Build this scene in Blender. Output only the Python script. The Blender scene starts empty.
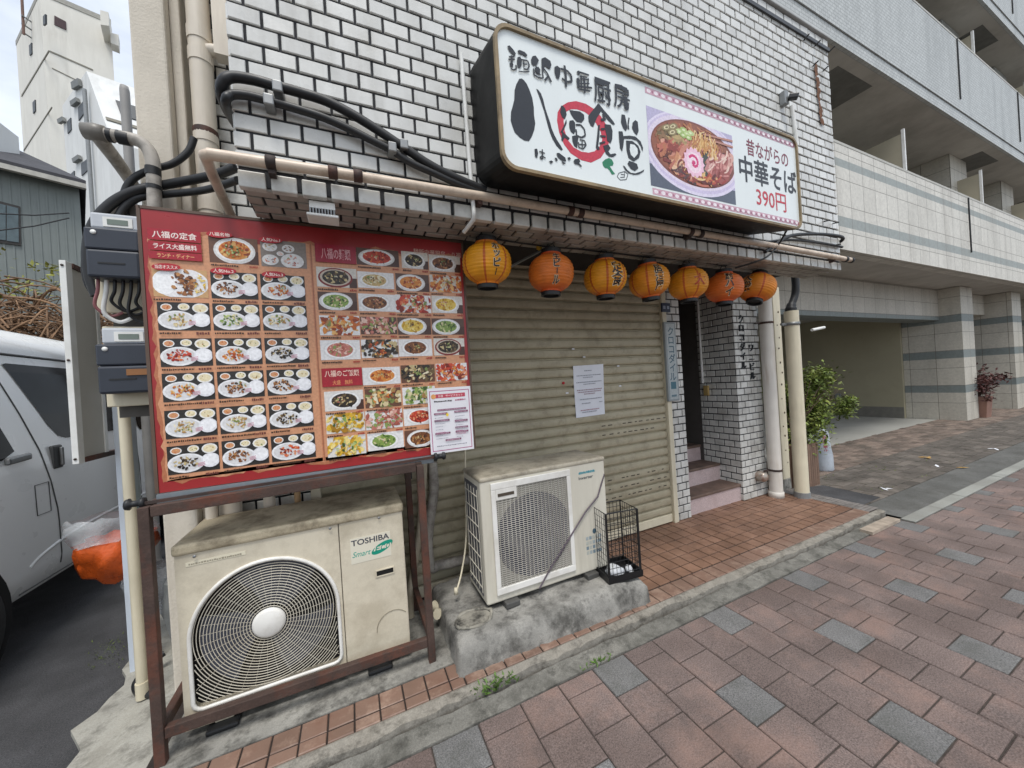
import bpy, bmesh, math, random
from mathutils import Vector, Matrix
random.seed(11)
R = math.radians
C = bpy.context.scene
COL = C.collection

# ------------------------------------------------------------------ camera, sky, sun, exposure
EYE = 1.5
FPX = 355.6
YAW, PIT, ROL = R(24.534), R(-0.204), R(3.647)
_F = Vector((math.sin(YAW)*math.cos(PIT), math.cos(YAW)*math.cos(PIT), math.sin(PIT)))
_R = Vector((math.cos(YAW), -math.sin(YAW), 0)); _U = _R.cross(_F)
CR = math.cos(ROL)*_R - math.sin(ROL)*_U
CU = math.sin(ROL)*_R + math.cos(ROL)*_U
CB = -_F
cd = bpy.data.cameras.new('camera'); cam = bpy.data.objects.new('camera', cd); COL.objects.link(cam)
cam.matrix_world = Matrix(((CR.x, CU.x, CB.x, 0), (CR.y, CU.y, CB.y, 0), (CR.z, CU.z, CB.z, EYE), (0, 0, 0, 1)))
cd.sensor_width = 36; cd.lens = 36*FPX/1024; cd.clip_start = 0.02; cd.clip_end = 2000
C.camera = cam

SUN_EL, SUN_AZ = 66, 196          # high, soft, from the street side behind the camera
w = bpy.data.worlds.new("World"); C.world = w; w.use_nodes = True
nt = w.node_tree; nt.nodes.clear()
out = nt.nodes.new('ShaderNodeOutputWorld'); bg = nt.nodes.new('ShaderNodeBackground')
sky = nt.nodes.new('ShaderNodeTexSky'); sky.sky_type = 'NISHITA'; sky.sun_disc = False
sky.sun_elevation = R(SUN_EL); sky.sun_rotation = R(SUN_AZ); sky.air_density = 1.0; sky.dust_density = 2.5; sky.ozone_density = 1.0
tc = nt.nodes.new('ShaderNodeTexCoord'); nz = nt.nodes.new('ShaderNodeTexNoise'); nz.inputs['Scale'].default_value = 2.6; nz.inputs['Detail'].default_value = 7; nz.inputs['Roughness'].default_value = .58
mp = nt.nodes.new('ShaderNodeMapping'); mp.inputs['Scale'].default_value = (1, 1, 2.2)
rp = nt.nodes.new('ShaderNodeValToRGB'); rp.color_ramp.elements[0].position = .36; rp.color_ramp.elements[0].color = (.52,)*3+(1,); rp.color_ramp.elements[1].position = .62; rp.color_ramp.elements[1].color = (.9,)*3+(1,)
mx = nt.nodes.new('ShaderNodeMix'); mx.data_type = 'RGBA'
mx.inputs[7].default_value = (5.7, 6.1, 6.6, 1)
nt.links.new(tc.outputs['Generated'], mp.inputs['Vector']); nt.links.new(mp.outputs[0], nz.inputs['Vector'])
nt.links.new(nz.outputs['Fac'], rp.inputs[0]); nt.links.new(rp.outputs[0], mx.inputs[0]); nt.links.new(sky.outputs[0], mx.inputs[6])
nt.links.new(mx.outputs[2], bg.inputs[0]); bg.inputs[1].default_value = 0.12; nt.links.new(bg.outputs[0], out.inputs[0])
sd = bpy.data.lights.new('sun', 'SUN'); sun = bpy.data.objects.new('sun', sd); COL.objects.link(sun)
sd.energy = 1.5; sd.angle = R(18); sd.color = (1, .97, .92)
_d = Vector((math.sin(R(SUN_AZ))*math.cos(R(SUN_EL)), math.cos(R(SUN_AZ))*math.cos(R(SUN_EL)), math.sin(R(SUN_EL))))
sun.rotation_euler = _d.to_track_quat('Z', 'Y').to_euler(); sun.location = (0, -6, 12)
C.view_settings.view_transform = 'Standard'; C.view_settings.look = 'None'; C.view_settings.exposure = 0.66; C.view_settings.gamma = 1
C.render.engine = 'CYCLES'; C.cycles.use_denoising = True
try: C.cycles.denoiser = 'OPENIMAGEDENOISE'
except Exception: pass
C.cycles.max_bounces = 8; C.cycles.diffuse_bounces = 5; C.cycles.transparent_max_bounces = 12

# ------------------------------------------------------------------ helpers
def at(px, py, y):
    """point of the vertical plane Y = y (metres) that the photo shows at this pixel"""
    d = CR*((px-512)/FPX) + CU*((384-py)/FPX) - CB
    t = y/d.y
    return Vector((d.x*t, y, d.z*t+EYE))
def atx(px, py, x):
    d = CR*((px-512)/FPX) + CU*((384-py)/FPX) - CB
    t = x/d.x
    return Vector((x, d.y*t, d.z*t+EYE))
def atz(px, py, z=0):
    d = CR*((px-512)/FPX) + CU*((384-py)/FPX) - CB
    t = (z-EYE)/d.z
    return Vector((d.x*t, d.y*t, z))

def lin(h):
    h = h.lstrip('#'); r = []
    for i in (0, 2, 4):
        v = int(h[i:i+2], 16)/255
        r.append(v/12.92 if v <= .04045 else ((v+.055)/1.055)**2.4)
    return tuple(r)

def tag(o, label=None, cat=None, group=None, kind=None):
    if label: o['label'] = label
    if cat: o['category'] = cat
    if group: o['group'] = group
    if kind: o['kind'] = kind
    return o
def thing(name, label, cat, loc=(0, 0, 0), rz=0, group=None):
    o = bpy.data.objects.new(name, None); COL.objects.link(o); o.empty_display_size = .1
    o.location = loc; o.rotation_euler = (0, 0, rz)
    return tag(o, label, cat, group)

class MB:
    """collects geometry, builds ONE mesh object; UVs are box projected in metres"""
    def __init__(s): s.v = []; s.f = []; s.m = []; s.c = []; s.sm = []; s.cur = None; s.mi = 0
    def face(s, pts, col=None, smooth=False):
        n = len(s.v); s.v += [tuple(p) for p in pts]; s.f.append(list(range(n, n+len(pts)))); s.m.append(s.mi); s.c.append(col or s.cur); s.sm.append(smooth)
        return s
    def mesh(s, V, F, smooth=False, col=None):
        n = len(s.v); s.v += [tuple(p) for p in V]
        for f in F: s.f.append([i+n for i in f]); s.m.append(s.mi); s.c.append(col or s.cur); s.sm.append(smooth)
        return s
    def box(s, x0, x1, y0, y1, z0, z1, col=None):
        V = [(x0,y0,z0),(x1,y0,z0),(x1,y1,z0),(x0,y1,z0),(x0,y0,z1),(x1,y0,z1),(x1,y1,z1),(x0,y1,z1)]
        return s.mesh(V, [(3,2,1,0),(4,5,6,7),(0,1,5,4),(1,2,6,5),(2,3,7,6),(3,0,4,7)], col=col)
    def obox(s, c, ax, ay, az):
        c = Vector(c); ax, ay, az = Vector(ax), Vector(ay), Vector(az)
        V = [c+i*ax+j*ay+k*az for k in (-1, 1) for j, i in ((-1,-1),(-1,1),(1,1),(1,-1))]
        return s.mesh(V, [(3,2,1,0),(4,5,6,7),(0,1,5,4),(1,2,6,5),(2,3,7,6),(3,0,4,7)])
    def bar(s, a, b, w, h=None, up=(0, 0, 1)):
        a, b = Vector(a), Vector(b); d = b-a; L = d.length; d = d/L; up = Vector(up)
        if abs(d.dot(up)) > .98: up = Vector((0, 1, 0))
        x = d.cross(up).normalized(); z = x.cross(d)
        return s.obox((a+b)/2, x*(w/2), d*(L/2), z*((h or w)/2))
    def prism(s, pts, ext):
        """closed polygon pts (3D, planar) extruded by vector ext"""
        P = [Vector(p) for p in pts]; e = Vector(ext); n = len(P)
        V = P+[p+e for p in P]
        F = [tuple(range(n))[::-1], tuple(range(n, 2*n))]+[(i, (i+1) % n, (i+1) % n+n, i+n) for i in range(n)]
        return s.mesh(V, F)
    def tube(s, pts, r, n=8, cap=True, smooth=True, closed=False):
        P = [Vector(p) for p in pts]; N = len(P); rr = r if isinstance(r, (list, tuple)) else [r]*N
        V = []; F = []; prev = None
        for i in range(N):
            if closed: t = (P[(i+1) % N]-P[i-1])
            else: t = (P[min(i+1, N-1)]-P[max(i-1, 0)])
            t = t.normalized() if t.length > 1e-9 else Vector((0, 0, 1))
            if prev is None:
                a = Vector((0, 0, 1)) if abs(t.z) < .9 else Vector((1, 0, 0)); u = t.cross(a).normalized()
            else:
                u = prev - t*prev.dot(t)
                u = u.normalized() if u.length > 1e-6 else t.orthogonal().normalized()
            prev = u; v = t.cross(u)
            for k in range(n):
                a = 2*math.pi*k/n; V.append(P[i]+(u*math.cos(a)+v*math.sin(a))*rr[i])
        for i in range(N if closed else N-1):
            j = (i+1) % N
            for k in range(n): F.append((i*n+k, i*n+(k+1) % n, j*n+(k+1) % n, j*n+k))
        s.mesh(V, F, smooth)
        if cap and not closed:
            s.face(V[:n][::-1]); s.face(V[-n:])
        return s
    def lathe(s, prof, n=20, o=(0, 0, 0), smooth=True, ax='z', cap=False):
        o = Vector(o); V = []; F = []
        for (r, z) in prof:
            for k in range(n):
                a = 2*math.pi*k/n; p = (r*math.cos(a), r*math.sin(a), z)
                if ax == 'y': p = (p[0], p[2], p[1])
                if ax == 'x': p = (p[2], p[0], p[1])
                V.append(o+Vector(p))
        for i in range(len(prof)-1):
            for k in range(n): F.append((i*n+k, i*n+(k+1) % n, (i+1)*n+(k+1) % n, (i+1)*n+k))
        s.mesh(V, F, smooth)
        if cap: s.face(V[:n][::-1]); s.face(V[-n:])
        return s
    def build(s, name, mats, parent=None, loc=(0, 0, 0), bevel=0, seg=2, weld=True, autosmooth=False):
        me = bpy.data.meshes.new(name); me.from_pydata(s.v, [], s.f)
        if not isinstance(mats, (list, tuple)): mats = [mats]
        for m in mats: me.materials.append(m)
        hasc = any(c is not None for c in s.c)
        me.uv_layers.new(name='UVMap')
        if hasc: me.color_attributes.new('Col', 'FLOAT_COLOR', 'CORNER')
        me.update()
        uvs = []; cs = []
        for p in me.polygons:
            p.material_index = s.m[p.index]; p.use_smooth = s.sm[p.index]
            n = p.normal; ax = max(range(3), key=lambda i: abs(n[i])); c = s.c[p.index] or (.5, .5, .5)
            for vi in p.vertices:
                co = s.v[vi]
                uvs += (co[1], co[2]) if ax == 0 else (co[0], co[2]) if ax == 1 else (co[0], co[1])
                if hasc: cs += (c[0], c[1], c[2], 1.0)
        me.uv_layers['UVMap'].data.foreach_set('uv', uvs)
        if hasc: me.color_attributes['Col'].data.foreach_set('color', cs)
        o = bpy.data.objects.new(name, me); COL.objects.link(o)
        if parent is not None: o.parent = parent
        o.location = loc
        if bevel:
            b = o.modifiers.new('bevel', 'BEVEL'); b.width = bevel; b.segments = seg; b.limit_method = 'ANGLE'; b.angle_limit = R(35); b.harden_normals = False
        return o

# ------------------------------------------------------------------ materials
MATS = {}
def mat(name, color, rough=.6, var=.12, scale=8, bump=0., bscale=60, metal=0, dirt=None, dirt_amt=0., dirt_scale=3, streak=False, island=0., spec=.5, speck=0., alpha=1, coat=0, dirt2=None):
    """weathered procedural surface: base colour +- noise, optional dirt patches / streaks, per-piece variation, bump"""
    if name in MATS: return MATS[name]
    col = lin(color) if isinstance(color, str) else color
    m = bpy.data.materials.new(name); m.use_nodes = True; t = m.node_tree; n = t.nodes; l = t.links
    b = n['Principled BSDF']; b.inputs['Roughness'].default_value = rough; b.inputs['Metallic'].default_value = metal
    b.inputs['Specular IOR Level'].default_value = spec
    if coat: b.inputs['Coat Weight'].default_value = coat; b.inputs['Coat Roughness'].default_value = .08
    if alpha < 1: b.inputs['Alpha'].default_value = alpha
    geo = n.new('ShaderNodeNewGeometry'); P = geo.outputs['Position']
    def noise(sc, det=5, vec=None, rg=.55):
        q = n.new('ShaderNodeTexNoise'); q.inputs['Scale'].default_value = sc; q.inputs['Detail'].default_value = det; q.inputs['Roughness'].default_value = rg
        l.new(vec or P, q.inputs['Vector']); return q.outputs['Fac']
    def math_(op, a, b_=None, clamp=False):
        q = n.new('ShaderNodeMath'); q.operation = op; q.use_clamp = clamp
        for i, v in enumerate((a, b_)):
            if v is None: continue
            if isinstance(v, (int, float)): q.inputs[i].default_value = v
            else: l.new(v, q.inputs[i])
        return q.outputs[0]
    def ramp(v, lo, hi):
        q = n.new('ShaderNodeMapRange'); q.inputs['From Min'].default_value = lo; q.inputs['From Max'].default_value = hi; l.new(v, q.inputs['Value']); return q.outputs[0]
    val = ramp(noise(scale, 7), .34, .66)
    val = math_('MULTIPLY_ADD', val, 2*var); n[val.node.name].inputs[2].default_value = 1-var
    if island:
        r = math_('MULTIPLY_ADD', geo.outputs['Random Per Island'], 2*island); r.node.inputs[2].default_value = 1-island
        val = math_('MULTIPLY', val, r)
    if speck:
        sp = math_('MULTIPLY_ADD', ramp(noise(170, 3, rg=.7), .36, .64), 2*speck); sp.node.inputs[2].default_value = 1-speck
        val = math_('MULTIPLY', val, sp)
    mul = n.new('ShaderNodeVectorMath'); mul.operation = 'SCALE'; mul.inputs[0].default_value = col; l.new(val, mul.inputs['Scale'])
    cur = mul.outputs[0]
    if dirt:
        if streak:
            mpn = n.new('ShaderNodeMapping'); mpn.inputs['Scale'].default_value = (1, 1, .12); l.new(P, mpn.inputs['Vector'])
            f1 = noise(dirt_scale*4, 4, mpn.outputs[0], .6); f2 = noise(dirt_scale*.5, 4)
            f = math_('MULTIPLY', ramp(f1, .45, .75), ramp(f2, .35, .65), True)
        else:
            f = ramp(noise(dirt_scale, 9, rg=.68), .46, .63)
        f = math_('MULTIPLY', f, dirt_amt, True)
        mixn = n.new('ShaderNodeMix'); mixn.data_type = 'RGBA'; l.new(f, mixn.inputs[0]); l.new(cur, mixn.inputs[6]); mixn.inputs[7].default_value = (*lin(dirt), 1)
        cur = mixn.outputs[2]
    if dirt2:
        f = math_('MULTIPLY', ramp(noise(dirt2[2], 9, rg=.72), .50, .64), dirt2[1], True)
        mixn = n.new('ShaderNodeMix'); mixn.data_type = 'RGBA'; l.new(f, mixn.inputs[0]); l.new(cur, mixn.inputs[6]); mixn.inputs[7].default_value = (*lin(dirt2[0]), 1)
        cur = mixn.outputs[2]
    l.new(cur, b.inputs['Base Color'])
    rv = math_('MULTIPLY_ADD', noise(scale*2.3, 3), .25); rv.node.inputs[2].default_value = max(.02, rough-.125); l.new(rv, b.inputs['Roughness'])
    if bump:
        bm_ = n.new('ShaderNodeBump'); bm_.inputs['Strength'].default_value = bump; bm_.inputs['Distance'].default_value = .006
        l.new(noise(bscale, 6, rg=.65), bm_.inputs['Height']); l.new(bm_.outputs[0], b.inputs['Normal'])
    MATS[name] = m; return m

def mat_grid(name, color, joint, bw, bh, js=.006, offset=0., rough=.5, var=.08, dirt='#4a463e', dirt_amt=.3, freq=2, bump=.4, bands=None):
    """tiled cladding on UVs in metres; bands = [(z0, z1, colour)]"""
    m = bpy.data.materials.new(name); m.use_nodes = True; t = m.node_tree; n = t.nodes; l = t.links; b = n['Principled BSDF']
    b.inputs['Roughness'].default_value = rough
    uv = n.new('ShaderNodeUVMap'); uv.uv_map = 'UVMap'
    br = n.new('ShaderNodeTexBrick'); br.offset = offset; br.offset_frequency = freq; br.squash = 1
    br.inputs['Scale'].default_value = 1; br.inputs['Brick Width'].default_value = bw; br.inputs['Row Height'].default_value = bh; br.inputs['Mortar Size'].default_value = js; br.inputs['Mortar Smooth'].default_value = .1; br.inputs['Bias'].default_value = 0
    c = lin(color); br.inputs['Color1'].default_value = (*[x*(1-var) for x in c], 1); br.inputs['Color2'].default_value = (*[min(1, x*(1+var)) for x in c], 1); br.inputs['Mortar'].default_value = (*lin(joint), 1)
    l.new(uv.outputs[0], br.inputs['Vector'])
    cur = br.outputs['Color']
    geo = n.new('ShaderNodeNewGeometry')
    if bands:
        sx = n.new('ShaderNodeSeparateXYZ'); l.new(geo.outputs['Position'], sx.inputs[0])
        for (z0, z1, bc) in bands:
            a1 = n.new('ShaderNodeMath'); a1.operation = 'GREATER_THAN'; a1.inputs[1].default_value = z0; l.new(sx.outputs[2], a1.inputs[0])
            a2 = n.new('ShaderNodeMath'); a2.operation = 'LESS_THAN'; a2.inputs[1].default_value = z1; l.new(sx.outputs[2], a2.inputs[0])
            a3 = n.new('ShaderNodeMath'); a3.operation = 'MULTIPLY'; l.new(a1.outputs[0], a3.inputs[0]); l.new(a2.outputs[0], a3.inputs[1])
            mxn = n.new('ShaderNodeMix'); mxn.data_type = 'RGBA'; l.new(a3.outputs[0], mxn.inputs[0]); l.new(cur, mxn.inputs[6]); mxn.inputs[7].default_value = (*lin(bc), 1)
            # keep joints over the band
            mx2 = n.new('ShaderNodeMix'); mx2.data_type = 'RGBA'; l.new(br.outputs['Fac'], mx2.inputs[0]); l.new(mxn.outputs[2], mx2.inputs[6]); mx2.inputs[7].default_value = (*lin(joint), 1)
            cur = mx2.outputs[2]
    nz_ = n.new('ShaderNodeTexNoise'); nz_.inputs['Scale'].default_value = 26; nz_.inputs['Detail'].default_value = 6; nz_.inputs['Roughness'].default_value = .7; l.new(geo.outputs['Position'], nz_.inputs['Vector'])
    mr = n.new('ShaderNodeMapRange'); mr.inputs[1].default_value = .3; mr.inputs[2].default_value = .7; mr.inputs[3].default_value = .84; mr.inputs[4].default_value = 1.12; l.new(nz_.outputs['Fac'], mr.inputs[0])
    sc = n.new('ShaderNodeVectorMath'); sc.operation = 'SCALE'; l.new(cur, sc.inputs[0]); l.new(mr.outputs[0], sc.inputs['Scale'])
    n2 = n.new('ShaderNodeTexNoise'); n2.inputs['Scale'].default_value = 1.7; n2.inputs['Detail'].default_value = 6
    mpn = n.new('ShaderNodeMapping'); mpn.inputs['Scale'].default_value = (2.2, 2.2, .35); l.new(geo.outputs['Position'], mpn.inputs['Vector']); l.new(mpn.outputs[0], n2.inputs['Vector'])
    m2 = n.new('ShaderNodeMapRange'); m2.inputs[1].default_value = .48; m2.inputs[2].default_value = .75; m2.inputs[3].default_value = 0; m2.inputs[4].default_value = dirt_amt; l.new(n2.outputs['Fac'], m2.inputs[0])
    mxd = n.new('ShaderNodeMix'); mxd.data_type = 'RGBA'; l.new(m2.outputs[0], mxd.inputs[0]); l.new(sc.outputs[0], mxd.inputs[6]); mxd.inputs[7].default_value = (*lin(dirt), 1)
    l.new(mxd.outputs[2], b.inputs['Base Color'])
    bp = n.new('ShaderNodeBump'); bp.inputs['Strength'].default_value = bump; bp.inputs['Distance'].default_value = .004; bp.invert = True; l.new(br.outputs['Fac'], bp.inputs['Height']); l.new(bp.outputs[0], b.inputs['Normal'])
    MATS[name] = m; return m

def mat_print(name, rough=.35):
    m = bpy.data.materials.new(name); m.use_nodes = True; t = m.node_tree; n = t.nodes; l = t.links; b = n['Principled BSDF']
    a = n.new('ShaderNodeAttribute'); a.attribute_name = 'Col'
    geo = n.new('ShaderNodeNewGeometry'); q = n.new('ShaderNodeTexNoise'); q.inputs['Scale'].default_value = 90; q.inputs['Detail'].default_value = 4; l.new(geo.outputs['Position'], q.inputs['Vector'])
    mr = n.new('ShaderNodeMapRange'); mr.inputs[1].default_value = .3; mr.inputs[2].default_value = .7; mr.inputs[3].default_value = .86; mr.inputs[4].default_value = 1.1; l.new(q.outputs['Fac'], mr.inputs[0])
    sc = n.new('ShaderNodeVectorMath'); sc.operation = 'SCALE'; l.new(a.outputs['Color'], sc.inputs[0]); l.new(mr.outputs[0], sc.inputs['Scale'])
    l.new(sc.outputs[0], b.inputs['Base Color']); b.inputs['Roughness'].default_value = rough
    return m
PRINT = mat_print('printed_film')

M_tile = mat('white_glazed_tile', '#d4d4d0', .28, .07, 5, bump=.12, bscale=45, dirt='#7f796c', dirt_amt=0.6, dirt_scale=1.8, streak=True, island=.075, dirt2=('#a9a598', 0.22, 3))
M_tile_low = mat('grey_white_tile', '#d2d1cb', .34, .07, 7, bump=.15, bscale=45, dirt='#6f695c', dirt_amt=0.4, dirt_scale=4, island=.10)
M_mortar = mat('dark_mortar', '#2f3033', .9, .2, 20, bump=.3)
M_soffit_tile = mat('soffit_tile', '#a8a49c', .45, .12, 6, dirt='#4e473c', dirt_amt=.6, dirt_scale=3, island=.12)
M_conc = mat('old_concrete', '#8f8d86', .9, .22, 5, bump=.7, bscale=38, dirt='#3c3a35', dirt_amt=0.75, dirt_scale=5.5, speck=.10, dirt2=('#26241f', 0.6, 13))
M_conc_light = mat('pale_concrete', '#a5a39a', .9, .18, 4, bump=.6, bscale=40, dirt='#5f5b51', dirt_amt=0.5, dirt_scale=4, speck=.10, dirt2=('#3f3c35', 0.5, 9))
M_kerb = mat('kerb_concrete', '#948f85', .9, .22, 7, bump=.8, bscale=35, dirt='#4d483f', dirt_amt=0.7, dirt_scale=7, speck=.12, dirt2=('#2b2822', 0.55, 15))
M_gutter = mat('gutter_concrete', '#7b7972', .92, .25, 6, bump=.8, bscale=60, dirt='#3f3e38', dirt_amt=0.7, dirt_scale=5, speck=.18, dirt2=('#25241f', 0.6, 12))
M_asph = mat('dark_asphalt', '#454547', .88, .22, 4, bump=1.0, bscale=150, dirt='#1d1d1e', dirt_amt=0.35, dirt_scale=1.6, speck=0.45)
M_asph_grey = mat('grey_asphalt', '#62625f', .9, .2, 3, bump=.8, bscale=120, dirt='#46443f', dirt_amt=.5, dirt_scale=2, speck=0.3, dirt2=('#3a3934', 0.5, 6))
M_paver = mat('rose_paver', '#736560', .88, .16, 3.2, bump=.8, bscale=130, dirt='#55463f', dirt_amt=0.55, dirt_scale=0.9, island=.12, speck=0.42, dirt2=('#96786b', 0.45, 1.6))
M_paver_grey = mat('grey_paver', '#706f6e', .88, .10, 5, bump=.8, bscale=130, dirt='#55564f', dirt_amt=.3, dirt_scale=3, island=.08, speck=0.42, dirt2=('#4c4d48', 0.3, 6))
M_sand = mat('paver_joint', '#453e39', .95, .3, 20)
M_terra = mat('terracotta_tile', '#7d5f4d', .55, .16, 4, bump=.15, bscale=60, dirt='#5b4336', dirt_amt=0.5, dirt_scale=2.2, island=.13, dirt2=('#a98672', 0.3, 5))
M_terra_edge = mat('terracotta_nosing', '#7f6658', .5, .14, 5, bump=.15, dirt='#6b4c3e', dirt_amt=0.55, dirt_scale=5, island=.10, dirt2=('#b39a88', 0.4, 9))
M_tile_joint = mat('tile_joint', '#2e2622', .95, .25, 20)
M_shutter = mat('shutter_paint', '#b0a78e', .5, .06, 2.5, bump=.05, dirt='#766d58', dirt_amt=0.35, dirt_scale=2.5, streak=False, dirt2=('#6b634f', 0.35, 9))
M_cream = mat('cream_paint', '#d6cdb4', .45, .06, 4, dirt='#8b7f66', dirt_amt=.35, dirt_scale=6, streak=True)
M_pvc = mat('beige_pvc', '#d9cfbf', .4, .05, 5, dirt='#93806a', dirt_amt=.45, dirt_scale=5, streak=True)
M_pvc_white = mat('white_pvc', '#d8d3ca', .4, .06, 5, dirt='#94784f', dirt_amt=.55, dirt_scale=4, streak=True)
M_pvc_peach = mat('peach_conduit', '#d6c4b0', .42, .08, 7, dirt='#7d6650', dirt_amt=.5, dirt_scale=7)
M_black = mat('black_rubber', '#1d1e20', .5, .15, 10)
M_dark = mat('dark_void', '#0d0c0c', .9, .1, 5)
M_rust = mat('rusty_steel', '#46362f', .75, .28, 9, bump=.5, bscale=70, dirt='#7c4027', dirt_amt=0.5, dirt_scale=7, speck=.12, dirt2=('#3a2a24', 0.5, 14))
M_rust_dark = mat('dark_steel', '#3b302c', .7, .25, 9, bump=.4, dirt='#6a3a26', dirt_amt=.5, dirt_scale=6)
M_blackmetal = mat('black_metal', '#17171a', .4, .1, 10, metal=.0)
M_steel = mat('galvanised', '#8e9090', .45, .12, 8, metal=.6, dirt='#5a4a3a', dirt_amt=.3, dirt_scale=8)
M_ac = mat('ac_cream', '#d0c7b2', .5, .06, 3, dirt='#8c7f66', dirt_amt=0.35, dirt_scale=3.2, speck=.03, dirt2=('#8d8069', 0.16, 9))
M_ac_top = mat('ac_cream_dirty', '#b8ac92', .6, .14, 5, dirt='#6d614c', dirt_amt=0.6, dirt_scale=6, speck=.08, dirt2=('#5d5342', 0.3, 12))
M_ac2 = mat('ac_grey_cream', '#cfcabb', .5, .05, 3, dirt='#827a69', dirt_amt=.45, dirt_scale=3, streak=True)
M_ac_white = mat('ac_white', '#e2e0da', .42, .04, 5, dirt='#a49c88', dirt_amt=.3, dirt_scale=6)
M_coil = mat('coil_grey', '#5d5e63', .6, .15, 30, metal=.3)
M_fan = mat('fan_plastic', '#474a55', .5, .1, 8)
M_signwhite = mat('sign_acrylic', '#e3e9e8', .22, .03, 2, dirt='#a9aaa2', dirt_amt=.35, dirt_scale=2.2, streak=True)
M_brass = mat('aged_brass_paint', '#8f7c5c', .5, .2, 9, dirt='#4a3c2c', dirt_amt=.6, dirt_scale=8)
M_signcase = mat('sign_case', '#050506', .5, .15, 4, dirt='#2a2826', dirt_amt=.2, dirt_scale=4, spec=.18)
M_ink = mat('ink_black', '#23262b', .5, .12, 12)
M_red = mat('ink_red', '#c32f42', .45, .08, 10)
M_green = mat('ink_green', '#1d7a55', .45, .1, 10)
M_teal = mat('ink_teal', '#0d8a74', .45, .05, 10)
M_white = mat('white_paint', '#e4e4e0', .4, .04, 5, dirt='#a9a699', dirt_amt=.25, dirt_scale=6)
M_greymetal = mat('grey_metal', '#8f9293', .45, .1, 6, metal=.3, dirt='#5f5a52', dirt_amt=.35, dirt_scale=6)
M_granite = mat('pink_granite', '#c3b0ae', .45, .1, 5, speck=.28, dirt='#7e6a64', dirt_amt=.35, dirt_scale=5)
M_tread = mat('stair_tread', '#6e5a4f', .6, .2, 6, dirt='#3c312b', dirt_amt=.5, dirt_scale=5)
M_maroon = mat('maroon_panel', '#41171a', .35, .1, 5)
M_paper = mat('paper', '#e2e4ea', .7, .03, 8)
M_glass_dark = mat('dark_glass', '#060608', .12, .05, 3, spec=.12)
M_stucco = mat('beige_stucco', '#d2cabc', .9, .06, 6, bump=.5, bscale=70, dirt='#8a7d69', dirt_amt=.35, dirt_scale=2, streak=True)

# ------------------------------------------------------------------ lettering and flat print
_tc = {}
def glyph_mesh(body, bold=0.0):
    k = (body, bold)
    if k in _tc: return _tc[k]
    cu = bpy.data.curves.new('t', 'FONT'); cu.body = body; cu.size = 1; cu.align_x = 'CENTER'; cu.align_y = 'CENTER'; cu.offset = bold; cu.resolution_u = 3
    ob = bpy.data.objects.new('t', cu); COL.objects.link(ob)
    dg = bpy.context.evaluated_depsgraph_get(); dg.update()
    me = bpy.data.meshes.new_from_object(ob.evaluated_get(dg))
    V = [Vector(v.co) for v in me.vertices]; F = [tuple(p.vertices) for p in me.polygons]
    bpy.data.objects.remove(ob); bpy.data.curves.remove(cu); bpy.data.meshes.remove(me)
    if V:
        x0 = min(v.x for v in V); x1 = max(v.x for v in V); y0 = min(v.y for v in V); y1 = max(v.y for v in V)
        V = [Vector((v.x-(x0+x1)/2, v.y-(y0+y1)/2, 0)) for v in V]; d = (max(x1-x0, 1e-4), max(y1-y0, 1e-4))
    else: d = (1, 1)
    _tc[k] = (V, F, d); return _tc[k]

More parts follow.
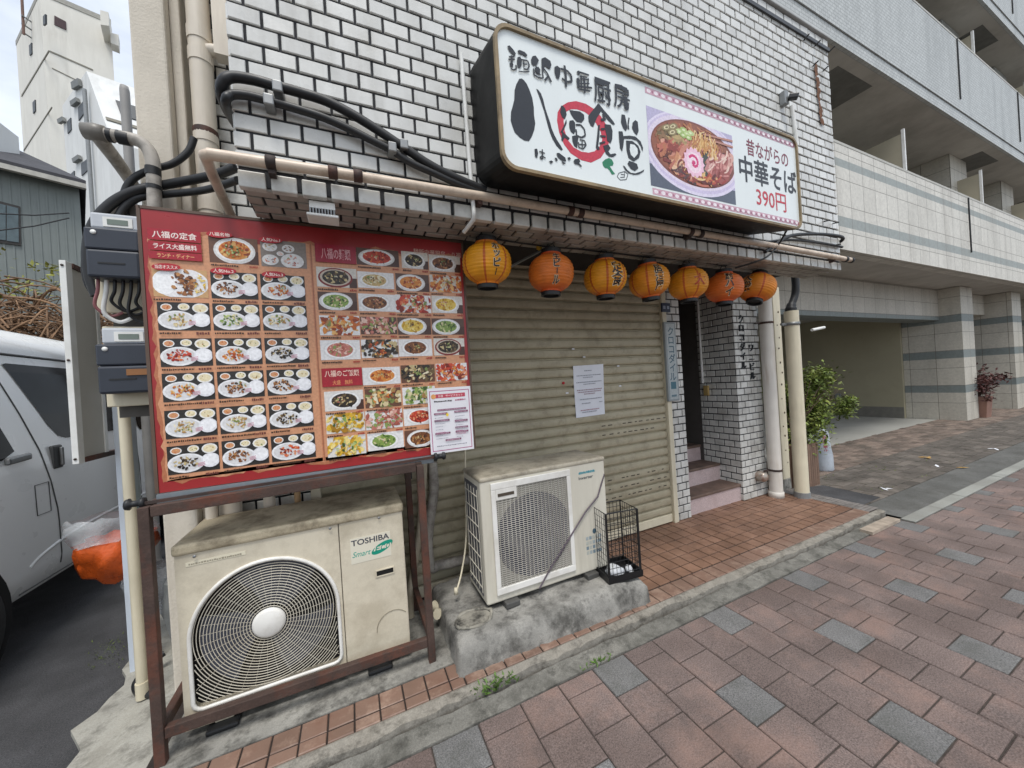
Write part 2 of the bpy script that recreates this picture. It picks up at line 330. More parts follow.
class Flat:
    """flat print: coloured outlines stacked a fraction of a millimetre apart on a real panel. fn(u, v, h) -> point"""
    def __init__(s, fn, step=.00005): s.fn = fn; s.mb = MB(); s.h = 0; s.step = step
    def lift(s): s.h += s.step
    def poly(s, pts, col, clip=None, fixed=None):
        if clip:
            x0, x1, y0, y1 = clip
            for (ax, lim, sg) in ((0, x0, 1), (0, x1, -1), (1, y0, 1), (1, y1, -1)):
                o = []
                for i in range(len(pts)):
                    a, b = pts[i-1], pts[i]; da, db = sg*(a[ax]-lim), sg*(b[ax]-lim)
                    if (da >= 0) != (db >= 0):
                        t = da/(da-db); o.append((a[0]+(b[0]-a[0])*t, a[1]+(b[1]-a[1])*t))
                    if db >= 0: o.append(b)
                pts = o
                if len(pts) < 3: return
        s.lift(); s.mb.face([s.fn(p[0], p[1], s.h) for p in pts], lin(col) if isinstance(col, str) else col)
    def rect(s, u0, u1, v0, v1, col, clip=None): s.poly([(u0, v0), (u1, v0), (u1, v1), (u0, v1)], col, clip)
    def disc(s, u, v, a, b, col, n=18, clip=None, rot=0, jit=0):
        P = []
        for k in range(n):
            t = 2*math.pi*k/n; q = 1+random.uniform(-jit, jit); x, y = a*math.cos(t)*q, b*math.sin(t)*q
            P.append((u+x*math.cos(rot)-y*math.sin(rot), v+x*math.sin(rot)+y*math.cos(rot)))
        s.poly(P, col, clip)
    def stroke(s, pts, w, col, clip=None):
        h0 = s.h
        for i in range(len(pts)-1):
            a, b = Vector(pts[i]), Vector(pts[i+1]); d = b-a
            if d.length < 1e-6: continue
            d = d.normalized(); nrm = Vector((-d.y, d.x))*(w/2); s.h = h0+s.step*.08*i
            s.poly([tuple(a+nrm), tuple(a-nrm), tuple(b-nrm), tuple(b+nrm)], col, clip)
    def text(s, body, u, v, wdt, hgt, col, bold=.0):
        V, F, d = glyph_mesh(body, bold); s.lift(); s.lift()
        s.mb.mesh([s.fn(u+p.x/d[0]*wdt, v+p.y/d[1]*hgt, s.h) for p in V], F, col=lin(col) if isinstance(col, str) else col)
    def vtext(s, body, u, v0, size, pitch, col, bold=.0, sx=1):
        for i, ch in enumerate(body):
            if ch == 'ー': V, F, d = glyph_mesh('|', bold); s.lift(); s.mb.mesh([s.fn(u+p.x/d[0]*size*.14, v0-i*pitch+p.y/d[1]*size*.7, s.h) for p in V], F, col=lin(col))
            else:
                V, F, d = glyph_mesh(ch, bold); s.lift(); k = size/.86
                s.mb.mesh([s.fn(u+p.x*k*sx, v0-i*pitch+p.y*k, s.h) for p in V], F, col=lin(col))
    def build(s, name, parent, mat_=None): return s.mb.build(name, mat_ or PRINT, parent)

# ------------------------------------------------------------------ tiles as geometry
def tile_field(mb, O, U, V, N, w, h, tw, th, jw, thick=.008, ch=.003, stagger=.5, u_off=0, v_off=0, jit=.0012, skip=None):
    """rectangle O + u*U + v*V (0..w, 0..h) filled with chamfered tiles standing off along N"""
    O, U, V, N = Vector(O), Vector(U), Vector(V), Vector(N)
    r0 = -int(v_off/th)-1; rows = int(h/th)+3
    for r in range(r0, r0+rows+1):
        va, vb = max(0, r*th+v_off+jw/2), min(h, (r+1)*th+v_off-jw/2)
        if vb-va < .006: continue
        so = (stagger*tw if (r % 2) else 0)+u_off
        c0 = int(math.floor(-so/tw))-1
        for c in range(c0, c0+int(w/tw)+4):
            ua, ub = max(0, c*tw+so+jw/2), min(w, (c+1)*tw+so-jw/2)
            if ub-ua < .006: continue
            if skip and skip((ua+ub)/2, (va+vb)/2): continue
            t = thick+random.uniform(-jit, jit); k = ch
            tilt = random.uniform(-.0012, .0012); tilt2 = random.uniform(-.0008, .0008)
            P = lambda u, v, n_: O+U*u+V*v+N*n_
            base = [P(ua, va, 0), P(ub, va, 0), P(ub, vb, 0), P(ua, vb, 0)]
            mid = [P(ua, va, t-k), P(ub, va, t-k), P(ub, vb, t-k), P(ua, vb, t-k)]
            top = [P(ua+k, va+k, t-tilt-tilt2), P(ub-k, va+k, t+tilt-tilt2), P(ub-k, vb-k, t+tilt+tilt2), P(ua+k, vb-k, t-tilt+tilt2)]
            F = [(8, 9, 10, 11)]
            for i in range(4):
                j = (i+1) % 4; F += [(i, j, j+4, i+4), (i+4, j+4, j+8, i+8)]
            mb.mesh(base+mid+top, F)
TW, TH, TJ = .1186, .0727, .0112

# ================================================================== GROUND
def structure(name, mb, m, **k):
    o = mb.build(name, m, **k); o['kind'] = 'structure'; return o
g = MB(); S = 400; g.face([(-S, -S, -.06), (S, -S, -.06), (S, S, -.06), (-S, S, -.06)]); structure('ground', g, M_asph_grey)
# parking lot asphalt, left of the shop
def edge_x(y):
    # broken boundary between asphalt and concrete slab
    return -1.22-.10*(y-2.2)/1.0+.05*math.sin(y*7.3)+.03*math.sin(y*17+1)
g = MB(); ys = [ -.8+.12*i for i in range(40)]
for a, b in zip(ys, ys[1:]): g.face([(-14, a, -.012), (-.9, a, -.012), (-.9, b, -.012), (-14, b, -.012)])
g.face([(-14, 3.88, -.012), (-.9, 3.88, -.012), (-1.7, 30, -.012), (-14, 30, -.012)])
structure('asphalt_lot', g, M_asph)
# concrete slab at the building's left foot: irregular, slightly thick
g = MB()
ys = [-.4+.08*i for i in range(58)]
L = [(edge_x(max(y, 1.9))+.03*random.uniform(-1, 1)+(.05 if y < 2.5 else .0), y) for y in ys]
for (a, ya), (b, yb) in zip(L, L[1:]):
    g.face([(a, ya, .012), (-.8, ya, .03), (-.8, yb, .03), (b, yb, .012)]); g.face([(a, ya, -.03), (a, ya, .012), (b, yb, .012), (b, yb, -.03)])
structure('concrete_slab', g, M_conc_light)
# pavers
pm = MB(); PX, PY = .2068, .1925
cols = [(-12+i) for i in range(0, 125)]
for k in cols:
    x0 = 1.05+PX*k
    if x0 < -.95: continue
    off = 0 if k % 2 == 0 else PY/2
    limit = 1.535
    near = -3.0 if x0 < 9 else -1.5
    j = 0
    while True:
        y1 = 1.54+PY-off-PY*j if off else 1.54-PY*j
        y0 = y1-PY; j += 1
        if y1 < near: break
        yb = min(y1, limit)
        if x0 > 4.5: yb = min(y1, 1.45)
        if yb-y0 < .03: continue
        n_ = round((1.54-y1)/PY) if not off else -1
        grey = (k % 2 == 0 and ((k % 4 == 0 and n_ % 4 == 0) or (k % 4 == 2 and n_ % 4 == 2)))
        pm.mi = 1 if grey else 0
        z = random.uniform(-.0018, .0018); cx = .004; gj = .0028
        tx, ty = random.uniform(-.0012, .0012), random.uniform(-.0012, .0012)
        a, b, c, d = x0+gj, x0+PX-gj, y0+gj, yb-gj
        zz = lambda u, v: z+tx*(u-.5)*2+ty*(v-.5)*2
        base = [(a, c, -.02), (b, c, -.02), (b, d, -.02), (a, d, -.02)]
        mid = [(a, c, -.004), (b, c, -.004), (b, d, -.004), (a, d, -.004)]
        top = [(a+cx, c+cx, zz(0, 0)), (b-cx, c+cx, zz(1, 0)), (b-cx, d-cx, zz(1, 1)), (a+cx, d-cx, zz(0, 1))]
        F = [(8, 9, 10, 11)]
        for i in range(4):
            q = (i+1) % 4; F += [(i, q, q+4, i+4), (i+4, q+4, q+8, i+8)]
        pm.mesh(base+mid+top, F)
structure('pavement', pm, [M_paver, M_paver_grey])
g = MB(); g.face([(-.96, -6, -.0075), (40, -6, -.0075), (40, 1.56, -.0075), (-.96, 1.56, -.0075)]); structure('paving_bed', g, M_sand)
# gutter strip and kerb: ragged real edges
def ragged(x0, x1, n, a, seed):
    rr = random.Random(seed); out = []; v = 0
    for i in range(n+1):
        v = .6*v+rr.uniform(-a, a); out.append((x0+(x1-x0)*i/n, v))
    return out
g = MB(); E0 = ragged(-.95, 4.55, 90, .006, 3)
for i in range(len(E0)-1):
    (xa, da), (xb, db) = E0[i], E0[i+1]
    ya, yb = 1.535+da*.6, 1.535+db*.6
    g.face([(xa, ya, .004), (xb, yb, .004), (xb, 1.630+db*1.3, .012), (xa, 1.630+da*1.3, .012)], smooth=True); g.face([(xa, 1.630+da*1.3, .012), (xb, 1.630+db*1.3, .012), (xb, 1.633+db*1.3, -.03), (xa, 1.633+da*1.3, -.03)]); g.face([(xa, ya, -.02), (xb, yb, -.02), (xb, yb, .004), (xa, ya, .004)])
structure('gutter', g, M_gutter)
g = MB(); E1 = ragged(-.82, 4.62, 110, .009, 8)
for i in range(len(E1)-1):
    (xa, da), (xb, db) = E1[i], E1[i+1]; ya, yb = 1.645+da, 1.645+db; za, zb = .041+da*.3, .041+db*.3
    g.face([(xa, ya+.006, -.03), (xb, yb+.006, -.03), (xb, yb+.006, zb-.006), (xa, ya+.006, za-.006)])
    g.face([(xa, ya+.006, za-.006), (xb, yb+.006, zb-.006), (xb, 1.70, zb), (xa, 1.70, za)], smooth=True)
    g.face([(xa, 1.70, za), (xb, 1.70, zb), (xb, 1.712, .036), (xa, 1.712, .036)])
structure('kerb', g, M_kerb)
# forecourt
g = MB(); g.box(-.84, 4.62, 1.705, 3.0, -.03, .036); structure('forecourt_bed', g, M_tile_joint)
g = MB(); FT = .1075
tile_field(g, (1.75-FT*26, 1.835, .036), (1, 0, 0), (0, 1, 0), (0, 0, 1), 4.46-(1.75-FT*26), .85, FT, FT, .0085, .005, .0015, stagger=0,
           skip=lambda u, v: (1.75-FT*26+u < .42 and v > .04) or (.40 < 1.75-FT*26+u < 1.66 and v < .62))
structure('forecourt', g, M_terra)
g = MB(); tile_field(g, (-.80, 1.708, .036), (1, 0, 0), (0, 1, 0), (0, 0, 1), 1.23, .062, FT, .062, .007, .007, .003, stagger=0, u_off=-.02)
tile_field(g, (-.80, 1.772, .036), (1, 0, 0), (0, 1, 0), (0, 0, 1), 1.23, .098, FT, .098, .007, .005, .003, stagger=0, u_off=-.02)
tile_field(g, (.435, 1.708, .036), (1, 0, 0), (0, 1, 0), (0, 0, 1), 4.025, .122, FT, .122, .007, .007, .003, stagger=0)
structure('forecourt_nosing', g, M_terra_edge)
g = MB(); g.box(-.80, .42, 1.872, 2.52, .02, .0425); structure('back_slab', g, M_conc)
M_grey_rib = mat('grey_ribbed_tile', '#77726e', .7, .14, 5, bump=.4, island=.12, dirt='#4e4843', dirt_amt=.5, dirt_scale=4)
g = MB(); tile_field(g, (4.465, 1.72, .036), (1, 0, 0), (0, 1, 0), (0, 0, 1), .20, .80, .10, .033, .005, .005, .0015, stagger=0); structure('ribbed_edging', g, M_grey_rib)
# right-hand ground
g = MB(); g.face([(4.66, 1.55, -.004), (40, 1.55, -.004), (40, 1.86, -.004), (4.66, 1.86, -.004)]); structure('side_strip', g, M_asph_grey)
g = MB(); g.face([(4.66, 1.862, .012), (5.14, 1.875, .012), (5.17, 2.40, .012), (4.66, 2.55, .012)]); structure('dark_patch', g, M_asph)
g = MB(); xk = 4.6
while xk < 34:
    g.box(xk+.004, xk+.596, 1.452, 1.548, -.02, .006+random.uniform(-.003, .003)); xk += .6
structure('far_kerb', g, mat('pale_kerb', '#94958f', .85, .15, 6, bump=.4, dirt='#6d6b64', dirt_amt=.5, dirt_scale=3, island=.12, speck=.1), bevel=.004)
g = MB()
M_apron = mat('worn_paver', '#645d56', .9, .22, 4, bump=.7, bscale=60, dirt='#403b35', dirt_amt=.6, dirt_scale=2.4, island=.22, speck=.15, dirt2=('#3f3d33', 0.5, 7))
tile_field(g, (4.7, 1.862, -.03), (1, 0, 0), (0, 1, 0), (0, 0, 1), 15, .76, .2, .1, .006, .034, .004, stagger=.5, jit=.003); structure('worn_apron', g, M_apron)
g = MB(); tile_field(g, (4.7, 2.624, -.03), (1, 0, 0), (0, 1, 0), (0, 0, 1), 15, .86, .2, .1, .008, .034, .004, stagger=.5, jit=.003)
structure('inner_apron', g, mat('mixed_paver', '#74665c', .9, .24, 4, bump=.7, bscale=60, dirt='#4d4a42', dirt_amt=.5, dirt_scale=2.4, island=.34, speck=.15))
g = MB(); g.face([(4.6, 1.85, -.010), (20, 1.85, -.010), (20, 3.5, -.010), (4.6, 3.5, -.010)]); structure('apron_bed', g, M_asph)
g = MB(); g.face([(4.4, 3.46, .005), (12.45, 3.46, .005), (12.45, 12, .005), (4.4, 12, .005)]); structure('garage_floor', g, mat('garage_concrete', '#aaa9a2', .8, .1, 2, bump=.2, dirt='#77756d', dirt_amt=.4, dirt_scale=1))

# ================================================================== SHOP BUILDING
shop = thing('shop_building', 'narrow shop building faced in white glazed tile with black joints', 'building', (1.9, 2.6, 0))
def sp(mb, name, m, parent=shop, **k):
    """part of the shop built in world metres"""
    o = mb.build(name, m, **k); o.parent = parent
    if parent is shop: o.matrix_parent_inverse = Matrix.Translation(-Vector((1.9, 2.6, 0)))
    return o
XL, XR, ZS, ZT, ZR = -.355, 4.18, 2.342, 4.46, 2.437
YF, YB = 1.70, 2.55
# overhanging upper storey: core + geometry tiles on the street face and on its left return
g = MB(); g.box(XL+.008, XR-.008, YF+.008, 1.98, ZS+.012, ZR+.010); g.box(XL+.008, XR-.008, YF+.008, 3.6, ZR+.012, ZT); g.box(-.72, 2.846, YB+.016, 4.9, .0, ZR+.011); g.box(-.72, 4.28, 3.61, 4.9, ZR+.012, ZT); g.box(-.72, XL+.008, YB+.008, 3.6, ZR+.012, ZT); sp(g, 'masonry_core', M_mortar)
g = MB()
tile_field(g, (XL, YF+.008, ZS+.078), (1, 0, 0), (0, 0, 1), (0, -1, 0), XR-XL, ZT-ZS-.078, TW, TH, TJ, stagger=.5, u_off=.0)
tile_field(g, (XL+.008, YB, ZS+.078), (0, -1, 0), (0, 0, 1), (-1, 0, 0), YB-YF-.008, ZT-ZS-.078, TW, TH, TJ)
sp(g, 'upper_wall', M_tile)
g = MB()   # bottom course: separate square-edged border tiles
x = XL
while x < XR-.02:
    x1 = min(x+.103, XR); g.box(x+.006, x1-.006, YF-.004, YF+.03, ZS-.002, ZS+.064); x += .109
sp(g, 'border_course', M_tile_low, bevel=.004)
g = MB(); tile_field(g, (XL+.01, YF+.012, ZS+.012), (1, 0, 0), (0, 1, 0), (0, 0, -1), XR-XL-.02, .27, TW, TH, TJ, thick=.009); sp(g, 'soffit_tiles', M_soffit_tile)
g = MB(); g.box(XL+.02, XR-.02, 1.981, YB, ZR-.004, ZR+.0115); sp(g, 'soffit_board', mat('soffit_dark', '#2b2826', .8, .2, 4))
# recessed wall left of shutter
g = MB(); tile_field(g, (-.72, YB+.008, .03), (1, 0, 0), (0, 0, 1), (0, -1, 0), .50, ZT-.03, TW, TH, TJ); sp(g, 'recessed_wall', M_tile_low)
# jamb pier right of shutter
g = MB(); g.box(2.848, 3.03, YB-.02, 3.3, .03, ZR); sp(g, 'pier_core', M_mortar)
g = MB(); tile_field(g, (2.85, YB-.02, .04), (1, 0, 0), (0, 0, 1), (0, -1, 0), .18, ZR-.04, TW, TH, TJ, u_off=.02)
sp(g, 'jamb_pier', M_tile_low)
# entrance column, stairs and the dark stairwell behind it
g = MB(); g.box(3.872, 4.29, 2.534, 2.99, .03, ZR); sp(g, 'column_core', M_mortar)
g = MB()
tile_field(g, (3.866, 2.534, .04), (1, 0, 0), (0, 0, 1), (0, -1, 0), .43, ZR-.04, TW, TH, TJ)
tile_field(g, (3.872, 2.985, .04), (0, -1, 0), (0, 0, 1), (-1, 0, 0), 2.985-2.528, ZR-.04, TW, TH, TJ, u_off=.03)
sp(g, 'entrance_column', M_tile_low)
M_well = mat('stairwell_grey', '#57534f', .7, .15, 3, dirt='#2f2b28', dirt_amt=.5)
for i, (yy, zt) in enumerate(((2.56, .225), (2.79, .415), (3.03, .60))):
    g = MB(); g.box(3.035, 3.864, yy, 4.8, zt-.21 if i else .03, zt-.03); sp(g, 'stair_step', M_granite, bevel=.003)
    g = MB(); g.box(3.035, 3.864, yy-.012, yy+.24 if i < 2 else 4.8, zt-.0295, zt); sp(g, 'stair_tread', M_tread, bevel=.006)
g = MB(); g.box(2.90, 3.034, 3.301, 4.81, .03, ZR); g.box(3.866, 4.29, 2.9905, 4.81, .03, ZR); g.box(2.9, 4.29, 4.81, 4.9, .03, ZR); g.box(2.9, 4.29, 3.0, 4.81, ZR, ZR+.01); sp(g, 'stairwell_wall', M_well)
DY = 3.25
dp_ = lambda P, y: [at(a, b, y) for a, b in P]
g = MB(); p0, p1 = at(685, 300, DY), at(701.5, 440, DY); g.box(p0.x, 3.864, DY, DY+.05, .602, ZR-.002); sp(g, 'stair_door', mat('door_grey', '#b5b0aa', .5, .08, 4), bevel=.003)
g = MB(); g.prism(dp_([(689, 364), (700.5, 375), (703.5, 432), (691, 432)], DY-.002), (0, -.004, 0)); sp(g, 'door_panel', M_maroon)
g = MB(); g.prism(dp_([(687, 350), (700, 361), (700.3, 364.5), (687, 354)], DY-.002), (0, -.004, 0)); sp(g, 'door_stripe', M_maroon)
g = MB(); g.prism(dp_([(686, 335), (698, 342), (698, 345), (686, 338)], DY-.002), (0, -.004, 0)); sp(g, 'door_stripe', mat('door_green', '#2f4f48', .5))
g = MB(); g.tube([(3.846, 2.93, 1.35), (3.846, 2.93, 2.4)], .014); sp(g, 'wall_conduit', M_white)
g = MB(); g.box(3.835, 3.862, 2.86, 2.92, 1.20, 1.32); sp(g, 'wall_box', mat('yellowed_box', '#b59a62', .5), bevel=.004)
# roof edge
g = MB(); g.box(-.75, XR+.02, YF-.02, YF+.12, ZT, ZT+.03); g.box(XR-.09, XR+.02, YF+.1201, 4.9, ZT, ZT+.03); sp(g, 'roof_coping', mat('coping_grey', '#b5b6b4', .5, .1, 5), bevel=.006)
g = MB(); g.box(XL, XR, YF-.014, YF-.0005, ZT-.115, ZT-.085); sp(g, 'dark_strip', mat('coping_dark', '#3a3c40', .5, .15, 5))  # raised dark strip marking the gap line below the coping
# left corner pillar
g = MB(); g.box(-.905, -.765, 2.40, 2.75, 0, 4.46); g.box(-.765, -.72, 2.46, 2.75, 0, 4.46); sp(g, 'corner_pillar', M_stucco, bevel=.01)
# shutter
SX0, SX1, SY = -.20, 2.785, 2.555
g = MB(); prof = []
z = .13; P_ = .0815
while z < 2.44:
    prof += [(SY+.004, z), (SY-.012, z+.007), (SY-.0175, z+.018), (SY-.019, z+.040), (SY-.0165, z+.062), (SY-.008, z+.071), (SY+.006, z+.0735), (SY+.006, z+.079)]; z += P_
V = [(SX0, y, zz) for y, zz in prof]+[(SX1, y, zz) for y, zz in prof]; n_ = len(prof)
g.mesh(V, [(i, i+n_, i+1+n_, i+1) for i in range(n_-1)], smooth=False)
g.mi = 1; rnd = random.Random(4)     # punched slot rows
for zrow in (.13+P_*3, .13+P_*4, .13+P_*5, .13+P_*10, .13+P_*11):
    x = 1.1 if zrow < .7 else 2.0
    while x < 2.75:
        L_ = rnd.uniform(.02, .05)
        if rnd.random() < .8: g.box(x, x+L_, SY-.0205, SY-.017, zrow+.036, zrow+.044)
        x += L_+rnd.uniform(.02, .05)
sh = sp(g, 'roller_shutter', [M_shutter, mat('slot_dark', '#3c372d', .8)])
g = MB(); g.box(SX0, SX1, SY-.022, SY+.02, .052, .128); sp(g, 'bottom_bar', M_cream, parent=sh, bevel=.004)
for xa in (SX0-.055, SX1+.003):
    g = MB(); g.box(xa, xa+.055, SY-.045, SY+.03, .04, 2.44); sp(g, 'guide_rail', M_cream, parent=sh, bevel=.004)
for (px, py) in ((573, 349), (584, 357), (618, 366), (620, 386), (567, 393)):
    p = at(px, py, SY-.02); g = MB(); g.box(p.x-.012, p.x+.012, SY-.0245, SY-.0185, p.z-.006, p.z+.006); sp(g, 'tape_scrap', M_paper, parent=sh)
# ================================================================== SHOP SIGN BOX
FY, BY = 1.38, 1.688
fl = at(493, 20, FY); bl = at(503, 172, FY); fr = at(796.5, 138, FY); br_ = at(802, 227.5, FY)
sx0, sx1 = .648, (fr.x+br_.x)/2; sz0, sz1 = (bl.z+br_.z)/2, (fl.z+fr.z)/2
SW, SH = sx1-sx0, sz1-sz0; SHR = .085         # the case rises towards the wall
sign = thing('shop_sign', 'long white box sign in a black case with brush lettering and a noodle bowl photo', 'shop sign', (sx0+SW/2, (FY+BY)/2, sz0))
def par(o, root):
    o.parent = root; o.matrix_parent_inverse = Matrix.Translation(-root.location) if root.rotation_euler.z == 0 else (Matrix.Translation(root.location) @ Matrix.Rotation(root.rotation_euler.z, 4, 'Z')).inverted()
    return o
def pb(mb, name, m, root, **k): return par(mb.build(name, m, **k), root)
def rrect(x0, x1, z0, z1, r, n=6):
    P = []
    for (cx, cz, a0) in ((x1-r, z1-r, 0), (x0+r, z1-r, 90), (x0+r, z0+r, 180), (x1-r, z0+r, 270)):
        for i in range(n+1):
            a = R(a0+90*i/n); P.append((cx+r*math.cos(a), cz+r*math.sin(a)))
    return P
RP = rrect(sx0, sx1, sz0, sz1, .075)
g = MB(); g.prism([(x, FY+.012, z) for x, z in RP], (0, BY-FY-.012, SHR)); pb(g, 'sign_case', M_signcase, sign)
g = MB(); n_ = len(RP)
RI = rrect(sx0+.015, sx1-.015, sz0+.015, sz1-.015, .062)
V = [(x, FY+.014, z) for x, z in RP]+[(x, FY-.006, z) for x, z in RP]+[(x, FY-.006, z) for x, z in RI]+[(x, FY+.008, z) for x, z in RI]
F = []
for i in range(n_):
    j = (i+1) % n_
    for k in range(3): F.append((k*n_+i, k*n_+j, (k+1)*n_+j, (k+1)*n_+i))
g.mesh(V, F); pb(g, 'sign_rim', M_brass, sign)
g = MB(); g.face([(x, FY+.006, z) for x, z in RI][::-1]); pb(g, 'sign_face', M_signwhite, sign)
def face_fn(y): return lambda u, v, h: (u, y-h, v)
SF = FY+.0055
def spx(z_):   # zoomed crop helper -> sign plane coordinates
    ox, oy, k = z_
    def f(pts): return [(lambda q: (q.x, q.z))(at(ox+x/k, oy+y/k, FY+.005)) for x, y in pts]
    return f
zA = spx((505, 80, 6.68)); zB = spx((500, 30, 9.6)); zC = spx((640, 85, 6.14)); zD = spx((730, 120, 6.98))
fl_ = Flat(face_fn(SF))
# red ring
cx_, cz_ = zA([(512, 345)])[0]
ring_o = zA([(348,270),(352,215),(375,175),(420,148),(475,140),(540,158),(590,190),(640,240),(690,320),(700,400),(680,460),(640,520),(575,552),(510,535),(440,490),(395,430),(362,350)])
ring_i = zA([(392,275),(395,235),(412,210),(440,195),(480,195),(530,212),(570,240),(610,290),(640,345),(650,400),(635,440),(600,475),(560,485),(510,478),(460,450),(420,400),(400,340)])
fl_.lift()
for i in range(len(ring_o)):
    j = (i+1) % len(ring_o)
    fl_.mb.face([fl_.fn(p[0], p[1], fl_.h) for p in (ring_o[i], ring_o[j], ring_i[j], ring_i[i])], lin('#c23246'))
par(fl_.build('red_ring', None), sign)
fl_ = Flat(face_fn(SF-.0008)); K = '#22262c'
for pts in [
  [(95,-8),(75,30),(64,70),(62,130),(50,180),(40,215),(38,270),(50,310),(65,350),(100,385),(130,404),(160,408),(178,380),(195,335),(202,290),(194,235),(192,180),(182,120),(165,70),(145,25),(125,0),(112,-10)],
  [(208,58),(225,100),(245,160),(262,210),(272,250),(285,300),(300,350),(318,395),(345,440),(376,472),(386,464),(372,438),(350,405),(330,368),(312,325),(300,280),(284,235),(268,185),(255,130),(240,90),(222,66)],
  # left radical of the ringed character
  [(374,172),(368,215),(382,250),(400,262),(412,230),(404,195),(388,172)],
  [(410,262),(412,290),(398,320),(386,345),(402,362),(432,388),(424,402),(398,385),(384,412),(376,400),(380,352),(370,350),(390,312),(402,280)],
  [(430,200),(455,204),(500,210),(528,232),(530,262),(512,285),(480,280),(455,252),(440,228)],
  [(428,290),(432,272),(455,268),(468,285),(470,340),(460,362),(440,345),(430,320)],
  [(448,375),(470,370),(490,385),(486,420),(482,455),(462,440),(450,408)],
  # roofed character
  [(622,156),(600,185),(575,215),(556,240),(558,275),(572,305),(590,314),(600,285),(615,250),(632,225),(645,200),(634,172)],
  [(628,160),(655,195),(690,235),(722,275),(735,296),(722,300),(690,272),(655,228),(632,195)],
  [(664,295),(705,300),(718,340),(716,395),(704,425),(682,405),(676,360),(668,330)],
  [(622,300),(634,300),(630,380),(622,440),(634,462),(618,470),(606,450),(614,380)],
  [(655,440),(690,430),(705,455),(690,478),(705,496),(735,490),(745,498),(722,515),(695,512),(672,490)],
  # hall character
  [(778,230),(800,234),(808,270),(818,320),(806,342),(788,320),(774,280)],
  [(824,250),(832,255),(826,300),(830,330),(820,330),(818,295)],
  [(852,285),(870,268),(886,280),(892,340),(880,370),(862,350),(848,320)],
  [(758,342),(785,345),(790,375),(830,372),(870,378),(905,410),(922,455),(918,478),(905,440),(880,405),(840,392),(795,392),(790,440),(782,478),(768,455),(762,400)],
  [(808,405),(850,408),(890,440),(905,480),(895,520),(860,545),(825,520),(812,470)],
  [(828,540),(852,548),(880,560),(890,590),(868,608),(842,595),(818,560)],
  [(786,570),(800,578),(815,600),(840,620),(870,624),(905,612),(930,598),(925,612),(895,630),(860,634),(825,622),(802,600)],
]: fl_.poly(zA(pts), K)
for pts in [[(836,428),(864,434),(884,460),(886,492),(862,522),(840,500),(832,465)]]: fl_.poly(zA(pts), '#e3e9e8')
for pts, wd in [([(472,300),(505,300),(530,330),(536,372),(510,385),(478,372)], .008), ([(510,385),(478,372),(474,330)], .008),
                ([(498,400),(530,405),(542,435),(520,462),(492,450),(490,415)], .006), ([(514,410),(516,452)], .006), ([(494,430),(538,434)], .006),
                ([(640,330),(665,326)], .01), ([(634,375),(672,378)], .009), ([(630,425),(668,415)], .009), ([(650,238),(662,232),(655,270)], .012), ([(640,268),(672,262)], .012)]:
    fl_.stroke(zA(pts), wd, K)
# kana under the name
for pts in [[(196,462),(214,460),(220,492),(214,520),(200,512)], [(342,490),(360,488),(402,520),(408,545),(380,540),(352,515)], [(292,545),(308,538),(322,548),(306,560)], [(330,520),(345,522),(352,540),(338,542)], [(415,520),(430,516),(440,528),(425,538)], [(465,530),(492,526),(502,545),(486,566),(465,560),(456,545)]]: fl_.poly(zA(pts), K)
for pts, wd in [([(228,478),(265,492)], .006), ([(248,465),(250,530),(232,520),(245,508),(270,524)], .006), ([(378,548),(402,560),(382,555)], .006), ([(490,560),(510,580)], .008)]: fl_.stroke(zA(pts), wd, K)
# upper line
for pts in [
  [(68,158),(90,152),(125,190),(150,228),(142,255),(118,235),(84,200)], [(165,205),(185,195),(235,215),(262,245),(250,262),(215,240),(175,228)], [(165,265),(190,258),(208,290),(205,345),(188,370),(165,352),(160,310)],
  [(88,325),(110,312),(128,335),(120,362),(95,352)],
  [(295,290),(310,255),(340,250),(372,295),(350,340),(318,345),(300,320)], [(395,280),(430,265),(480,300),(492,340),(475,380),(450,362),(428,345),(412,420),(420,470),(405,460),(398,380)], [(330,370),(365,355),(385,385),(380,430),(352,425),(335,400)],
  [(520,360),(545,346),(578,372),(575,430),(562,475),(540,462),(522,410)],
  [(735,400),(755,393),(770,410),(760,435),(738,425)], [(730,470),(750,458),(765,490),(758,545),(738,540)],
]: fl_.poly(zB(pts), K)
for pts, wd in [([(85,262),(135,262)], .008), ([(78,288),(140,285)], .007), ([(110,250),(112,330)], .009), ([(100,375),(125,390),(155,378),(150,340)], .007), ([(205,290),(262,300),(280,345),(262,385),(225,378)], .007), ([(225,300),(228,360)], .006), ([(215,330),(258,335)], .006), ([(175,400),(230,408),(280,402)], .005),
                ([(320,375),(325,435),(360,460),(405,470)], .008), ([(420,380),(450,420),(490,505)], .009), ([(460,450),(425,490)], .009), ([(345,350),(342,400),(390,440)], .006),
                ([(578,378),(640,395),(680,440),(685,500),(640,505),(590,470)], .011), ([(615,345),(628,440),(630,550)], .012),
                ([(765,412),(850,440)], .01), ([(760,450),(830,460)], .007), ([(765,470),(845,482)], .007), ([(775,440),(778,560)], .009), ([(800,450),(812,560),(808,610)], .01), ([(845,470),(835,560)], .008), ([(760,520),(855,520)], .007), ([(735,545),(880,562)], .01), ([(750,572),(860,592)], .009)]:
    fl_.stroke(zB(pts), wd, K)
for ch, c0 in (('厨', (648, 82)), ('房', (776, 116))):
    p = zA([c0])[0]; fl_.text(ch, p[0], p[1], .108, .125, K, .010)
for pts in [[(598,0),(640,0),(690,22),(692,40),(650,34),(602,18)], [(728,28),(760,34),(812,58),(818,82),(800,84),(768,62),(734,52)], [(675,85),(690,90),(705,140),(700,150),(682,120)], [(795,110),(812,118),(818,180),(806,190),(790,165)]]: fl_.poly(zA(pts), K)
par(fl_.build('brush_lettering', None), sign)
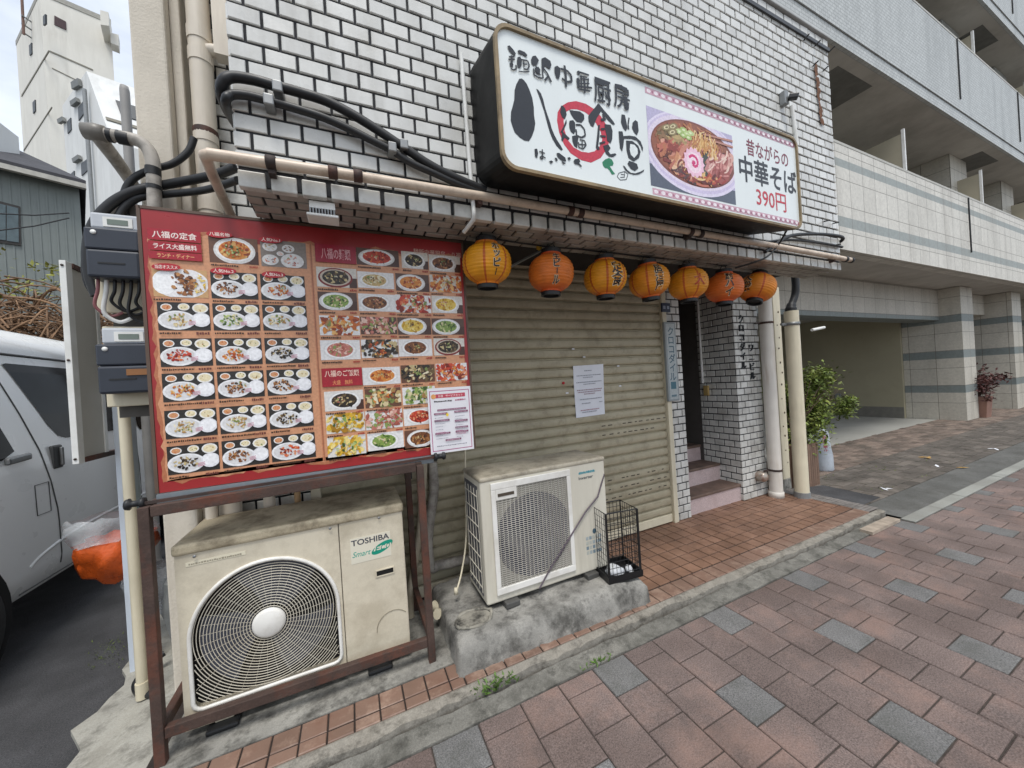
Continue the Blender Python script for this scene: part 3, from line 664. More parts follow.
fl_ = Flat(face_fn(SF-.0004))
for pts in [[(650,548),(670,530),(695,520),(715,532),(726,555),(720,572),(700,575),(715,600),(736,628),(715,632),(698,605),(685,590),(668,588),(655,572)]]: fl_.poly(zA(pts), '#1f7a55')
par(fl_.build('green_leaf_mark', None), sign)
fl_ = Flat(face_fn(SF-.0004))
for pts in [[(760,622),(800,610),(822,630),(810,665),(770,668),(750,645),(760,622)], [(775,630),(798,632)], [(770,650),(800,648)], [(800,612),(798,650)]]: fl_.stroke(zA(pts), .004, '#4a4d52')
par(fl_.build('outline_mark', None), sign)
# dashed pink borders
def band(p0, p1, hgt, n=26):
    f = Flat(face_fn(SF-.0002)); 
    a, b = p0, p1
    f.poly([(a[0], a[1]), (b[0], b[1]), (b[0], b[1]+hgt), (a[0], a[1]+hgt)], '#c9a0ae')
    for i in range(n):
        t = (i+.5)/n; u = a[0]+(b[0]-a[0])*t; v = a[1]+(b[1]-a[1])*t+hgt/2; q = hgt*.42
        f.disc(u, v, (b[0]-a[0])/n*.30, q*.75, '#eee3e8', 8); f.disc(u+(b[0]-a[0])/n/2, v, .006, q*.6, '#a86a80', 6)
    return f
xb0 = zC([(32, 50)])[0][0]
b1 = band((xb0, sz1-.068), (sx1-.03, sz1-.068), .034); par(b1.build('upper_border', None), sign)
b2 = band((xb0+.01, sz0+.03), (sx1-.03, sz0+.03), .034); par(b2.build('lower_border', None), sign)
# bowl photograph
f = Flat(face_fn(SF-.0003), .000004); rr = random.Random(5)
c0, c1 = zC([(42, 200)])[0], zC([(590, 735)])[0]
u0, u1 = c0[0], c1[0]; v0, v1 = sz0+.075, sz1-.135
W_, H_ = u1-u0, v1-v0; cl = (u0, u1, v0, v1)
q = lambda a, b: (u0+a*W_, v0+b*H_)
f.rect(u0, u1, v0, v1, '#b9b2cf')
f.poly([q(0,.0), q(1,0), q(1,.2), q(0,.28)], '#565d6c', cl)
f.disc(*q(.52,.55), .575*W_, .545*H_, '#ded6ea', 44, cl); f.disc(*q(.52,.56), .55*W_, .515*H_, '#cdc2de', 44, cl); f.disc(*q(.52,.57), .53*W_, .48*H_, '#ded3e4', 44, cl)
f.disc(*q(.52,.56), .495*W_, .435*H_, '#7d4636', 44, cl); f.disc(*q(.51,.57), .47*W_, .40*H_, '#93573f', 44, cl)
def blobs(n, a0, a1, b0, b1, cols_, s0, s1, el=.5):
    for _ in range(n): f.disc(*q(rr.uniform(a0, a1), rr.uniform(b0, b1)), rr.uniform(s0, s1)*W_, rr.uniform(s0, s1)*W_*el*1.4, rr.choice(cols_), 9, cl, rr.uniform(0, 3), .3)
def inbowl(a, b): return ((a-.52)/.47)**2+((b-.56)/.41)**2 < 1
def strips(n, a0, a1, b0, b1, ang, spread, ln, wd, cols_):
    for _ in range(n):
        a, b = rr.uniform(a0, a1), rr.uniform(b0, b1); t = ang+rr.gauss(0, spread); L_ = ln*rr.uniform(.6, 1.2); cv = rr.uniform(-.25, .25)
        P = [(a+L_*(k/5-.5)*math.cos(t+cv*(k-2.5)), b+L_*(k/5-.5)*math.sin(t+cv*(k-2.5))*W_/H_) for k in range(6)]
        if all(inbowl(*p) for p in P): f.stroke([q(*p) for p in P], wd*W_*rr.uniform(.6, 1.3), rr.choice(cols_), cl)
REDS = ['#8f3c30', '#a8503f', '#bd6a55', '#7a2f28', '#c98670', '#d9a088']; GOLD = ['#d3a15c', '#e0b878', '#c48a48', '#b5764a', '#e8c994']
strips(330, .05, .98, .15, .95, .5, 1.0, .10, .016, ['#6f3527', '#88472f', '#a3603f', '#5a2a20', '#b97a55'])
strips(60, .06, .50, .35, .70, .42, .12, .34, .038, REDS)
strips(46, .10, .42, .66, .86, .3, .5, .12, .022, ['#8d6a48', '#6f5a38', '#a58a5c', '#5c4a34', '#b9a06c'])
strips(40, .06, .32, .22, .48, .35, .4, .14, .03, ['#c98a62', '#d9a47c', '#b5704f', '#e2ba98'])
strips(36, .20, .45, .16, .36, .9, .5, .14, .018, ['#7a2f28', '#4a2a2c', '#99483a', '#5f3a3a', '#b56a58'])
strips(90, .45, .74, .14, .92, 1.45, .28, .30, .013, GOLD)
strips(70, .40, .95, .12, .34, .9, .9, .14, .015, GOLD+REDS)
strips(26, .60, .74, .36, .60, 1.2, .5, .12, .035, ['#3a4238', '#2d332c', '#50584a'])
for (a, b, cc, rt) in ((.70,.50,'#c28480', .9), (.80,.56,'#d59c94', .7), (.90,.46,'#b8706a', .9), (.78,.42,'#a8605c', .5), (.93,.60,'#d8a698', 1.0), (.86,.36,'#9c4c44', .8)):
    if inbowl(a, b): f.disc(*q(a,b), .105*W_, .055*H_*1.6, cc, 14, cl, rt, .18)
strips(46, .68, .97, .36, .68, .9, .4, .11, .016, ['#e2b8ae', '#b26a64', '#d29088', '#94463f', '#e9cabb'])
strips(44, .62, .95, .16, .34, .5, .8, .10, .02, ['#9a3326', '#7c281f', '#b84e38', '#c9804c', '#5f1f1a'])
for (a, b) in ((.34,.80),(.39,.84),(.43,.80),(.47,.83),(.38,.77),(.44,.76)): f.disc(*q(a,b), .040*W_, .036*H_, rr.choice(['#a3bd6d', '#bccf8c', '#8aa757']), 12, cl, 0, .1); f.disc(*q(a,b), .018*W_, .016*H_, '#dbe4b8', 9, cl)
for (a, b) in ((.20,.80),(.27,.84),(.26,.76)): f.disc(*q(a,b), .055*W_, .040*H_, '#8c7c54', 12, cl, .4, .1); f.disc(*q(a,b), .036*W_, .024*H_, '#d5c8a0', 12, cl, .4, .1); f.disc(*q(a,b), .018*W_, .012*H_, '#7a6a44', 9, cl, .4, .1)
for k in (0, 1): f.poly([q(.62,.885-.05*k), q(1,.93-.085*k), q(1,.90-.085*k), q(.62,.86-.05*k)], '#b98474', cl)
for _ in range(70):
    a = rr.uniform(.52, .80); b = .93-.35*abs(a-.64)-rr.uniform(0, .22); f.stroke([q(a, b), q(a+rr.uniform(-.03, .03), b-.06), q(a+rr.uniform(-.06, .04), b-.15)], .011*W_, rr.choice(GOLD), cl)
P = []
for k in range(40):
    t = 2*math.pi*k/40; r_ = .118*(1+.10*math.cos(14*t)); P.append(q(.49+r_*math.cos(t), .44+r_*W_/H_*1.0*math.sin(t)))
f.poly(P, '#efc3d6')
f.disc(*q(.49,.44), .085*W_, .085*W_, '#f3d9e4', 24, cl)
f.stroke([q(.49+.006*t*math.cos(t*.72+1), .44+.006*t*W_/H_*math.sin(t*.72+1)) for t in range(1, 12)], .019*W_*1.2, '#d02c72', cl)
f.disc(*q(.49,.44), .016*W_, .016*W_, '#d02c72', 12, cl)
par(f.build('noodle_photo', None), sign)
f = Flat(face_fn(SF-.0004))
def zt(s_, pts, bold, col):
    P = zD(pts); xs = [p[0] for p in P]; zs = [p[1] for p in P]
    f.text(s_, (min(xs)+max(xs))/2, sum(zs)/len(zs), max(xs)-min(xs), None or abs(P[0][1]-P[1][1]), col, bold)
aL, aR = zD([(112, 150)])[0], zD([(405, 270)])[0]
f.text('昔ながらの', (aL[0]+aR[0])/2, zD([(260, 232)])[0][1], aR[0]-aL[0], .105, '#7e3344', .012)
aL, aR = zD([(62, 300)])[0], zD([(465, 470)])[0]
f.text('中華そば', (aL[0]+aR[0])/2, zD([(265, 388)])[0][1], aR[0]-aL[0], .165, '#24272d', .018)
aL, aR = zD([(185, 540)])[0], zD([(392, 590)])[0]
f.text('390円', (aL[0]+aR[0])/2, zD([(290, 560)])[0][1], aR[0]-aL[0], .12, '#c22c3c', .006)
par(f.build('price_lettering', None), sign)

# ================================================================== MENU BOARD
BYP = 2.0
bx0, bx1, bz0, bz1 = -.758, .642, 1.128, 2.335
menu = thing('menu_board', 'large red menu board covered with rows of dish photos, on the rusty stand', 'menu board', ((bx0+bx1)/2, BYP, bz0))
g = MB(); g.box(bx0, bx1, BYP+.001, BYP+.018, bz0, bz1); pb(g, 'panel', mat('menu_red', '#9d2a2c', .32, .06, 5, dirt='#6f2a26', dirt_amt=.3), menu)
g = MB(); g.box(bx0-.004, bx1+.004, BYP-.002, BYP+.022, bz1+.001, bz1+.013); g.box(bx0-.013, bx0-.001, BYP-.002, BYP+.022, bz0, bz1+.013); g.box(bx1+.001, bx1+.012, BYP-.002, BYP+.022, bz0, bz1+.013)
pb(g, 'edge_trim', mat('brown_trim', '#5d4a3d', .5, .15, 6), menu)
g = MB(); g.box(bx0-.005, .40, BYP-.014, BYP+.03, bz0-.042, bz0-.003); pb(g, 'lower_rail', mat('grey_rail', '#8b9399', .4, .1, 6, metal=.3, dirt='#4c4d4c', dirt_amt=.4), menu)
fn = lambda u, v, h: (u, BYP+.0006-h, v)
f = Flat(fn); rr = random.Random(2)
def torn(x0, x1, z0, z1):
    P = []
    for i in range(46): P.append((x0+(x1-x0)*i/45, z0+rr.uniform(-.010, .010)+(.012 if i % 7 == 3 else 0)))
    for i in range(36): P.append((x1+rr.uniform(-.006, .004), z0+(z1-z0)*i/35))
    for i in range(46): P.append((x1-(x1-x0)*i/45, z1+.018*math.sin(i*.55)+rr.uniform(-.008, .008)))
    for i in range(36): P.append((x0+rr.uniform(-.009, .007), z1-(z1-z0)*i/35))
    return P
f.poly(torn(-.742, .625, 1.163, 2.245), '#b3714f'); f.lift(); f.poly(torn(-.735, .617, 1.172, 2.232), '#d09671')
f.rect(-.141, -.129, 1.17, 2.25, '#c07f5c'); f.rect(-.136, -.133, 1.17, 2.25, '#8f5a40')
par(f.build('torn_paper_print', None), menu)
m0 = lambda px, py: (lambda p: (p.x, p.z))(at(px, py, BYP))
def cell(z_, x0, y0, x1, y1):
    ox, oy = z_; k = 5.12
    ps = [m0(ox+x/k, oy+y/k) for x, y in ((x0, y0), (x1, y0), (x1, y1), (x0, y1))]
    us = sorted(p[0] for p in ps); vs = sorted(p[1] for p in ps)
    return ((us[0]+us[1])/2, (us[2]+us[3])/2, (vs[0]+vs[1])/2, (vs[2]+vs[3])/2)
PAL = {'brown': ['#5a3320', '#7a4a2a', '#9a6236', '#b98552', '#3e2418'], 'red': ['#a02a1c', '#c2412a', '#d86a3c', '#7a2216', '#e0946a'], 'orange': ['#c5692a', '#d98a3c', '#b4521f', '#e5b26a', '#8f3d1c'],
       'green': ['#5d7a34', '#86a04e', '#b9c480', '#3f5a2a', '#d8cf9e'], 'yellow': ['#d9b032', '#e6c659', '#c99a20', '#efd98a', '#a87a1c'], 'dark': ['#1e1a17', '#33281f', '#54402c', '#6f5a3a', '#c9b585'], 'pale': ['#d9c79a', '#c4a870', '#e6dcbc', '#a8804c', '#7a8a4a'], 'pink': ['#d8a090', '#c4786a', '#e2bfae', '#a85a4a', '#8a9a55']}
def capt(f, u, v, wd, col, hgt=.009):
    x = u
    while x < u+wd:
        L_ = rr.uniform(.004, .009); f.rect(x, min(x+L_, u+wd), v+rr.uniform(-.001, .001), v+hgt*rr.uniform(.7, 1), col); x += L_+rr.uniform(.001, .0025)
def food(f, u, v, a, b, pal, n, clip, sc=1):
    P_ = PAL[pal]
    for i in range(n):
        t = rr.uniform(0, 6.283); r_ = math.sqrt(rr.random())
        f.disc(u+a*r_*math.cos(t), v+b*r_*math.sin(t), a*rr.uniform(.07, .22)*sc, b*rr.uniform(.08, .24)*sc, rr.choice(P_), rr.choice((5, 6, 7)), clip, rr.uniform(0, 3), .3)
def set_meal(c, pal):
    u0, u1, v0, v1 = c; w_, h_ = u1-u0, v1-v0; q = lambda a, b: (u0+a*w_, v0+b*h_)
    f = Flat(fn); f.h = .0014; f.rect(u0, u1, v0, v1, '#2b2826')
    for i in range(8): f.rect(u0, u1, v0+h_*i/8, v0+h_*(i+.5)/8, '#322e2b')
    for (a, b, r1, pl) in ((.17,.82,.11,'orange'), (.50,.84,.115,'pale'), (.82,.80,.16,'pale')):
        f.disc(*q(a,b), r1*w_, r1*.78*w_, '#e8e6e2', 14, c); f.disc(*q(a,b), r1*w_*.8, r1*.58*w_, {'orange': '#d0946a'}.get(pl, '#e6d9b4'), 12, c); food(f, *q(a,b), r1*w_*.6, r1*w_*.4, pl, 7, c, 1.3)
    f.disc(*q(.36,.36), .36*w_, .34*h_, '#e9e9ea', 22, c); f.disc(*q(.36,.37), .31*w_, .28*h_, '#d9d8d8', 20, c)
    food(f, *q(.36+rr.uniform(-.03,.05),.38), .23*w_, .21*h_, pal, 44, c)
    if rr.random() < .4: food(f, *q(.50,.50), .09*w_, .12*h_, 'green', 10, c)
    f.disc(*q(.83,.38), .19*w_, .26*h_, '#e2e2e6', 18, c); f.disc(*q(.83,.40), .155*w_, .205*h_, '#f0f0f2', 16, c)
    for i in range(3): f.stroke([q(.58,.30-.05*i), q(.72,.33-.05*i)], .003, '#c98fa0', c)
    capt(f, u0+.004, v0-.017, w_*rr.uniform(.35, .72), '#4a3222'); capt(f, u1-.05, v0-.019, .046, '#6d3b33', .012)
    return f
def plate(c, pal, bgc, full=False, bowl=False):
    u0, u1, v0, v1 = c; w_, h_ = u1-u0, v1-v0; q = lambda a, b: (u0+a*w_, v0+b*h_)
    f = Flat(fn); f.h = .0014; f.rect(u0, u1, v0, v1, bgc)
    if not full:
        oc = rr.uniform(-.06, .04)
        if bgc != '#e6e4e2': f.rect(u0+w_*.8, u1, v0, v0+h_*.5, '#4a2f25')
        f.disc(*q(.48+oc,.48), .43*w_, .50*h_, '#dcdad8' if not bowl else '#7c2222', 24, c); f.disc(*q(.48+oc,.50), .385*w_, .42*h_, '#efeeec' if not bowl else '#c9b9a8', 22, c)
        f.disc(*q(.48+oc,.50), .33*w_, .36*h_, PAL[pal][1], 20, c); food(f, *q(.48+oc,.50), .30*w_, .33*h_, pal, 46, c)
        food(f, *q(.48+oc+rr.uniform(-.1,.1),.55), .12*w_, .14*h_, rr.choice(['green', 'pale', 'pink', 'dark']), 9, c, 1.3)
    else:
        food(f, *q(.5,.5), .52*w_, .56*h_, pal, 75, c); food(f, *q(.5,.52), .35*w_, .35*h_, rr.choice(['green', 'pale', 'pink', 'orange']), 16, c)
    capt(f, u0+.004, v0-.017, w_*rr.uniform(.3, .6), '#4a3222'); capt(f, u1-.036, v0-.017, .032, '#a8402f', .010)
    return f
ZL, ZM, ZN, ZO = (130, 200), (130, 340), (300, 220), (300, 350)
meals = []
for r_, cs in enumerate([
   [None, (420,370,680,500), (685,380,910,510)], [(145,525,425,670), (435,538,685,672), (693,548,920,675)], [(150,712,432,856), (442,712,690,850), (700,716,925,848)],
   [(160,-10,435,135)]*0 or None]):
    if cs: meals += [(ZL, c) for c in cs if c]
# lower rows: regular pitch measured on the board
base = cell(ZM, 165, 172, 440, 312); last = cell(ZM, 192, 535, 470, 690)
cols3 = [(cell(ZM, 165, 172, 440, 312)), (cell(ZM, 455, 165, 705, 305)), (cell(ZM, 715, 158, 940, 292))]
rows3 = [cell(ZM, 165, 172, 440, 312), cell(ZM, 180, 355, 458, 508), cell(ZM, 192, 535, 470, 690)]
pals = ['brown', 'dark', 'pale', 'red', 'brown', 'orange', 'dark', 'pale', 'red', 'red', 'brown', 'pale', 'dark', 'orange', 'pink', 'brown', 'green', 'pink', 'dark']
X3 = [(-.725, -.548), (-.537, -.363), (-.351, -.170)]
VROW = []
for ri in range(7):
    VROW.append(None)
cA, cB = cell(ZL, 145, 525, 425, 670), cell(ZM, 192, 535, 470, 690)
pitch = (cA[3]-cB[3])/4.0 if False else None
tops = [2.086, 1.941, 1.784, 1.633, 1.474, 1.320]
hh = .122
k_ = 0
for ri, tz in enumerate(tops):
    for ci, (xa, xb) in enumerate(X3):
        if ri == 0 and ci == 0: continue
        ff = set_meal((xa, xb, tz-hh, tz), pals[(k_*5+ri) % len(pals)]); k_ += 1
        par(ff.build('set_meal_photo', None), menu)
c = (X3[0][0]-.008, X3[0][1], tops[0]-hh, tops[0]); f = Flat(fn); f.h = .0014; f.rect(*c[:2], c[2], c[3], '#c9a070')
w_, h_ = c[1]-c[0], c[3]-c[2]; f.disc(c[0]+w_*.5, c[2]+h_*.5, w_*.52, h_*.55, '#e8e6e6', 26, c); f.disc(c[0]+w_*.2, c[2]+h_*.5, w_*.22, h_*.42, '#f4f4f4', 18, c); food(f, c[0]+w_*.56, c[2]+h_*.52, w_*.23, h_*.42, 'brown', 60, c); food(f, c[0]+w_*.85, c[2]+h_*.45, w_*.10, h_*.35, 'yellow', 22, c); capt(f, c[0], c[2]-.017, .09, '#4a3222')
par(f.build('rice_plate_photo', None), menu)
cF = cell(ZL, 405, 192, 655, 325); f = plate(cF, 'orange', '#6b4a38'); food(f, cF[0]+.09, (cF[2]+cF[3])/2, .035, .03, 'green', 22, cF); par(f.build('dish_photo', None), menu)
cF = cell(ZL, 670, 212, 902, 345); f = Flat(fn); f.h = .0014; f.rect(*cF, '#8a8078'); w_, h_ = cF[1]-cF[0], cF[3]-cF[2]
for (a, b, r_, pl) in ((.2,.75,.16,'pale'), (.6,.72,.14,'brown'), (.2,.25,.18,'red'), (.68,.25,.26,'pink'), (.42,.5,.08,'red')): f.disc(cF[0]+a*w_, cF[2]+b*h_, r_*w_, r_*w_*.75, '#e4e2e0', 16, cF); food(f, cF[0]+a*w_, cF[2]+b*h_, r_*w_*.7, r_*w_*.5, pl, 18, cF)
par(f.build('dish_photo', None), menu)
# red headings
def heading(name, c, lines, bgc='#a51d2c'):
    f = Flat(fn); f.h = .0075; u0, u1, v0, v1 = c
    for (a, b, s_, col, fr_) in lines:
        f.rect(u0, u1, v0+a*(v1-v0), v0+b*(v1-v0), bgc); f.text(s_, (u0+u1)/2, v0+(a+b)/2*(v1-v0), (u1-u0)*fr_, (b-a)*(v1-v0)*.62, col, .02)
    par(f.build(name, None), menu)
cH = cell(ZL, 113, 158, 392, 310)
heading('heading', (-.738, -.560, cH[2], cH[3]), [(.62, 1, '八福の定食', '#f0e2da', .84), (.28, .58, 'ライス大盛無料', '#f0e2da', .82), (0, .25, 'ランチ・ディナー', '#e8b27a', .7)])
cH = cell(ZN, 78, 132, 286, 222); heading('heading', cH, [(0, 1, '八福の麺類', '#d8a2a6', .72)], '#9c1c33')
cH = cell(ZO, 112, 92, 318, 185); heading('heading', cH, [(.42, 1, '八福のご飯類', '#eac8b6', .86), (0, .42, '大盛　無料', '#d88a5a', .5)], '#a51d2c')
f = Flat(fn); f.h = .0016; f.text('麺飯中華厨房　八福', .50, 2.262, .27, .030, '#d9b8a8', .0); par(f.build('board_name', None), menu)
for (px, py, s_) in ((220, 235, '八福名物'), (271, 240.5, '人気No.1'), (167, 267.5, '当店オススメ'), (224, 271.5, '人気No.2'), (274, 275, '人気No.3')):
    f = Flat(fn); f.h = .0085; p = m0(px, py); f.disc(p[0], p[1], .048, .016, '#b3202c', 20, rot=.04); f.text(s_, p[0], p[1], .075, .017, '#f3dcd2', .02); par(f.build('badge', None), menu)
RG = [[(290,150,505,235,'red',0), (520,165,655,250,'dark',0), (660,182,820,265,'brown',0)],
      [(85,245,290,345,'dark',1), (295,268,480,350,'pale',0), (490,278,660,365,'orange',0), (665,285,825,370,'orange',2)],
      [(92,370,292,462,'green',0), (300,380,490,468,'brown',0), (490,385,670,475,'red',2), (675,390,832,477,'yellow',0)],
      [(100,490,305,590,'orange',2), (310,497,496,585,'pink',2), (500,500,670,587,'yellow',0), (675,505,840,587,'green',0)],
      [(105,615,308,715,'pink',0), (314,612,502,705,'dark',2), (505,610,676,697,'brown',0), (685,606,842,692,'dark',1)]]
for row in RG:
    for (a, b, c_, d, pl, k) in row:
        c = cell(ZN, a, b, c_, d); par(plate(c, pl, rr.choice(['#e6e4e2', '#5a4034', '#d8d2c8']), k == 2, k == 1).build('dish_photo', None), menu)
RG = [[(320,88,513,176,'orange',0), (517,76,690,165,'dark',2), (697,68,855,156,'red',2)],
      [(125,208,325,308,'dark',0), (333,196,517,292,'pale',2), (525,188,692,276,'green',2)],
      [(133,322,332,422,'yellow',2), (336,306,525,402,'pink',2), (531,296,695,382,'red',0)],
      [(140,440,338,540,'yellow',2), (346,420,531,508,'green',0), (536,406,700,495,'brown',0)]]
for row in RG:
    for (a, b, c_, d, pl, k) in row:
        c = cell(ZO, a, b, c_, d); par(plate(c, pl, rr.choice(['#e6e4e2', '#e0dcd6', '#6a4634']), k == 2, False).build('dish_photo', None), menu)
# price sheet stuck on the board's corner
ps = thing('price_sheet', 'white price sheet with magenta border, stuck on the lower right corner of the menu board', 'notice', (.51, 1.985, 1.13))
g = MB(); g.box(.386, .634, 1.974, 1.977, 1.133, 1.497); pb(g, 'sheet', mat('sheet_paper', '#e3e2e6', .3, .02, 8), ps)
f = Flat(lambda u, v, h: (u, 1.9735-h, v)); 
for (a, b, c_, d) in ((.396,.624,1.477,1.481), (.396,.624,1.146,1.150), (.396,.400,1.146,1.481), (.620,.624,1.146,1.481)): f.rect(a, b, c_, d, '#b25a86')
f.rect(.43, .60, 1.440, 1.462, '#c04a5c'); f.text('お酒　サービスセット', .515, 1.451, .14, .014, '#f3dcd8', .01); f.disc(.418, 1.450, .014, .014, '#e0a060', 10)
capt(f, .42, 1.418, .10, '#3a3038', .008); capt(f, .54, 1.420, .06, '#b04a70', .008)
for (a, b, z_) in ((.435,.60,1.368), (.415,.49,1.348), (.53,.61,1.352), (.415,.50,1.31), (.53,.605,1.30), (.53,.605,1.262), (.415,.50,1.238), (.53,.605,1.238), (.47,.56,1.198)): f.rect(a, b, z_, z_+.010, '#7d4763'); capt(f, a+.006, z_+.003, b-a-.014, '#d6b8c6', .004)
for i in range(16): capt(f, .418+(i % 2)*.115, 1.340-.0165*(i//2)-.01, .07*rr.uniform(.5, 1), rr.choice(['#8f8f9a', '#a8a8b2', '#c07a98']), .004)
capt(f, .42, 1.172, .17, '#8f8f9a', .006); f.disc(.487, 1.345, .008, .010, '#e6c63c', 8)
par(f.build('sheet_print', None), ps)

# ================================================================== RUSTY STAND
rk = thing('metal_stand', 'rusty brown angle iron stand framing the big air conditioner under the menu board', 'stand', (-.25, 2.15, .04))
T = .036
for (x, y) in ((-.785, 1.945), (.315, 1.945), (-.785, 2.44), (.315, 2.44)):
    g = MB(); g.box(x-T/2, x+T/2, y-T/2, y+T/2, .04, 1.092); pb(g, 'post', M_rust, rk, bevel=.003)
for (a, b, nm) in (((-.764, 1.945, 1.071), (.294, 1.945, 1.085), 'top_rail'), ((-.764, 2.44, 1.071), (.294, 2.44, 1.08), 'top_rail'), ((-.785, 1.966, 1.073), (-.785, 2.419, 1.073), 'top_rail'), ((.315, 1.966, 1.081), (.315, 2.419, 1.081), 'top_rail'),
                   ((-.766, 1.947, .166), (.296, 1.947, .150), 'lower_rail'), ((-.785, 1.966, .175), (-.785, 2.419, .175), 'lower_rail'), ((.315, 1.966, .178), (.315, 2.419, .178), 'lower_rail')):
    g = MB(); g.bar(a, b, T*.9, .044); pb(g, nm, M_rust, rk, bevel=.003)
cp = thing('clamp_bar', 'dark clamping bar with black rubber end caps under the menu board', 'bar', (-.2, 1.965, 1.10))
g = MB(); g.bar((-.80, 1.962, 1.103), (.42, 1.975, 1.118), .012, .012); pb(g, 'bar', M_rust_dark, cp)
for x in (-.82, .43):
    g = MB(); g.lathe([(.0, -.03), (.020, -.03), (.024, -.018), (.013, -.012), (.013, .012), (.022, .018), (.020, .03), (0, .03)], 12, (x, 1.965, 1.106 if x < 0 else 1.119), ax='x'); pb(g, 'end_cap', M_black, cp)

# ================================================================== BIG AIR CONDITIONER (left)
ac = thing('air_conditioner', 'large weathered cream outdoor unit with round swirl grille, inside the rusty stand', 'air conditioner', (-.26, 2.2, .04), group=None)
AX0, AX1, AYF, AYB, AZ0, AZ1 = -.733, .218, 2.02, 2.40, .080, .845
GX, GZ, GR = -.408, .450, .287
HX0, HX1, HZ0 = GX-GR, GX+GR, .162
def dshape(grow=0, n=40):
    """round-topped grille outline with a squared foot"""
    P = []; r_ = GR+grow; rc = .035
    P += [(GX+r_*math.cos(math.pi*i/n), GZ+r_*math.sin(math.pi*i/n)) for i in range(n+1)]
    P += [(GX-r_+rc*(1-math.cos(R(a))), HZ0-grow+rc*(1-math.sin(R(a)))) for a in (0, 30, 60, 90)]
    P += [(GX+r_-rc*(1-math.cos(R(a))), HZ0-grow+rc*(1-math.sin(R(a)))) for a in (90, 60, 30, 0)]
    return P
# casing front with the opening cut by building a ring of faces to a rectangle, plus sides
g = MB()
g.box(AX0, AX1, AYF+.05, AYB, AZ0, AZ1)
D = dshape(.012); sx_ = -.096
def ray_rect(p, x0, x1, z0, z1):
    dx, dz = p[0]-GX, p[1]-GZ; t = 1e9
    if dx > 1e-9: t = min(t, (x1-GX)/dx)
    if dx < -1e-9: t = min(t, (x0-GX)/dx)
    if dz > 1e-9: t = min(t, (z1-GZ)/dz)
    if dz < -1e-9: t = min(t, (z0-GZ)/dz)
    return (GX+dx*t, GZ+dz*t)
RRc = [ray_rect(p, AX0, sx_, AZ0, AZ1) for p in D]
nD = len(D)
for i in range(nD):
    j = (i+1) % nD; g.face([(RRc[j][0], AYF, RRc[j][1]), (RRc[i][0], AYF, RRc[i][1]), (D[i][0], AYF, D[i][1]), (D[j][0], AYF, D[j][1])])
    g.face([(D[i][0], AYF, D[i][1]), (D[j][0], AYF, D[j][1]), (D[j][0], AYF+.049, D[j][1]), (D[i][0], AYF+.049, D[i][1])][::-1])
for cx, cz in ((AX0, AZ0), (AX0, AZ1), (sx_, AZ1), (sx_, AZ0)):
    best = sorted(range(nD), key=lambda i: (RRc[i][0]-cx)**2+(RRc[i][1]-cz)**2)
    ii = None
    for i in range(nD):
        j = (i+1) % nD
        a, b = RRc[i], RRc[j]
        if abs(a[0]-b[0]) > 1e-6 and abs(a[1]-b[1]) > 1e-6 and min(abs(a[0]-cx), abs(b[0]-cx)) < 1e-6 and min(abs(a[1]-cz), abs(b[1]-cz)) < 1e-6: ii = i
    if ii is not None: j = (ii+1) % nD; g.face([(RRc[j][0], AYF, RRc[j][1]), (cx, AYF, cz), (RRc[ii][0], AYF, RRc[ii][1])])
g.face([(AX0, AYF, AZ0), (AX0, AYF, AZ1), (AX0, AYF+.05, AZ1), (AX0, AYF+.05, AZ0)]); g.face([(AX0, AYF, AZ1), (sx_, AYF, AZ1), (sx_, AYF+.05, AZ1), (AX0, AYF+.05, AZ1)]); g.face([(AX0, AYF+.05, AZ0), (sx_, AYF+.05, AZ0), (sx_, AYF, AZ0), (AX0, AYF, AZ0)])
pb(g, 'casing', M_ac, ac)
g = MB(); g.box(sx_+.003, AX1+.001, AYF-.001, AYF+.05, AZ0+.004, AZ1-.002); pb(g, 'service_panel', M_ac, ac, bevel=.006)
g = MB(); g.box(AX0-.008, AX1+.008, AYF-.012, AYB+.01, AZ1-.004, AZ1+.045); pb(g, 'lid', M_ac_top, ac, bevel=.014, seg=3)
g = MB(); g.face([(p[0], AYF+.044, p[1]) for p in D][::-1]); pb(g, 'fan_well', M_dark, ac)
g = MB()
for k in range(3):
    a0 = 2*math.pi*k/3+.4; V = []; F = []
    for i in range(7):
        a = a0+i/6*1.35
        for r_, dy in ((.07, .012), (.17, .0), (.272, -.002)): V.append((GX+r_*math.cos(a+r_*1.2), AYF+.040-.018*i/6+dy*.2, GZ+r_*math.sin(a+r_*1.2)))
    for i in range(6):
        for q_ in range(2): F.append((i*3+q_, i*3+q_+1, i*3+q_+4, i*3+q_+3))
    g.mesh(V, F, smooth=True)
pb(g, 'fan_blades', M_fan, ac)
g = MB(); rr_ = .075
while rr_ < .46:
    cur = []; n_ = 96
    def flush(cur):
        if len(cur) > 2: g.tube(cur, .0019, 5, cap=False)
    seg = []
    for i in range(n_+1):
        a = 2*math.pi*i/n_+.2; x, z = GX+rr_*math.cos(a), GZ+rr_*math.sin(a)
        ins = (HX0+.003 < x < HX1-.003 and z > HZ0+.004) and (z < GZ or math.hypot(x-GX, z-GZ) < GR)
        if ins: seg.append((x, AYF+.004-.010*(1-min(1, rr_/.3)), z))
        else: flush(seg); seg = []
    flush(seg); rr_ += .0122
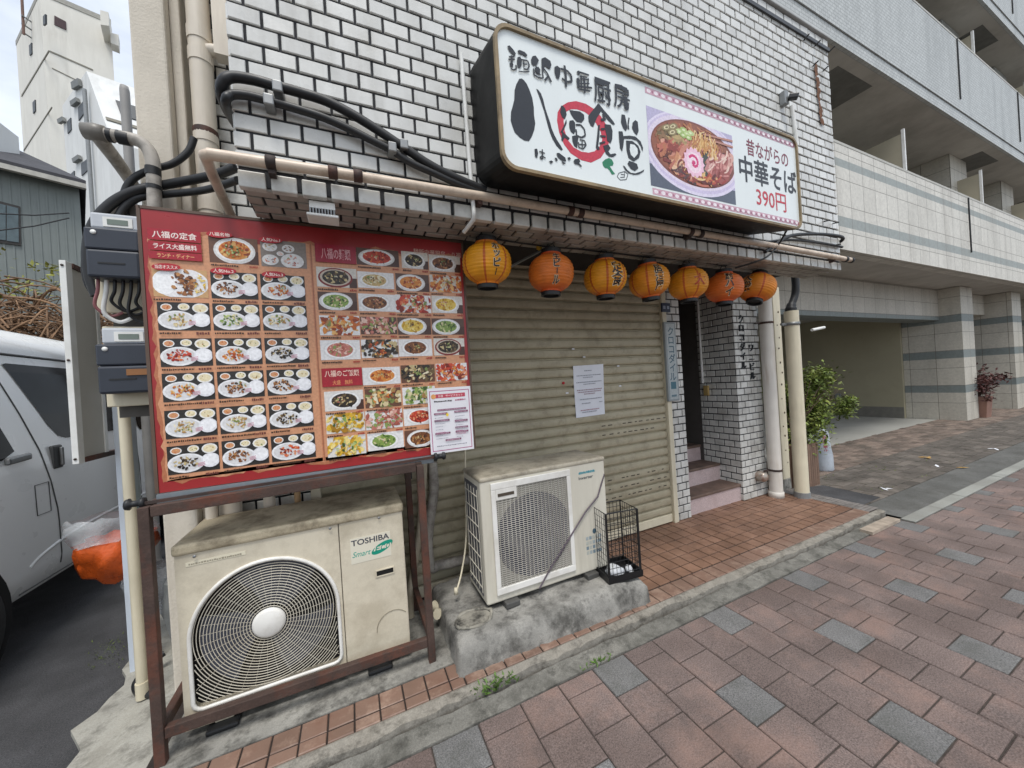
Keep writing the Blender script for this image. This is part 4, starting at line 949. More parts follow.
for k in range(36):
    a = 2*math.pi*k/36+.03; pts = []
    for i in range(13):
        r_ = .07+.38*i/12; x, z = GX+r_*math.cos(a+r_*.25), GZ+r_*math.sin(a+r_*.25)
        if HX0+.002 < x < HX1-.002 and z > HZ0+.003 and (z < GZ or r_ < GR): pts.append((x, AYF+.007-.010*(1-min(1, r_/.3)), z))
    if len(pts) > 2: g.tube(pts, .0010, 4, cap=False)
pb(g, 'fan_grille', mat('grille_white', '#c8c2b2', .45, .06, 8, dirt='#a89a80', dirt_amt=.4), ac)
g = MB(); g.tube([(p[0], AYF-.002, p[1]) for p in dshape(.006)], .0085, 8, closed=True); pb(g, 'grille_rim', M_ac_white, ac)
g = MB(); g.lathe([(0, -.012), (.055, -.010), (.066, -.003), (.068, .006)], 32, (GX, AYF-.006, GZ), ax='y'); pb(g, 'hub_cap', M_ac_white, ac)
g = MB(); g.box(-.045, .150, AYF-.0025, AYF-.0012, .622, .752); pb(g, 'badge_sticker', mat('sticker', '#d9d4c2', .35, .03, 6), ac)
f = Flat(lambda u, v, h: (u, AYF-.0026-h, v)); f.text('TOSHIBA', .052, .728, .185, .030, '#3f424c', .022); par(f.build('maker_name', None), ac)
f = Flat(lambda u, v, h: (u+(v-.66)*.3, AYF-.0026-h, v)); f.text('Smart', .005, .668, .085, .028, '#1c9a86', .005)
f.disc(.102, .676, .052, .026, '#109078', 26, rot=.42)
f.poly([(.062, .663), (.148, .669), (.144, .690), (.066, .684)], '#d9d4c2')
for i, ch in enumerate('ECO'): f.text(ch, .080+.025*i, .674+.002*i, .020, .026, '#109078', .02)
par(f.build('eco_badge', None), ac)
g = MB(); g.box(.066, .160, AYF-.006, AYF-.0005, .525, .530); g.box(.066, .160, AYF-.006, AYF-.0005, .556, .561); g.box(.066, .071, AYF-.006, AYF-.0005, .5302, .5558); g.box(.155, .160, AYF-.006, AYF-.0005, .5302, .5558); pb(g, 'handle_frame', M_ac, ac)
g = MB(); g.box(.0715, .1545, AYF-.0032, AYF-.0015, .5305, .5555); pb(g, 'handle_slot', M_dark, ac)
g = MB(); g.box(-.695, -.48, AYF-.002, AYF-.0005, .788, .806); pb(g, 'warning_sticker', mat('sticker_pale', '#ddd6bf', .4, .03), ac)
f = Flat(lambda u, v, h: (u, AYF-.0022-h, v)); capt(f, -.685, .792, .19, '#a39a86', .008); par(f.build('sticker_print', None), ac)
g = MB()
for (x, z) in ((-.66, .83), (-.13, .832), (.1, .835), (-.05, .115), (.19, .12)): g.lathe([(0, -.003), (.006, -.002), (.007, 0)], 10, (x, AYF-.0125 if z > .8 else AYF-.002, z), ax='y')
pb(g, 'screws', M_steel, ac)
g = MB(); g.tube([(.14+.085*math.cos(a), AYF-.003, .245+.085*math.sin(a)) for a in [R(40+i*16) for i in range(10)]], .0016, 4); pb(g, 'cover_outline', mat('seam_taupe', '#8d8470', .6), ac)  # part circle outlining the cover, a thin tube in darker taupe
for x in (-.60, .06):
    for y in (2.06, 2.34):
        g = MB(); g.box(x-.035, x+.035, y-.03, y+.03, .066, AZ0); pb(g, 'foot', M_ac, ac, bevel=.003)
        g = MB(); g.box(x-.06, x+.06, y-.07, y+.045, .0428, .066); pb(g, 'rubber_pad', M_black, ac, bevel=.008)

# ================================================================== CONCRETE PLINTH
pl = MB(); PX0, PX1, PYF, PYB, PZ = .425, 1.66, 1.765, 2.42, .183
nx, ny = 30, 16; rr2 = random.Random(9)
def ph(x, y): return PZ+.006*math.sin(x*9+y*5)+.004*math.sin(x*23)-.0
V = [];
def edge(i, j):
    x = PX0+(PX1-PX0)*i/nx; y = PYF+(PYB-PYF)*j/ny; return x, y
top = {}
for j in range(ny+1):
    for i in range(nx+1):
        x, y = edge(i, j); z = ph(x, y)+rr2.uniform(-.002, .002)
        e = 0
        if j == 0: y += .012+rr2.uniform(-.006, .006)+.012*math.sin(x*3); z -= .012+rr2.uniform(0, .008)
        if i == 0: x += .012+rr2.uniform(-.004, .004); z -= .012
        if i == nx: x -= .012+rr2.uniform(-.004, .004); z -= .012
        top[(i, j)] = len(V); V.append((x, y, z))
F = [(top[(i, j)], top[(i+1, j)], top[(i+1, j+1)], top[(i, j+1)]) for j in range(ny) for i in range(nx)]
prev = None
chain = [(0, j) for j in range(ny, -1, -1)]+[(i, 0) for i in range(1, nx+1)]+[(nx, j) for j in range(1, ny+1)]
for (i, j) in chain:
    dx = -1 if i == 0 else (1 if i == nx else 0); dy = -1 if j == 0 else 0
    x, y, z = V[top[(i, j)]]; ids = [top[(i, j)]]
    for t in (.12, .45, .75, 1):
        V.append((x+dx*(.010+.014*t)+rr2.uniform(-.003, .003), y+dy*(.010+.022*t)+rr2.uniform(-.004, .004), z*(1-t)+.03*t)); ids.append(len(V)-1)
    if prev:
        for a in range(4): F.append((ids[a], prev[a], prev[a+1], ids[a+1]))
    prev = ids
pl.mesh(V, F, smooth=True)
po = pl.build('concrete_plinth', mat('plinth_concrete', '#8d8b85', .92, .22, 6, bump=.9, bscale=32, dirt='#2f2d29', dirt_amt=0.75, dirt_scale=4.6, speck=.12, dirt2=('#2a2825', 0.6, 10))); tag(po, 'rough stained concrete block carrying the smaller air conditioner', 'plinth')
pc = MB()
for a in range(1): pass
ring = [(.56+.105*math.cos(R(t))*(1+.08*math.sin(t*.07)), 1.94+.075*math.sin(R(t)), ph(.56, 1.94)+.003+.003*math.sin(t*.2)) for t in range(0, 350, 14)]
pc.tube(ring, [.009+.003*math.sin(i*1.7) for i in range(len(ring))], 6, closed=True); 
V2 = [(.56, 1.94, ph(.56, 1.94)+.011)]+[(.56+.095*math.cos(R(t)), 1.94+.066*math.sin(R(t)), ph(.56, 1.94)+.004) for t in range(0, 360, 20)]
pc.mesh(V2, [(0, i, i % 18+1) for i in range(1, 19)], smooth=True)
po2 = pc.build('mortar_patch', mat('mortar_patch', '#8f8b80', .92, .2, 12, bump=.9, bscale=45, dirt='#2c2a26', dirt_amt=.9, dirt_scale=9)); po2.parent = po

# ================================================================== SMALLER AIR CONDITIONER
a2 = thing('air_conditioner', 'smaller pale grey outdoor unit with square mesh grille on the concrete block', 'air conditioner', (1.1, 2.12, .2))
BX0, BX1, BF, BB, BZ0, BZ1 = .650, 1.55, 1.962, 2.29, .214, .958
g = MB(); g.box(BX0, BX1, BF, BB, BZ0, BZ1-.012); pb(g, 'casing', M_ac2, a2, bevel=.012, seg=3)
g = MB(); g.box(BX0-.004, BX1+.004, BF-.005, BB+.004, BZ1-.03, BZ1); pb(g, 'lid', mat('ac2_lid', '#b3ab99', .6, .16, 5, dirt='#5f5749', dirt_amt=0.6, dirt_scale=5, speck=.1, dirt2=('#453e33', 0.3, 14)), a2, bevel=.012, seg=3)
gx0, gx1, gz0, gz1 = .712, 1.262, .262, .918; fw = .028
g = MB(); g.box(gx0, gx1, BF-.014, BF-.001, gz1-.04, gz1); g.box(gx0, gx1, BF-.014, BF-.001, gz0, gz0+fw+.01); g.box(gx0, gx0+fw, BF-.014, BF-.001, gz0+fw+.0102, gz1-.0402); g.box(gx1-fw, gx1, BF-.014, BF-.001, gz0+fw+.0102, gz1-.0402)
g.box(gx0+fw+.0002, gx0+.165, BF-.013, BF-.001, gz1-.105, gz1-.0402); pb(g, 'grille_frame', M_ac_white, a2, bevel=.003)
g = MB(); g.box(gx0+.04, gx0+.145, BF-.0155, BF-.0132, gz1-.083, gz1-.065); pb(g, 'name_plate', mat('plate_dark', '#4a4238', .4), a2)
g = MB(); g.face([(gx0+fw, BF-.0012, gz0+fw), (gx1-fw, BF-.0012, gz0+fw), (gx1-fw, BF-.0012, gz1-.04), (gx0+fw, BF-.0012, gz1-.04)]); pb(g, 'grille_back', mat('grille_back', '#8e8b82', .6, .08, 12), a2)
fcx, fcz, frr = .985, .565, .255
g = MB(); g.lathe([(0, -.0020), (frr, -.0020)], 48, (fcx, BF, fcz), ax='y', smooth=False); pb(g, 'fan_opening', mat('fan_opening', '#3c3d49', .6, .12, 18), a2)
g = MB(); nz_ = 46
for i in range(nz_+1):
    z = gz0+.042+(gz1-gz0-.086)*i/nz_
    x1_ = gx1-fw; x0_ = gx0+fw if z < gz1-.107 else gx0+.167
    n_ = 36; pts = [(x0_+(x1_-x0_)*k/n_, BF-.007, z+.0022*(1 if k % 2 else -1)) for k in range(n_+1)]
    g.tube(pts, .0017, 4, cap=False, smooth=False)
for k in range(19):
    x = gx0+fw+.012+(gx1-gx0-2*fw-.024)*k/18; g.tube([(x, BF-.0095, gz0+.03), (x, BF-.0095, gz1-.04 if x > gx0+.17 else gz1-.107)], .0022, 4, cap=False)
pb(g, 'mesh_grille', mat('mesh_grey', '#bcb8ae', .45, .06, 8, dirt='#7f7a70', dirt_amt=.4), a2)
f = Flat(lambda u, v, h: (u, BF-.0008-h, v)); capt(f, 1.335, .868, .13, '#2f8fa0', .016); f.text('Inverter', 1.39, .842, .115, .020, '#3a4a52', .01); par(f.build('maker_badge', None), a2)
f = Flat(lambda u, v, h: (u, BF-.0008-h, v))
for r_ in range(4):
    for c_ in range(5): f.rect(1.36+.026*c_, 1.380+.026*c_, .33+.032*r_, .352+.032*r_, rr.choice(['#8fa0a8', '#a5b0b2', '#7b8d96', '#b5b8b0']))
f.disc(1.43, .475, .014, .018, '#47606e', 10); par(f.build('diagram_sticker', None), a2)
g = MB()
for i in range(7):
    z = .30+.09*i; g.tube([(BX0-.006, BF+.05, z), (BX0-.008, BB-.05, z)], .0035, 5)
for i in range(5): g.tube([(BX0-.006, BF+.05+.055*i, .27), (BX0-.006, BF+.05+.055*i, .88)], .0025, 5)
pb(g, 'side_guard', M_ac2, a2)
g = MB(); g.box(BX0-.0035, BX0-.0008, BF+.05, BB-.03, .25, .90); pb(g, 'coil', M_coil, a2)
for x in (.80, 1.38):
    g = MB(); g.box(x-.045, x+.045, BF-.035, BB+.02, .18, .2135); pb(g, 'foot', mat('foot_steel', '#4b4a48', .5, .15), a2, bevel=.006)
rp_ = MB(); pts = [(.985, 1.945, .228), (1.06, 1.943, .32), (1.24, 1.945, .50), (1.36, 1.948, .62), (1.47, 1.952, .70), (1.54, 1.962, .83), (1.545, 2.0, .90)]
rp_.tube(pts, .005, 6); tag(rp_.build('cord', mat('mauve_cord', '#5a5058', .7, .15)), 'thin grey cord slanting across the front of the smaller air conditioner', 'cord')

# ================================================================== WIRE RACK (umbrella stand)
ur = thing('wire_rack', 'black wire umbrella rack with plastic in its tray, at the end of the concrete block', 'umbrella rack', (1.55, 1.90, .19), R(-8))
RX, RY, RH, RB = .115, .095, .44, .012
M_rackb = mat('rack_black', '#141416', .42, .1, 10)
g = MB(); g.box(-RX-.01, RX+.01, -RY-.01, RY+.01, 0, .012)
for (a, b, c_, d) in ((-RX-.012, RX+.012, -RY-.012, -RY-.004), (-RX-.012, RX+.012, RY+.004, RY+.012), (-RX-.012, -RX-.004, -RY-.004, RY+.004), (RX+.004, RX+.012, -RY-.004, RY+.004)): g.box(a, b, c_, d, .0121, .042)
g.build('tray', M_rackb, ur)
for sx2, sy2 in ((-1, -1), (1, -1), (1, 1), (-1, 1)):
    g = MB(); g.bar((sx2*RX, sy2*RY, .013), (sx2*RX, sy2*RY, RH), .012 if sy2 < 0 else .007); g.build('corner_post', M_rackb, ur)
g = MB()
per = lambda z: [(-RX, -RY, z), (RX, -RY, z), (RX, RY, z), (-RX, RY, z)]
for i in range(11): g.tube(per(.05+(RH-.05)*i/10), .0022 if i < 10 else .004, 5, closed=True, smooth=False)
for i in range(1, 8):
    t = -1+2*i/8
    for y in (-RY, RY): g.tube([(t*RX, y, .03), (t*RX, y, RH)], .0018, 5)
for i in range(1, 7):
    t = -1+2*i/7
    for x in (-RX, RX): g.tube([(x, t*RY, .03), (x, t*RY, RH)], .0018, 5)
g.build('wire_mesh', M_rackb, ur)
g = MB(); g.lathe([(0, .05), (.03, .048), (.05, .035), (.06, .016), (.055, .0125)], 11, (-.02, .0, 0)); g.lathe([(0, .045), (.02, .04), (.03, .025), (.028, .0125)], 9, (.075, -.03, 0))
o = g.build('crumpled_plastic', mat('white_film', '#dfe2e6', .25, .1, 30, bump=1.0, bscale=40)); o.location = (1.55, 1.90, .19); o.rotation_euler = (0, 0, R(-8))
for v in o.data.vertices: v.co += Vector((random.uniform(-.01, .01), random.uniform(-.01, .01), random.uniform(-.006, .006) if v.co.z > .02 else 0))
tag(o, 'crumpled white plastic bags lying in the tray of the wire rack', 'plastic')

# ================================================================== LANTERNS
M_lan = {}
def lantern_mat(nm, c1, c2, stripe):
    """paper skin: yellow/orange turning deeper orange towards both ends, with painted red meridian stripes"""
    m = bpy.data.materials.new(nm); m.use_nodes = True; t = m.node_tree; n = t.nodes; l = t.links; b = n['Principled BSDF']; b.inputs['Roughness'].default_value = .5
    a = n.new('ShaderNodeAttribute'); a.attribute_name = 'Col'
    q = n.new('ShaderNodeTexNoise'); q.inputs['Scale'].default_value = 14; q.inputs['Detail'].default_value = 5; g_ = n.new('ShaderNodeNewGeometry'); l.new(g_.outputs['Position'], q.inputs['Vector'])
    mr = n.new('ShaderNodeMapRange'); mr.inputs[1].default_value = .3; mr.inputs[2].default_value = .7; mr.inputs[3].default_value = .82; mr.inputs[4].default_value = 1.1; l.new(q.outputs['Fac'], mr.inputs[0])
    sc = n.new('ShaderNodeVectorMath'); sc.operation = 'SCALE'; l.new(a.outputs['Color'], sc.inputs[0]); l.new(mr.outputs[0], sc.inputs['Scale']); l.new(sc.outputs[0], b.inputs['Base Color'])
    b.inputs['Subsurface Weight'].default_value = 0
    return m
M_lantern = lantern_mat('lantern_vinyl', 0, 0, 0)
def lantern(px, py, wpx, base, edge, stripes, text, taz, lab, tcol='#1f1d24', tilt=(0, 0), y=1.9, back='#ecd9b4'):
    p = at(px, py, y); r = .139
    root = thing('paper_lantern', lab, 'lantern', (p.x, p.y, p.z), group='paper lanterns hanging under the eave')
    root.rotation_euler = (R(tilt[0]), R(tilt[1]), 0)
    view = math.atan2(p.y, p.x)+math.pi      # direction from lantern to the camera, measured like atan2
    H = .118
    def rad(z):   # barrel profile
        t = max(-1, min(1, z/H)); return r*max(.20, (1-abs(t)**2.4))**.5
    nseg, nring = 60, 52; g = MB(); V = []; F = []; colr = []
    ce, cb = lin(edge), lin(base); cs = lin('#b5331c')
    for i in range(nring+1):
        z = -H+2*H*i/nring; rr_ = rad(z)+(.0022 if i % 4 == 0 else -.0012 if i % 4 == 2 else 0)
        for k in range(nseg): a = 2*math.pi*k/nseg; V.append((rr_*math.cos(a), rr_*math.sin(a), z))
    n0 = len(g.v); g.v += V
    for i in range(nring):
        t = abs((i+.5)/nring*2-1)
        for k in range(nseg):
            a = 2*math.pi*(k+.5)/nseg; da = (a-view+math.pi) % (2*math.pi)-math.pi
            f_ = max(0, t-.62)/.38
            mixf = min(1, .85*f_)
            c = [cb[j]*(1-mixf)+ce[j]*mixf for j in range(3)]
            if stripes and any(abs((da-s_+math.pi) % (2*math.pi)-math.pi) < .055 for s_ in stripes): c = [c[j]*.25+cs[j]*.75 for j in range(3)]
            g.f.append([n0+i*nseg+k, n0+i*nseg+(k+1) % nseg, n0+(i+1)*nseg+(k+1) % nseg, n0+(i+1)*nseg+k]); g.m.append(0); g.c.append(tuple(c)); g.sm.append(True)
    g.build('shade', M_lantern, root)
    for nm, z0, z1 in (('bottom_ring', -H-.022, -H+.004), ('top_ring', H-.004, H+.026)):
        g = MB(); ro = r*.44; g.lathe([(ro*.80, z0), (ro, z0), (ro, z1), (ro*.80, z1), (ro*.80, z0)], 28, smooth=False); g.lathe([(0, (z0+z1)/2), (ro*.8, (z0+z1)/2)], 28, smooth=False); g.build(nm, M_black, root)
    g = MB(); g.tube([(-r*.36, 0, H+.025), (0, 0, H+.085), (r*.36, 0, H+.025)], .003, 5, smooth=False); g.build('hanger', M_blackmetal, root)
    if text:
        n_ = len(text); size = {1: .075, 2: .070, 3: .056}.get(n_, .044); pit = size*1.06
        def fn2(u, v, h):
            a = view+taz+u/r; rr_ = rad(v)+.0012+h*1.0; return (rr_*math.cos(a), rr_*math.sin(a), v)
        f = Flat(fn2, .0002); v0 = pit*(n_-1)/2
        # pale backing strokes, then the letters
        for (bold, col, lift) in ((.07, back, 0), (.018, tcol, .0010)):
            f.h += lift
            f.vtext(text, 0, v0, size, pit, col, bold)
        par_ = f.mb.build('lettering', PRINT, root)
    return root
Yl, Ol = '#d98f1e', '#cf6a22'
lantern(487, 264, 46, '#eda01a', '#e07c18', (-1.0, -.12, .85), 'ホッピー', .42, 'yellow paper lantern lettered ホッピー, nearest to the menu board', tilt=(4, 0))
lantern(551, 273.5, 43, '#e0782a', '#cc4a1a', (), '生ビール', .28, 'orange paper lantern lettered 生ビール, second from the menu board', tilt=(2, 3))
lantern(605, 278, 40, '#e89a1c', '#d8651a', (-.75, .10, 1.1), '定食', .62, 'yellow paper lantern lettered 定食, between 生ビール and 居酒屋 lanterns', tilt=(2, 0))
lantern(649, 281, 38, '#e6931e', '#cc5018', (-.9, -.10), '居酒屋', .52, 'amber paper lantern with three letters, middle of the row', tilt=(1, -5))
lantern(688, 284, 37, '#e4951f', '#cf621a', (-.2, .55), '大', .62, 'amber paper lantern with one red sign, third from the building column end', tcol='#b5331c', back='#cf8a2a')
lantern(724, 288, 37, '#dd7028', '#c84a1a', (), '酎ハイ', .30, 'orange paper lantern lettered 酎ハイ with a tear line', tilt=(0, 4))
lantern(757, 288, 33, '#e48a22', '#d0581c', (.35,), '大衆', -.55, 'tilted orange paper lantern at the far end of the row beside the drainpipe', tilt=(0, 22))
g = MB(); pts = []
for i, (px, py) in enumerate(((470, 236), (487, 241), (520, 246), (551, 250), (580, 252), (605, 255), (649, 260), (688, 263), (724, 268), (757, 270), (775, 268))): pts.append(at(px, py-1, 1.9)+Vector((0, 0, .012)))
g.tube(pts, .005, 6); tag(g.build('lantern_cable', M_black), 'black cable strung under the eave that the lanterns hang from', 'cable')
for k, (px, py) in enumerate(((470, 236), (580, 252), (668, 262), (775, 268))):
    p = at(px, py-1, 1.9)+Vector((0, 0, .012)); g = MB(); g.tube([p, (p.x, 1.9, ZS-.009)], .003, 5)
    tag(g.build('hanging_hook', M_blackmetal), 'thin black hook holding the lantern cable to the eave, ' + ('beside the menu board', 'between the second and third lanterns', 'between the fourth and fifth lanterns', 'past the last lantern')[k], 'hook', 'hooks along the lantern cable')
g = MB(); p = at(539, 246, 1.95); g.lathe([(0, -.03), (.016, -.02), (.02, 0), (.012, .02), (0, .03)], 12, p); tag(g.build('yellow_plug', mat('yellow_plastic', '#c9a227', .4)), 'small yellow plug on the lantern cable beside the second lantern', 'plug')
g = MB(); a, b = at(500, 248, 2.1), at(557, 233, 1.95); g.bar(at(508, 268, 2.2), at(546, 248, 2.0), .018, .010); tag(g.build('eave_bracket', M_greymetal), 'short pale metal bracket lying under the dark eave behind the lanterns', 'bracket')
# eave lamp above menu
el = thing('eave_lamp', 'small white ribbed lamp fitting under the eave above the menu board', 'lamp', (at(323, 213, 1.76)))
p = at(323, 213, 1.76)
g = MB(); g.box(p.x-.05, p.x+.05, 1.73, 1.80, p.z+.005, p.z+.035); pb(g, 'lamp_body', M_white, el)
g = MB(); g.box(p.x-.062, p.x+.062, 1.72, 1.81, p.z-.032, p.z-.02); pb(g, 'base_plate', M_white, el, bevel=.004)
for i in range(9):
    g = MB(); g.box(p.x-.050+.0115*i, p.x-.0445+.0115*i, 1.727, 1.80, p.z-.0195, p.z+.0045); pb(g, 'fin', M_greymetal, el)
g = MB(); g.tube([(p.x, 1.765, p.z+.03), (p.x, 1.765, ZS-.002)], .008, 6); pb(g, 'stem', M_greymetal, el)

# ================================================================== NOTICE, JAMB SIGN, COLUMN LETTERING
nt_ = thing('paper_notice', 'white printed notice sheet taped to the closed shutter', 'notice', (1.91, 2.53, 1.16))
c4 = [at(573, 366, 2.533), at(603, 364, 2.533), at(605, 414, 2.533), at(576, 418, 2.533)]
g = MB(); n_ = 6
for i in range(n_):
    for j in range(n_):
        def q_(u, v):
            p = (c4[0]*(1-u)+c4[1]*u)*(1-v)+(c4[3]*(1-u)+c4[2]*u)*v; p = p.copy(); p.y += .003*math.sin(u*5+v*4); return p
        g.face([q_(i/n_, (j+1)/n_), q_((i+1)/n_, (j+1)/n_), q_((i+1)/n_, j/n_), q_(i/n_, j/n_)], smooth=True)
pb(g, 'sheet', M_paper, nt_)
f = Flat(lambda u, v, h: (lambda p: (p.x, p.y+.003*math.sin(u*5+v*4)-.0012-h, p.z))((c4[0]*(1-u)+c4[1]*u)*(1-v)+(c4[3]*(1-u)+c4[2]*u)*v))
rr = random.Random(6)
for v_, a, b, cc in ((.10,.36,.60,'#8d8f9a'), (.19,.1,.9,'#9a9ca6'), (.23,.3,.62,'#9a9ca6'), (.32,.08,.92,'#9a9ca6'), (.36,.3,.7,'#9a9ca6'), (.47,.08,.92,'#a58a94'), (.51,.1,.88,'#a58a94'), (.55,.3,.66,'#a58a94'), (.65,.15,.9,'#9a9ca6'), (.73,.2,.5,'#9a9ca6'), (.73,.8,.92,'#9a9ca6'), (.86,.15,.8,'#b08a94'), (.90,.2,.7,'#9a9ca6')):
    x = a
    while x < b: L_ = rr.uniform(.02, .05); f.rect(x, min(b, x+L_), v_, v_+.018, cc); x += L_+.012
par(f.build('print', None), nt_)
g = MB(); p = at(564, 383, 2.52); g.lathe([(0, -.004), (.011, -.004), (.012, .004)], 12, (p.x, 2.528, p.z), ax='y'); tag(g.build('red_sticker', mat('red_sticker', '#c0202c', .4)), 'small round red sticker on the shutter left of the white notice', 'sticker')
js = thing('name_plate', 'narrow grey plate with vertical blue lettering on the tiled jamb beside the shutter', 'sign', (2.85, 2.50, 1.22))
g = MB(); g.box(2.778, 2.926, 2.485, 2.515, 1.222, 1.99); pb(g, 'plate', mat('plate_grey', '#9aa0a2', .4, .08, 6, dirt='#5d625f', dirt_amt=.35), js, bevel=.006)
f = Flat(lambda u, v, h: (u, 2.4845-h, v)); f.rect(2.79, 2.914, 1.235, 1.978, '#7f8788'); f.rect(2.796, 2.908, 1.241, 1.972, '#a9b0b0')
f.vtext('クロコダイル', 2.852, 1.90, .078, .088, '#44606e', .02); f.rect(2.815, 2.885, 1.34, 1.41, '#3f6a78'); f.rect(2.815, 2.885, 1.265, 1.285, '#5d7680')
par(f.build('plate_lettering', None), js)
bp_ = thing('address_plate', 'small navy plate above the grey name plate on the jamb', 'sign', (2.84, 2.51, 2.10))
g = MB(); g.box(2.785, 2.895, 2.506, 2.5215, 2.09, 2.178); pb(g, 'plate', mat('navy_plate', '#1b2440', .35), bp_)
f = Flat(lambda u, v, h: (u, 2.5055-h, v)); f.text('2-1', 2.84, 2.134, .06, .03, '#c9cdd8', .01); 
f = Flat(lambda u, v, h: (u, 2.5055-h, v)); f.rect(2.80, 2.83, 2.12, 2.15, '#9aa3b8'); f.rect(2.85, 2.88, 2.12, 2.15, '#9aa3b8'); par(f.build('plate_marks', None), bp_)
cl_ = thing('building_name_letters', 'raised black vertical letters クロコダイル ワニビル on the white tiled column', 'sign', (4.05, 2.52, 1.4))
for body, xx, zt_, zb_, sz in (('クロコダイル', 3.985, 2.085, 1.52, .078), ('ワニビル', 4.135, 1.76, 1.40, .078)):
    n_ = len(body); pit = (zt_-zb_-sz*.6)/(n_-1) if n_ > 1 else 0
    for i, ch in enumerate(body):
        V, F, d = glyph_mesh(ch, .002); k = sz/.80
        g = MB(); zc = zt_-sz/2-pit*i
        fr_ = [Vector((xx+p.x*k, 2.513, zc+p.y*k)) for p in V]; g.mesh(fr_, F); 
        # side walls from boundary edges
        cnt = {}
        for f_ in F:
            for a, b in zip(f_, f_[1:]+f_[:1]): cnt[(a, b)] = 1
        for (a, b) in list(cnt):
            if (b, a) not in cnt: g.face([fr_[b], fr_[a], fr_[a]+Vector((0, .013, 0)), fr_[b]+Vector((0, .013, 0))])
        pb(g, 'letter', M_ink, cl_)

# ================================================================== PIPES AND CABLES
def pipe(name, label, cat, pts, r, m, n=12, bands=(), bm=None, smooth_pts=True, group=None):
    g = MB(); P = [Vector(p) for p in pts]
    if smooth_pts and len(P) > 2: P = spline(P)
    g.tube(P, r, n); o = g.build(name, m); tag(o, label, cat, group); return o
def spline(P, sub=6):
    P = [Vector(p) for p in P]
    out = []; n = len(P)
    for i in range(n-1):
        p0, p1, p2, p3 = P[max(i-1, 0)], P[i], P[i+1], P[min(i+2, n-1)]
        for k in range(sub):
            t = k/sub; out.append(.5*((2*p1)+(-p0+p2)*t+(2*p0-5*p1+4*p2-p3)*t*t+(-p0+3*p1-3*p2+p3)*t**3))
    out.append(P[-1]); return out
# drainpipe on recessed wall
dp = thing('drainpipe', 'thick beige drainpipe with collars on the recessed tiled wall left of the overhang', 'drainpipe', (-.62, 2.47, 0))
g = MB(); g.tube([(-.640, 2.465, .03), (-.640, 2.465, 4.46)], .052, 20); pb(g, 'pipe', M_pvc, dp)
for z in (3.52, 3.40, 2.96, 2.58):
    g = MB(); g.lathe([(.0525, z-.035), (.0558, z-.035), (.0558, z+.035), (.0525, z+.035)], 28, (-.640, 2.465, 0), smooth=False); pb(g, 'collar', M_pvc, dp)
g = MB(); g.tube([(-.60, 2.455, 3.45), (-.53, 2.44, 3.45)], .032, 14); g.box(-.565, -.495, 2.405, 2.475, 3.41, 4.45); pb(g, 'branch_pipe', M_pvc, dp)
g = MB(); g.lathe([(.056, 2.97), (.0575, 2.985), (.056, 3.0)], 20, (-.640, 2.465, 0)); pb(g, 'clip_band', M_rust_dark, dp)
# conduit along the overhang
cy = 1.655
cn = thing('water_pipe', 'peach coloured pipe with dark clips running along the foot of the upper wall', 'pipe', (2, cy, 2.55))
E_ = [at(208, 154, cy), at(330, 172, cy), at(480, 196, cy), at(640, 223, cy), at(780, 247, cy), at(850, 260, cy)]
g = MB(); g.tube(E_, .021, 12); pb(g, 'pipe', M_pvc_peach, cn)
g = MB(); g.tube(spline([at(214, 155, cy), at(206, 154, cy)+Vector((-.004, .01, 0)), at(207, 160, 1.70), at(214, 178, 1.86), at(226, 204, 2.1), at(236, 226, 2.3)]), .020, 12); pb(g, 'elbow_pipe', M_pvc_peach, cn)
for px, py in ((271, 162.5), (333, 172.5), (358, 176), (570, 211), (580, 213), (690, 232), (700, 234)):
    p = at(px, py, cy); g = MB(); g.lathe([(.022, -.018), (.0265, -.016), (.0265, .016), (.022, .018)], 14, p, ax='x'); pb(g, 'joint_collar', M_rust_dark if px not in (345,) else M_pvc_peach, cn)
for px, py in ((271, 163), (480, 196), (690, 232), (835, 257)):
    p = at(px, py, cy); g = MB(); g.box(p.x-.012, p.x+.012, cy, YF+.002, p.z-.04, p.z+.0); pb(g, 'clip', M_rust_dark, cn)
e = at(850, 260, cy); g = MB(); g.lathe([(.0, -.0), (.026, 0), (.026, .03), (.0, .03)], 12, e, ax='x'); g.lathe([(.0215, -.10), (.027, -.10), (.027, -.07), (.0215, -.07)], 12, e, ax='x'); pb(g, 'end_cap', M_black, cn)
# thin white conduit left of sign
g = MB(); g.tube(spline([at(461, 54, 1.68), at(466, 115, 1.68), at(471, 180, 1.68), at(474, 214, 1.665)])+[at(474, 219, 1.68), at(464, 232, 1.78)], .011, 8); tag(g.build('white_conduit', M_white), 'thin white conduit on the upper wall left of the sign box', 'conduit')
g = MB(); g.tube(spline([at(458, 50, 1.69), at(461, 53, 1.68)]), .012, 8); 
# paired black hoses over the upper wall
def zc4(x, y): return (200+x/3.413, y/3.413)
def zl(P_, y): return [at(*zc4(a, b), y) for a, b in P_]
A_ = [at(*zc4(118, 415), 2.1), at(*zc4(92, 375), 1.85), at(*zc4(74, 320), 1.70)]+zl([(80, 278), (112, 263), (180, 272), (260, 294), (345, 317), (430, 345), (520, 391), (600, 440), (690, 500), (780, 560), (870, 606), (975, 650)], 1.665)
g = MB(); g.tube(spline(A_), .0195, 10); o1 = g.build('cable', M_black); tag(o1, 'upper of the two thick black hoses sagging across the white tiled wall', 'cable', 'black hoses over the upper wall')
B_ = [at(*zc4(122, 430), 2.1), at(*zc4(100, 390), 1.85)]+zl([(88, 345), (108, 324), (165, 327), (240, 346), (330, 372), (420, 401), (500, 436), (580, 476), (650, 511), (720, 556), (800, 592), (880, 628), (965, 660)], 1.668)
